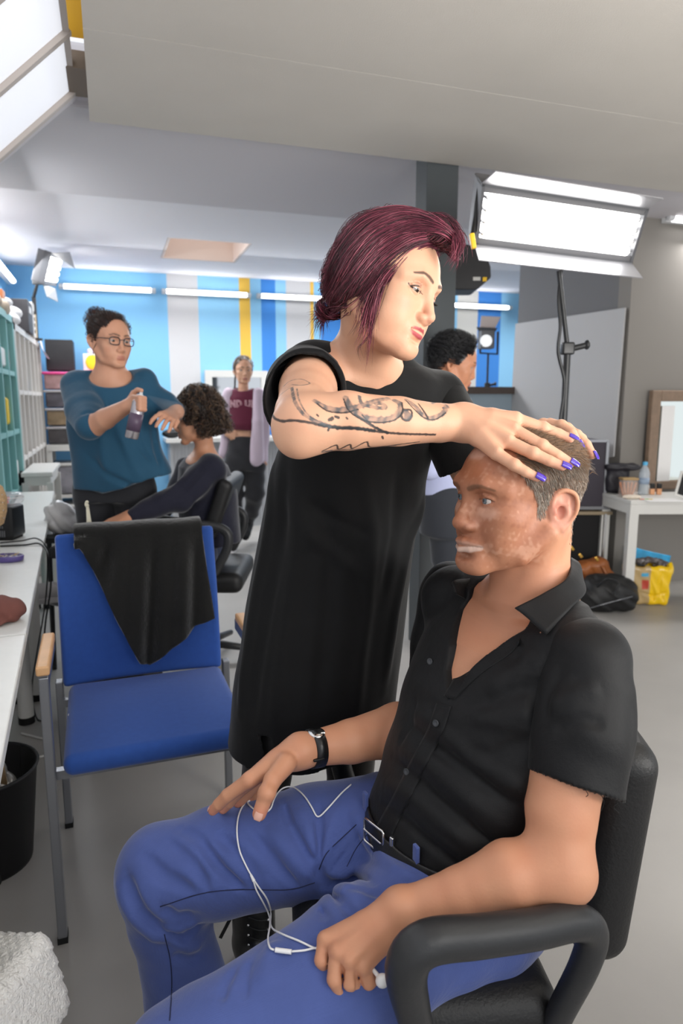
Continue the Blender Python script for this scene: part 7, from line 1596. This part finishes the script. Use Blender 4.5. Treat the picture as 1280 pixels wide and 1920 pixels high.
# framed mirror and radiator counter at the back wall
def bw(u, v, q): r = (u-640)/(FPX*CP+(960-v)*SP); p = q*(r*CT+ST)/(CT-r*ST); Y = p*ST+q*CT; return p, CAMH+Y*(-FPX*SP+(960-v)*CP)/(FPX*CP+(960-v)*SP)
p0, z1_ = bw(384, 694, 7.38); p1, _ = bw(501, 700, 7.38); mr = empty('wall_mirror', ((p0+p1)/2, 7.38, 1.2), 'white-framed mirror on the striped wall behind walking woman', 'mirror')
b = MB(); z0_ = .85
bx((p0, 7.36, z1_-.07), (p1, 7.43, z1_), b); b.build('frame_top', M_lacq, mr); 
for a, c_ in ((p0, p0+.07), (p1-.07, p1)): b = MB(); bx((a, 7.36, z0_), (c_, 7.43, z1_-.07), b); b.build('frame_side', M_lacq, mr)
b = MB(); bx((p0+.07, 7.39, z0_), (p1-.07, 7.41, z1_-.07), b); b.build('glass', mat('mirror_glass', '#c9ccd0', rough=.04, metal=1), mr)
cn = empty('counter', (1.2, 7.2, 0), 'white counter with ribbed front below the wall mirror', 'counter'); pc0, zc1 = bw(310, 822, 7.1); pc1, _ = bw(430, 822, 7.1)
b = MB(); bx((pc0, 7.0, zc1-.04), (pc1+.9, 7.44, zc1), b); b.build('top', M_lacq, cn)
b = MB(); bx((pc0+.04, 7.08, 0), (pc1+.86, 7.42, zc1-.04), b)
for i in range(40): x = pc0+.06+i*(pc1+.82-pc0-.06)/39; b.box((x, 7.075, zc1/2), (.012, .02, zc1-.14))
b.build('ribbed_front', mat('radiator_grey', '#b3b5b8', rough=.5), cn)
b = MB(); pd_, _z = bw(322, 812, 7.15); b.ball((pd_, 7.15, zc1+.045), (.10, .06, .045)); tag(b.build('hair_dryer', M_black), 'black hair dryer heap on the counter end', 'dryer')
# ---------------------------------------------------------------- grey board on the partition and the right wall
b = MB(); V = [qv(u, v, 3.29) for u, v in [(966, 607), (1171, 577), (1149, 856), (951, 890)]]; b.prism(V, (.012, 0, 0)); bo = b.build('foam_board', mat('board_grey', '#b5b4b5', rough=.7)); tag(bo, 'large pale grey board leaning on the dark partition', 'board')
# desk on the right
dk0 = np.array([1.80, 4.20, 0]); ux = np.array([1., .012, 0]); uy = np.array([-.10, .995, 0])
dr = empty('desk', CV(2.2, 4.2, 0), 'white desk with square legs at the right wall', 'desk')
def dp(a, b_, z): return dk0+ux*a+uy*b_+np.array([0, 0, z])
b = MB(); b.prism([dp(0, 0, .676), dp(1.3, 0, .676), dp(1.3, .42, .676), dp(0, .42, .676)], (0, 0, .025)); b.build('desktop', M_lacq, dr, 'C', bev=.003)
b = MB(); b.bar(dp(.0, .012, .646), dp(1.3, .012, .646), .02, .06); b.build('apron', M_lacq, dr, 'C'); b = MB(); b.bar(dp(.012, 0, .646), dp(.012, .42, .646), .02, .06); b.build('apron', M_lacq, dr, 'C')
for a, b_ in ((.03, .03), (1.27, .03), (.03, .39), (1.27, .39)): b = MB(); b.box(dp(a, b_, .31), (.055, .055, .62)); b.build('leg', M_lacq, dr, 'C')
Zd = .7015
def dz(u, v): return tz(u, v, Zd)
def prof_thing(name, u, v, prof, m, label, cat, group=None, n=20, back=0):
    q = dz(u, v)+(0, back, 0); b = MB(); b.lathe(prof, q, n); return tag(b.build(name, m, None, 'C'), label, cat, group)
D = Sculpt(); q = dz(1160, 925); D.box(q+(-.01, .06, .09), (.15, .16, .18), rotz(.1), .03); D.box(q+(.02, .05, .175), (.22, .18, .035), rotz(.2), .015, .01); D.disp = lambda X: .003*np.sin(X@np.array([70., 40, 60])); o = D.build('makeup_bag', mat('bag_dark', '#1e1c24', rough=.5), None, .006); tag(o, 'black open make-up bag at the desk corner', 'bag')
D = Sculpt(); q = dz(1128, 918); D.ell(q+(.0, .10, .10), (.05, .05, .05)); D.ell(q+(.01, .12, .05), (.06, .05, .05), k=.01); D.disp = lambda X: .008*np.sin(X@np.array([90., 60, 80])); o = D.build('lilac_cloth', mat('cloth_silver', '#8d8a94', rough=.4, var=(30, .4)), None, .006); tag(o, 'shiny grey crumpled pouch behind the black make-up bag', 'pouch')
D = Sculpt(); q = dz(1180, 905); D.ell(q+(.03, .12, .17), (.09, .05, .03)); D.ell(q+(.03, .12, .08), (.08, .05, .09), k=.02); D.disp = lambda X: .004*np.sin(X@np.array([60., 50, 80])); o = D.build('mauve_pouch', mat('mauve', '#7d6d88', rough=.6), None, .006); tag(o, 'mauve soft pouch behind the make-up bag', 'pouch')
q = dz(1181, 932); r = empty('brush_jar', CV(*q), 'clear jar with tan make-up sticks on desk', 'jar'); b = MB(); b.box(q+(0, .04, .055), (.10, .07, .11), bev=.01); b.build('jar_body', mat('jar_clear', '#d9c9bf', rough=.1, alpha=.35), r, 'C'); b = MB(); b.box(q+(0, .04, .115), (.105, .075, .012), bev=.004); b.build('lid', mat('lid_gold', '#a88a5c', rough=.4), r, 'C')
for i in range(5): b = MB(); a = q+(-.03+.014*i, .04, .006); b.cyl(a, a+(.012*(i-2), .005*(i % 2), .085), .007, n=8); tag(b.build('makeup_stick', mat('tan_stick', '#c98a68') if i == 0 else MATS['tan_stick'], None, 'C'), 'tan make-up stick inside the clear jar', 'stick', 'sticks in the clear jar')
D = Sculpt(); q = dz(1178, 935); D.ell(q+(.02, -.0, .012), (.06, .03, .013)); D.disp = lambda X: .002*np.sin(X@np.array([190., 150, 80])); o = D.build('cotton_cloth', mat('cotton', '#dcd0c0', rough=.9), None, .004); tag(o, 'cream crumpled cotton cloth in front of the clear jar', 'cloth')
q = dz(1210, 928); r = empty('water_bottle', CV(*q), 'clear water bottle with light blue cap on desk', 'bottle'); b = MB(); b.lathe([(0, 0), (.030, 0), (.033, .008), (.031, .06), (.033, .10), (.033, .14), (.026, .165), (.014, .185), (.013, .20), (0, .20)], q+(0, .04, 0), 24); b.build('bottle_body', mat('bottle_clear', '#d3dde6', rough=.08, alpha=.45), r, 'C'); b = MB(); b.cyl(q+(0, .04, .193), q+(0, .04, .215), .0155, n=16); b.build('cap', mat('cap_blue', '#59b1dd', rough=.4), r, 'C'); b = MB(); b.lathe([(.0335, .07), (.0338, .07), (.0338, .11), (.0335, .11)], q+(0, .04, 0), 24); b.build('label', mat('label_blue', '#9fb3cc', rough=.4, alpha=.7), r, 'C')
prof_thing('cream_jar', 1211, 926, [(0, 0), (.018, 0), (.019, .004), (.019, .052), (.017, .058), (0, .058)], M_lacq, 'small white tube in front of water bottle', 'jar')
for u, lb in ((1224, 'left bottle of tan foundation with black cap'), (1237, 'right bottle of tan foundation with black cap')):
    q = dz(u, 928); r = empty('foundation_bottle', CV(*q), lb, 'bottle', 'foundation bottles on the desk'); b = MB(); b.box(q+(0, .02, .020), (.030, .024, .040), bev=.004); b.build('bottle_body', MATS.get('foundation') or mat('foundation', '#dba27a', rough=.25), r, 'C'); b = MB(); b.box(q+(0, .02, .057), (.026, .022, .034), bev=.003); b.build('cap', M_black, r, 'C')
b = MB(); b.box(dz(1262, 915)+(.03, .10, .055), (.34, .15, .11), bev=.01); tag(b.build('makeup_case', M_black, None, 'C'), 'long black case behind the foundation bottles', 'case')
b = MB(); b.box(dz(1262, 915)+(.03, .12, .118), (.36, .17, .012), bev=.004); tag(b.build('tray', M_lacq, None, 'C'), 'white tray lying on top of the long black case', 'tray')
jm_ = MB()
rg = np.random.default_rng(3)
for i in range(9): a = dz(1262, 915)+np.array([.0+rg.uniform(-.09, .14), .12+rg.uniform(-.05, .05), .128+.012]); b = MB(); b.ball(a, (rg.uniform(.012, .024), .016, rg.uniform(.010, .018)), 10); tag(b.build('makeup_piece', mat('dark_brush', '#3a3834', rough=.7) if i == 0 else MATS['dark_brush'], None, 'C'), 'dark small make-up piece on the white tray', 'brush', 'pieces on the white tray')
b = MB(); b.box(dz(1222, 940)+(.08, .05, .001), (.22, .14, .002)); tag(b.build('paper_sheet', mat('paper', '#e4e3e2', rough=.7), None, 'C'), 'white paper sheet on the desk', 'paper')
for i, (cx_, cl_) in enumerate([(1203, '#e06a30'), (1212, '#8fc24a'), (1219, '#e0c23a')]): b = MB(); q = dz(cx_, 937); b.box(q+(0, 0, .004), (.03, .012, .002), R=rotz(.3)); tag(b.build('marker', mat('marker'+cl_, cl_, rough=.5), None, 'C'), ['orange', 'green', 'yellow'][i]+' paper marker strip at the desk edge', 'marker')
b = MB(); q = dz(1276, 935); tb = empty('tablet', CV(*q), 'white-edged tablet standing at the right picture edge', 'tablet'); b.box(q+(.05, .0, .075), (.16, .008, .17), R=rotx(-.35)@roty(.35), bev=.003); b.build('frame', M_lacq, tb, 'C'); b = MB(); b.box(q+(.05, -.005, .075), (.13, .006, .14), R=rotx(-.35)@roty(.35)); b.build('screen', M_black, tb, 'C')
# leaning framed mirror
z0m = .7015
fm_ = empty('framed_mirror', (3.85, 3.80, z0m), 'wood-framed mirror leaning on the right wall', 'mirror'); M_fw = mat('frame_wood', '#85705e', rough=.5, var=(30, .12)); pm = 3.49
for lo, hi in [((pm, 3.78, z0m), (pm+.075, 3.82, 1.385)), ((pm+.075, 3.78, 1.31), (pm+1.0, 3.82, 1.385)), ((pm+.075, 3.78, z0m), (pm+1.0, 3.82, z0m+.06))]: b = MB(); bx(lo, hi, b); b.build('frame_bar', M_fw, fm_, bev=.006)
b = MB(); bx((pm+.075, 3.80, z0m+.06), (pm+1.0, 3.815, 1.31), b); b.build('glass', mat('mirror_pale', '#dfe6e2', rough=.05, metal=1), fm_)
b = MB(); bx((pm+.09, 3.785, z0m+.06), (pm+.20, 3.789, 1.28), b); tag(b.build('paper_sheet', MATS['paper']), 'white sheet standing in for a paper reflection in the framed mirror', 'paper')  # solid sheet put in as the reflection of paper in the glass
# cart with dark case
ct = empty('cart', CV(1.58, 4.75, 0), 'dark cart with grey and wooden edge between desk and chair', 'cart'); q = P(1108, 955, 4.55)
b = MB(); b.box((q[0]-.10, 4.72, .60), (.46, .34, .02)); b.build('top', mat('cart_grey', '#77787c', rough=.5), ct, 'C'); b = MB(); b.box((q[0]-.09, 4.72, .565), (.47, .34, .022)); b.build('wood_edge', mat('cart_wood', '#8f8068', rough=.6), ct, 'C')
b = MB(); b.box((q[0]-.10, 4.74, .28), (.42, .30, .54)); b.build('cabinet', M_blackm, ct, 'C'); 
for a in (-.30, .10): b = MB(); b.cyl((q[0]+a, 4.56, .0), (q[0]+a, 4.56, .56), .012); b.build('leg', M_chrome, ct, 'C')
cs = empty('flight_case', CV(q[0]-.1, 4.72, .611), 'dark purple case with silver edges on the cart', 'case'); b = MB(); b.box((q[0]-.09, 4.72, .611+.22), (.36, .30, .44)); b.build('case_body', mat('case_purple', '#2b2431', rough=.5), cs, 'C')
for a in (-.27, .09): b = MB(); b.box((q[0]+a, 4.57, .611+.22), (.018, .02, .44)); b.build('edge', M_silver, cs, 'C')
b = MB(); b.box((q[0]-.09, 4.57, .611+.44), (.36, .02, .016)); b.build('edge', M_silver, cs, 'C')
# ---------------------------------------------------------------- bags on the floor
def fl(u, v, Y, z=None): return P(u, v, Y)
db = empty('duffel_bag', CV(*(tz(1150, 1150, 0)*[1, 1, 0])), 'black duffel bag with pale zip on floor by desk leg', 'bag'); c = tz(1150, 1150, 0)+(-.02, .09, 0)
D = Sculpt(); D.ell(c+(0, 0, .115), (.20, .14, .115)); D.box(c+(0, 0, .08), (.34, .22, .14), None, .05, .03); D.half((0, 0, .002), (0, 0, -1)); D.disp = lambda X: .005*np.sin(X@np.array([40., 30, 50])+np.sin(X@np.array([30., -60, 40]))); D.build('bag_body', mat('nylon_black', '#1b1b1c', rough=.55, bump=(40, .4, .004)), db, .006)
b = MB(); b.tube(D.hit(spline([(1105, 1140), (1140, 1130), (1185, 1118)], 6))+np.array([0, -.003, 0]), .003, 6); b.build('zip', M_silver, db, 'C')
b = MB(); b.tube(spline([P(1120, 1100, 4.1), P(1140, 1085, 4.05), P(1160, 1095, 4.05), P(1150, 1115, 4.02)], 6), .006, 6); b.build('strap', M_black, db, 'C')
hb = empty('handbag', CV(*(tz(1110, 1120, .1)*[1, 1, 0])), 'brown leather handbag with gold clasps on the black duffel', 'bag'); M_tan = mat('tan_leather', '#9a5a2e', rough=.45, bump=(25, .4, .006), var=(12, .15))
D = Sculpt(); c = P(1100, 1085, 4.42); D.box(c, (.30, .14, .24), rotz(.1)@roty(.30), .04); D.ell(P(1140, 1100, 4.36), (.07, .06, .10), k=.03); D.ell(P(1085, 1105, 4.42), (.10, .09, .10), k=.03)
for l in ([(1085, 1060), (1095, 1090), (1100, 1118)], [(1105, 1060), (1118, 1090), (1125, 1112)], [(1075, 1100), (1110, 1108), (1140, 1104)]): D.fold(D.hit(l), .010, -.010)
D.disp = lambda X: .003*np.sin(X@np.array([60., 30, 40])); D.build('bag_body', M_tan, hb, .005)
b = MB(); b.patch([D.hit([(1128, 1060), (1140, 1085), (1148, 1118)])+np.array([-.012, -.012, 0]), D.hit([(1128, 1060), (1140, 1085), (1148, 1118)])+np.array([.014, -.012, 0])], .004, 5, 2); b.build('strap', M_tan, hb, 'C')
M_gold = mat('gold_metal', '#d9ac55', rough=.25, metal=1)
for u, v in ((1072, 1028), (1088, 1042), (1118, 1048)): b = MB(); b.box(P(u, v, 4.33), (.035, .012, .018), R=roty(.9), bev=.004); b.build('clasp', M_gold, hb, 'C')
yb = empty('shopping_bag', CV(*(tz(1225, 1136, 0)*[1, 1, 0])), 'yellow and beige plastic shopping bag full of stuff under desk', 'bag')
D = Sculpt(); c = tz(1222, 1137, 0)+(0, .10, 0); D.box(c+(-.01, 0, .13), (.27, .17, .26), rotz(.12), .03); D.chain([c+(.11, -.06, .22), c+(.13, -.04, .27)], [.03, .012], .02); D.chain([c+(-.12, -.02, .24), c+(-.13, 0, .33)], [.03, .012], .02); D.box(c+(0, 0, .26), (.22, .12, .10), None, .01, .006, 's'); D.half((0, 0, .002), (0, 0, -1))
for l in ([(1215, 1080), (1225, 1110), (1222, 1135)], [(1240, 1075), (1235, 1105), (1245, 1132)], [(1200, 1110), (1225, 1118), (1250, 1110)]): D.fold(D.hit(l), .008, -.012)
D.disp = lambda X: .003*np.sin(X@np.array([80., 30, 60]))
def ybc(X): C = np.tile(np.array(lin('#f2c60d')), (len(X), 1)); uv = pix(X); x = (X-c)@np.array([math.cos(.12), math.sin(.12), 0]); t = 1-sstep(-.028, -.024, x); C = mix(C, lin('#b59a6a'), t); C = mix(C, lin('#b8402c'), (1-sstep(.018, .024, np.abs(x+.055)))*(1-sstep(.028, .034, np.abs(X[:, 2]-.14)))*t); C = mix(C, lin('#3f9fc4'), (1-sstep(.02, .026, np.abs(x+.06)))*(1-sstep(.010, .014, np.abs(X[:, 2]-.205)))*t); return mix(C, lin('#d8661a'), (sstep(.105, .118, x))*(1-sstep(.07, .12, X[:, 2])))
D.build('bag_body', mat('bag_film', '#f0c010', rough=.3, attr=True, coat=.3), yb, .005, paint=ybc)
b = MB(); b.patch([[P(1178, 1023, 4.62), P(1215, 1033, 4.62), P(1257, 1042, 4.62)], [P(1180, 1050, 4.6), P(1218, 1060, 4.6), P(1252, 1068, 4.6)], [P(1182, 1090, 4.58), P(1220, 1100, 4.58), P(1248, 1100, 4.58)]], .006, 6, 6); tag(b.build('gift_bag', mat('bag_blue', '#2f9ccf', rough=.35, var=(14, .35)), None, 'C'), 'light blue plastic bag standing behind the yellow bag', 'bag')
D = Sculpt()
for i in range(8): D.ell(c+np.array([-.06+.024*i, rg.uniform(-.03, .03), .26+rg.uniform(-.01, .03)]), (.03, .03, .02), k=.006)
D.disp = lambda X: .004*np.sin(X@np.array([180., 130, 160])); o = D.build('clear_pouch', mat('pouch_film', '#6b6566', rough=.15, var=(40, .6), coat=.8), None, .005); tag(o, 'shiny clear pouch of dark bits atop the yellow bag', 'pouch')
q = tz(1182, 1120, 0); r = empty('cleaner_bottle', CV(*q), 'white plastic bottle with blue cap beside yellow bag', 'bottle'); b = MB(); b.lathe([(0, 0), (.030, 0), (.034, .01), (.034, .13), (.024, .17), (.012, .185), (0, .185)], q+(0, 0, .001), 24); b.build('bottle_body', mat('bottle_white', '#dcdde0', rough=.35), r, 'C'); b = MB(); b.lathe([(0, 0), (.014, 0), (.014, .02), (.018, .03), (.014, .055), (0, .06)], q+(0, 0, .185), 18); b.build('cap', mat('cap_violet', '#3a35a8', rough=.35), r, 'C')
# black bag on the floor behind the woman in black
D = Sculpt(); q = tz(822, 1135, 0)+(0, .15, 0); D.box(q+(0, 0, .16), (.30, .22, .32), rotz(.2), .05); D.half((0, 0, .002), (0, 0, -1)); D.disp = lambda X: .005*np.sin(X@np.array([30., 30, 40])); tag(D.build('rucksack', MATS['nylon_black'], None, .008), 'black bag on the floor beside the woman in shorts', 'bag')
# ---------------------------------------------------------------- earphones over the lap
M_ear = mat('earphone_white', '#e9e9ea', rough=.35, spec=.5)
ear = empty('earphones', CV(.1, .9, .6), 'white earphones with cord looped over the blue trousers', 'earphones')
def cord(l, name='cord', r=.0014, lift=.0035, Sx=None):
    Sx = Sx or J; pts = Sx.hit(spline(l, 6)); uvs = spline(l, 6); bad = np.abs(Sx.ev(pts)) > .004
    if bad.any() and not bad.all():
        i_ = np.arange(len(pts)); yy = np.interp(i_, i_[~bad], pts[~bad, 1]); pts = np.array([P(u, v, y) for (u, v), y in zip(uvs, yy)])
    cm = np.array([0, 0, CAMH]); d = cm-pts; pts = pts+d/np.linalg.norm(d, axis=1)[:, None]*lift
    for _ in range(2): pts[1:-1] = (pts[:-2]+2*pts[1:-1]+pts[2:])/4
    b = MB(); b.tube(pts, r, 8); b.build(name, M_ear, ear, 'C'); return pts
cord([(658, 1471), (640, 1487), (615, 1515), (596, 1532), (585, 1515), (570, 1492), (550, 1476), (530, 1478), (515, 1495), (508, 1515), (498, 1524)])
cord([(490, 1489), (470, 1496), (456, 1510), (447, 1530), (444, 1560), (449, 1595), (462, 1625), (473, 1645)])
cord([(500, 1520), (485, 1522), (473, 1515), (464, 1505), (470, 1500)])
cord([(474, 1647), (480, 1668), (492, 1690), (504, 1715), (506, 1735), (502, 1760), (506, 1777), (514, 1781)])
cord([(474, 1647), (486, 1665), (500, 1685), (508, 1710), (508, 1738), (530, 1752), (560, 1764), (590, 1778), (602, 1778)])
cord([(546, 1784), (570, 1782), (588, 1778), (604, 1777)])
p_ = J.hit([(516, 1781), (546, 1785)]); cm = np.array([0, 0, CAMH]); d = cm-p_; p_ = p_+d/np.linalg.norm(d, axis=1)[:, None]*.005; b = MB(); b.cyl(p_[0], p_[1], .0032, n=12); b.build('remote', M_ear, ear, 'C')
p_ = J.hit([(470, 1640), (476, 1652)]); d = cm-p_; p_ = p_+d/np.linalg.norm(d, axis=1)[:, None]*.004; b = MB(); b.cyl(p_[0], p_[1], .002, .003, n=12); b.build('splitter', M_ear, ear, 'C')
e0, e1_ = P(699, 1818, .790), P(712, 1834, .782); b = MB(); b.cyl(e0, e1_, .0028, n=10); b.ball(e1_+(.003, -.002, -.002), (.0092, .0080, .0092), 16); b.build('earbud', M_ear, ear, 'C')
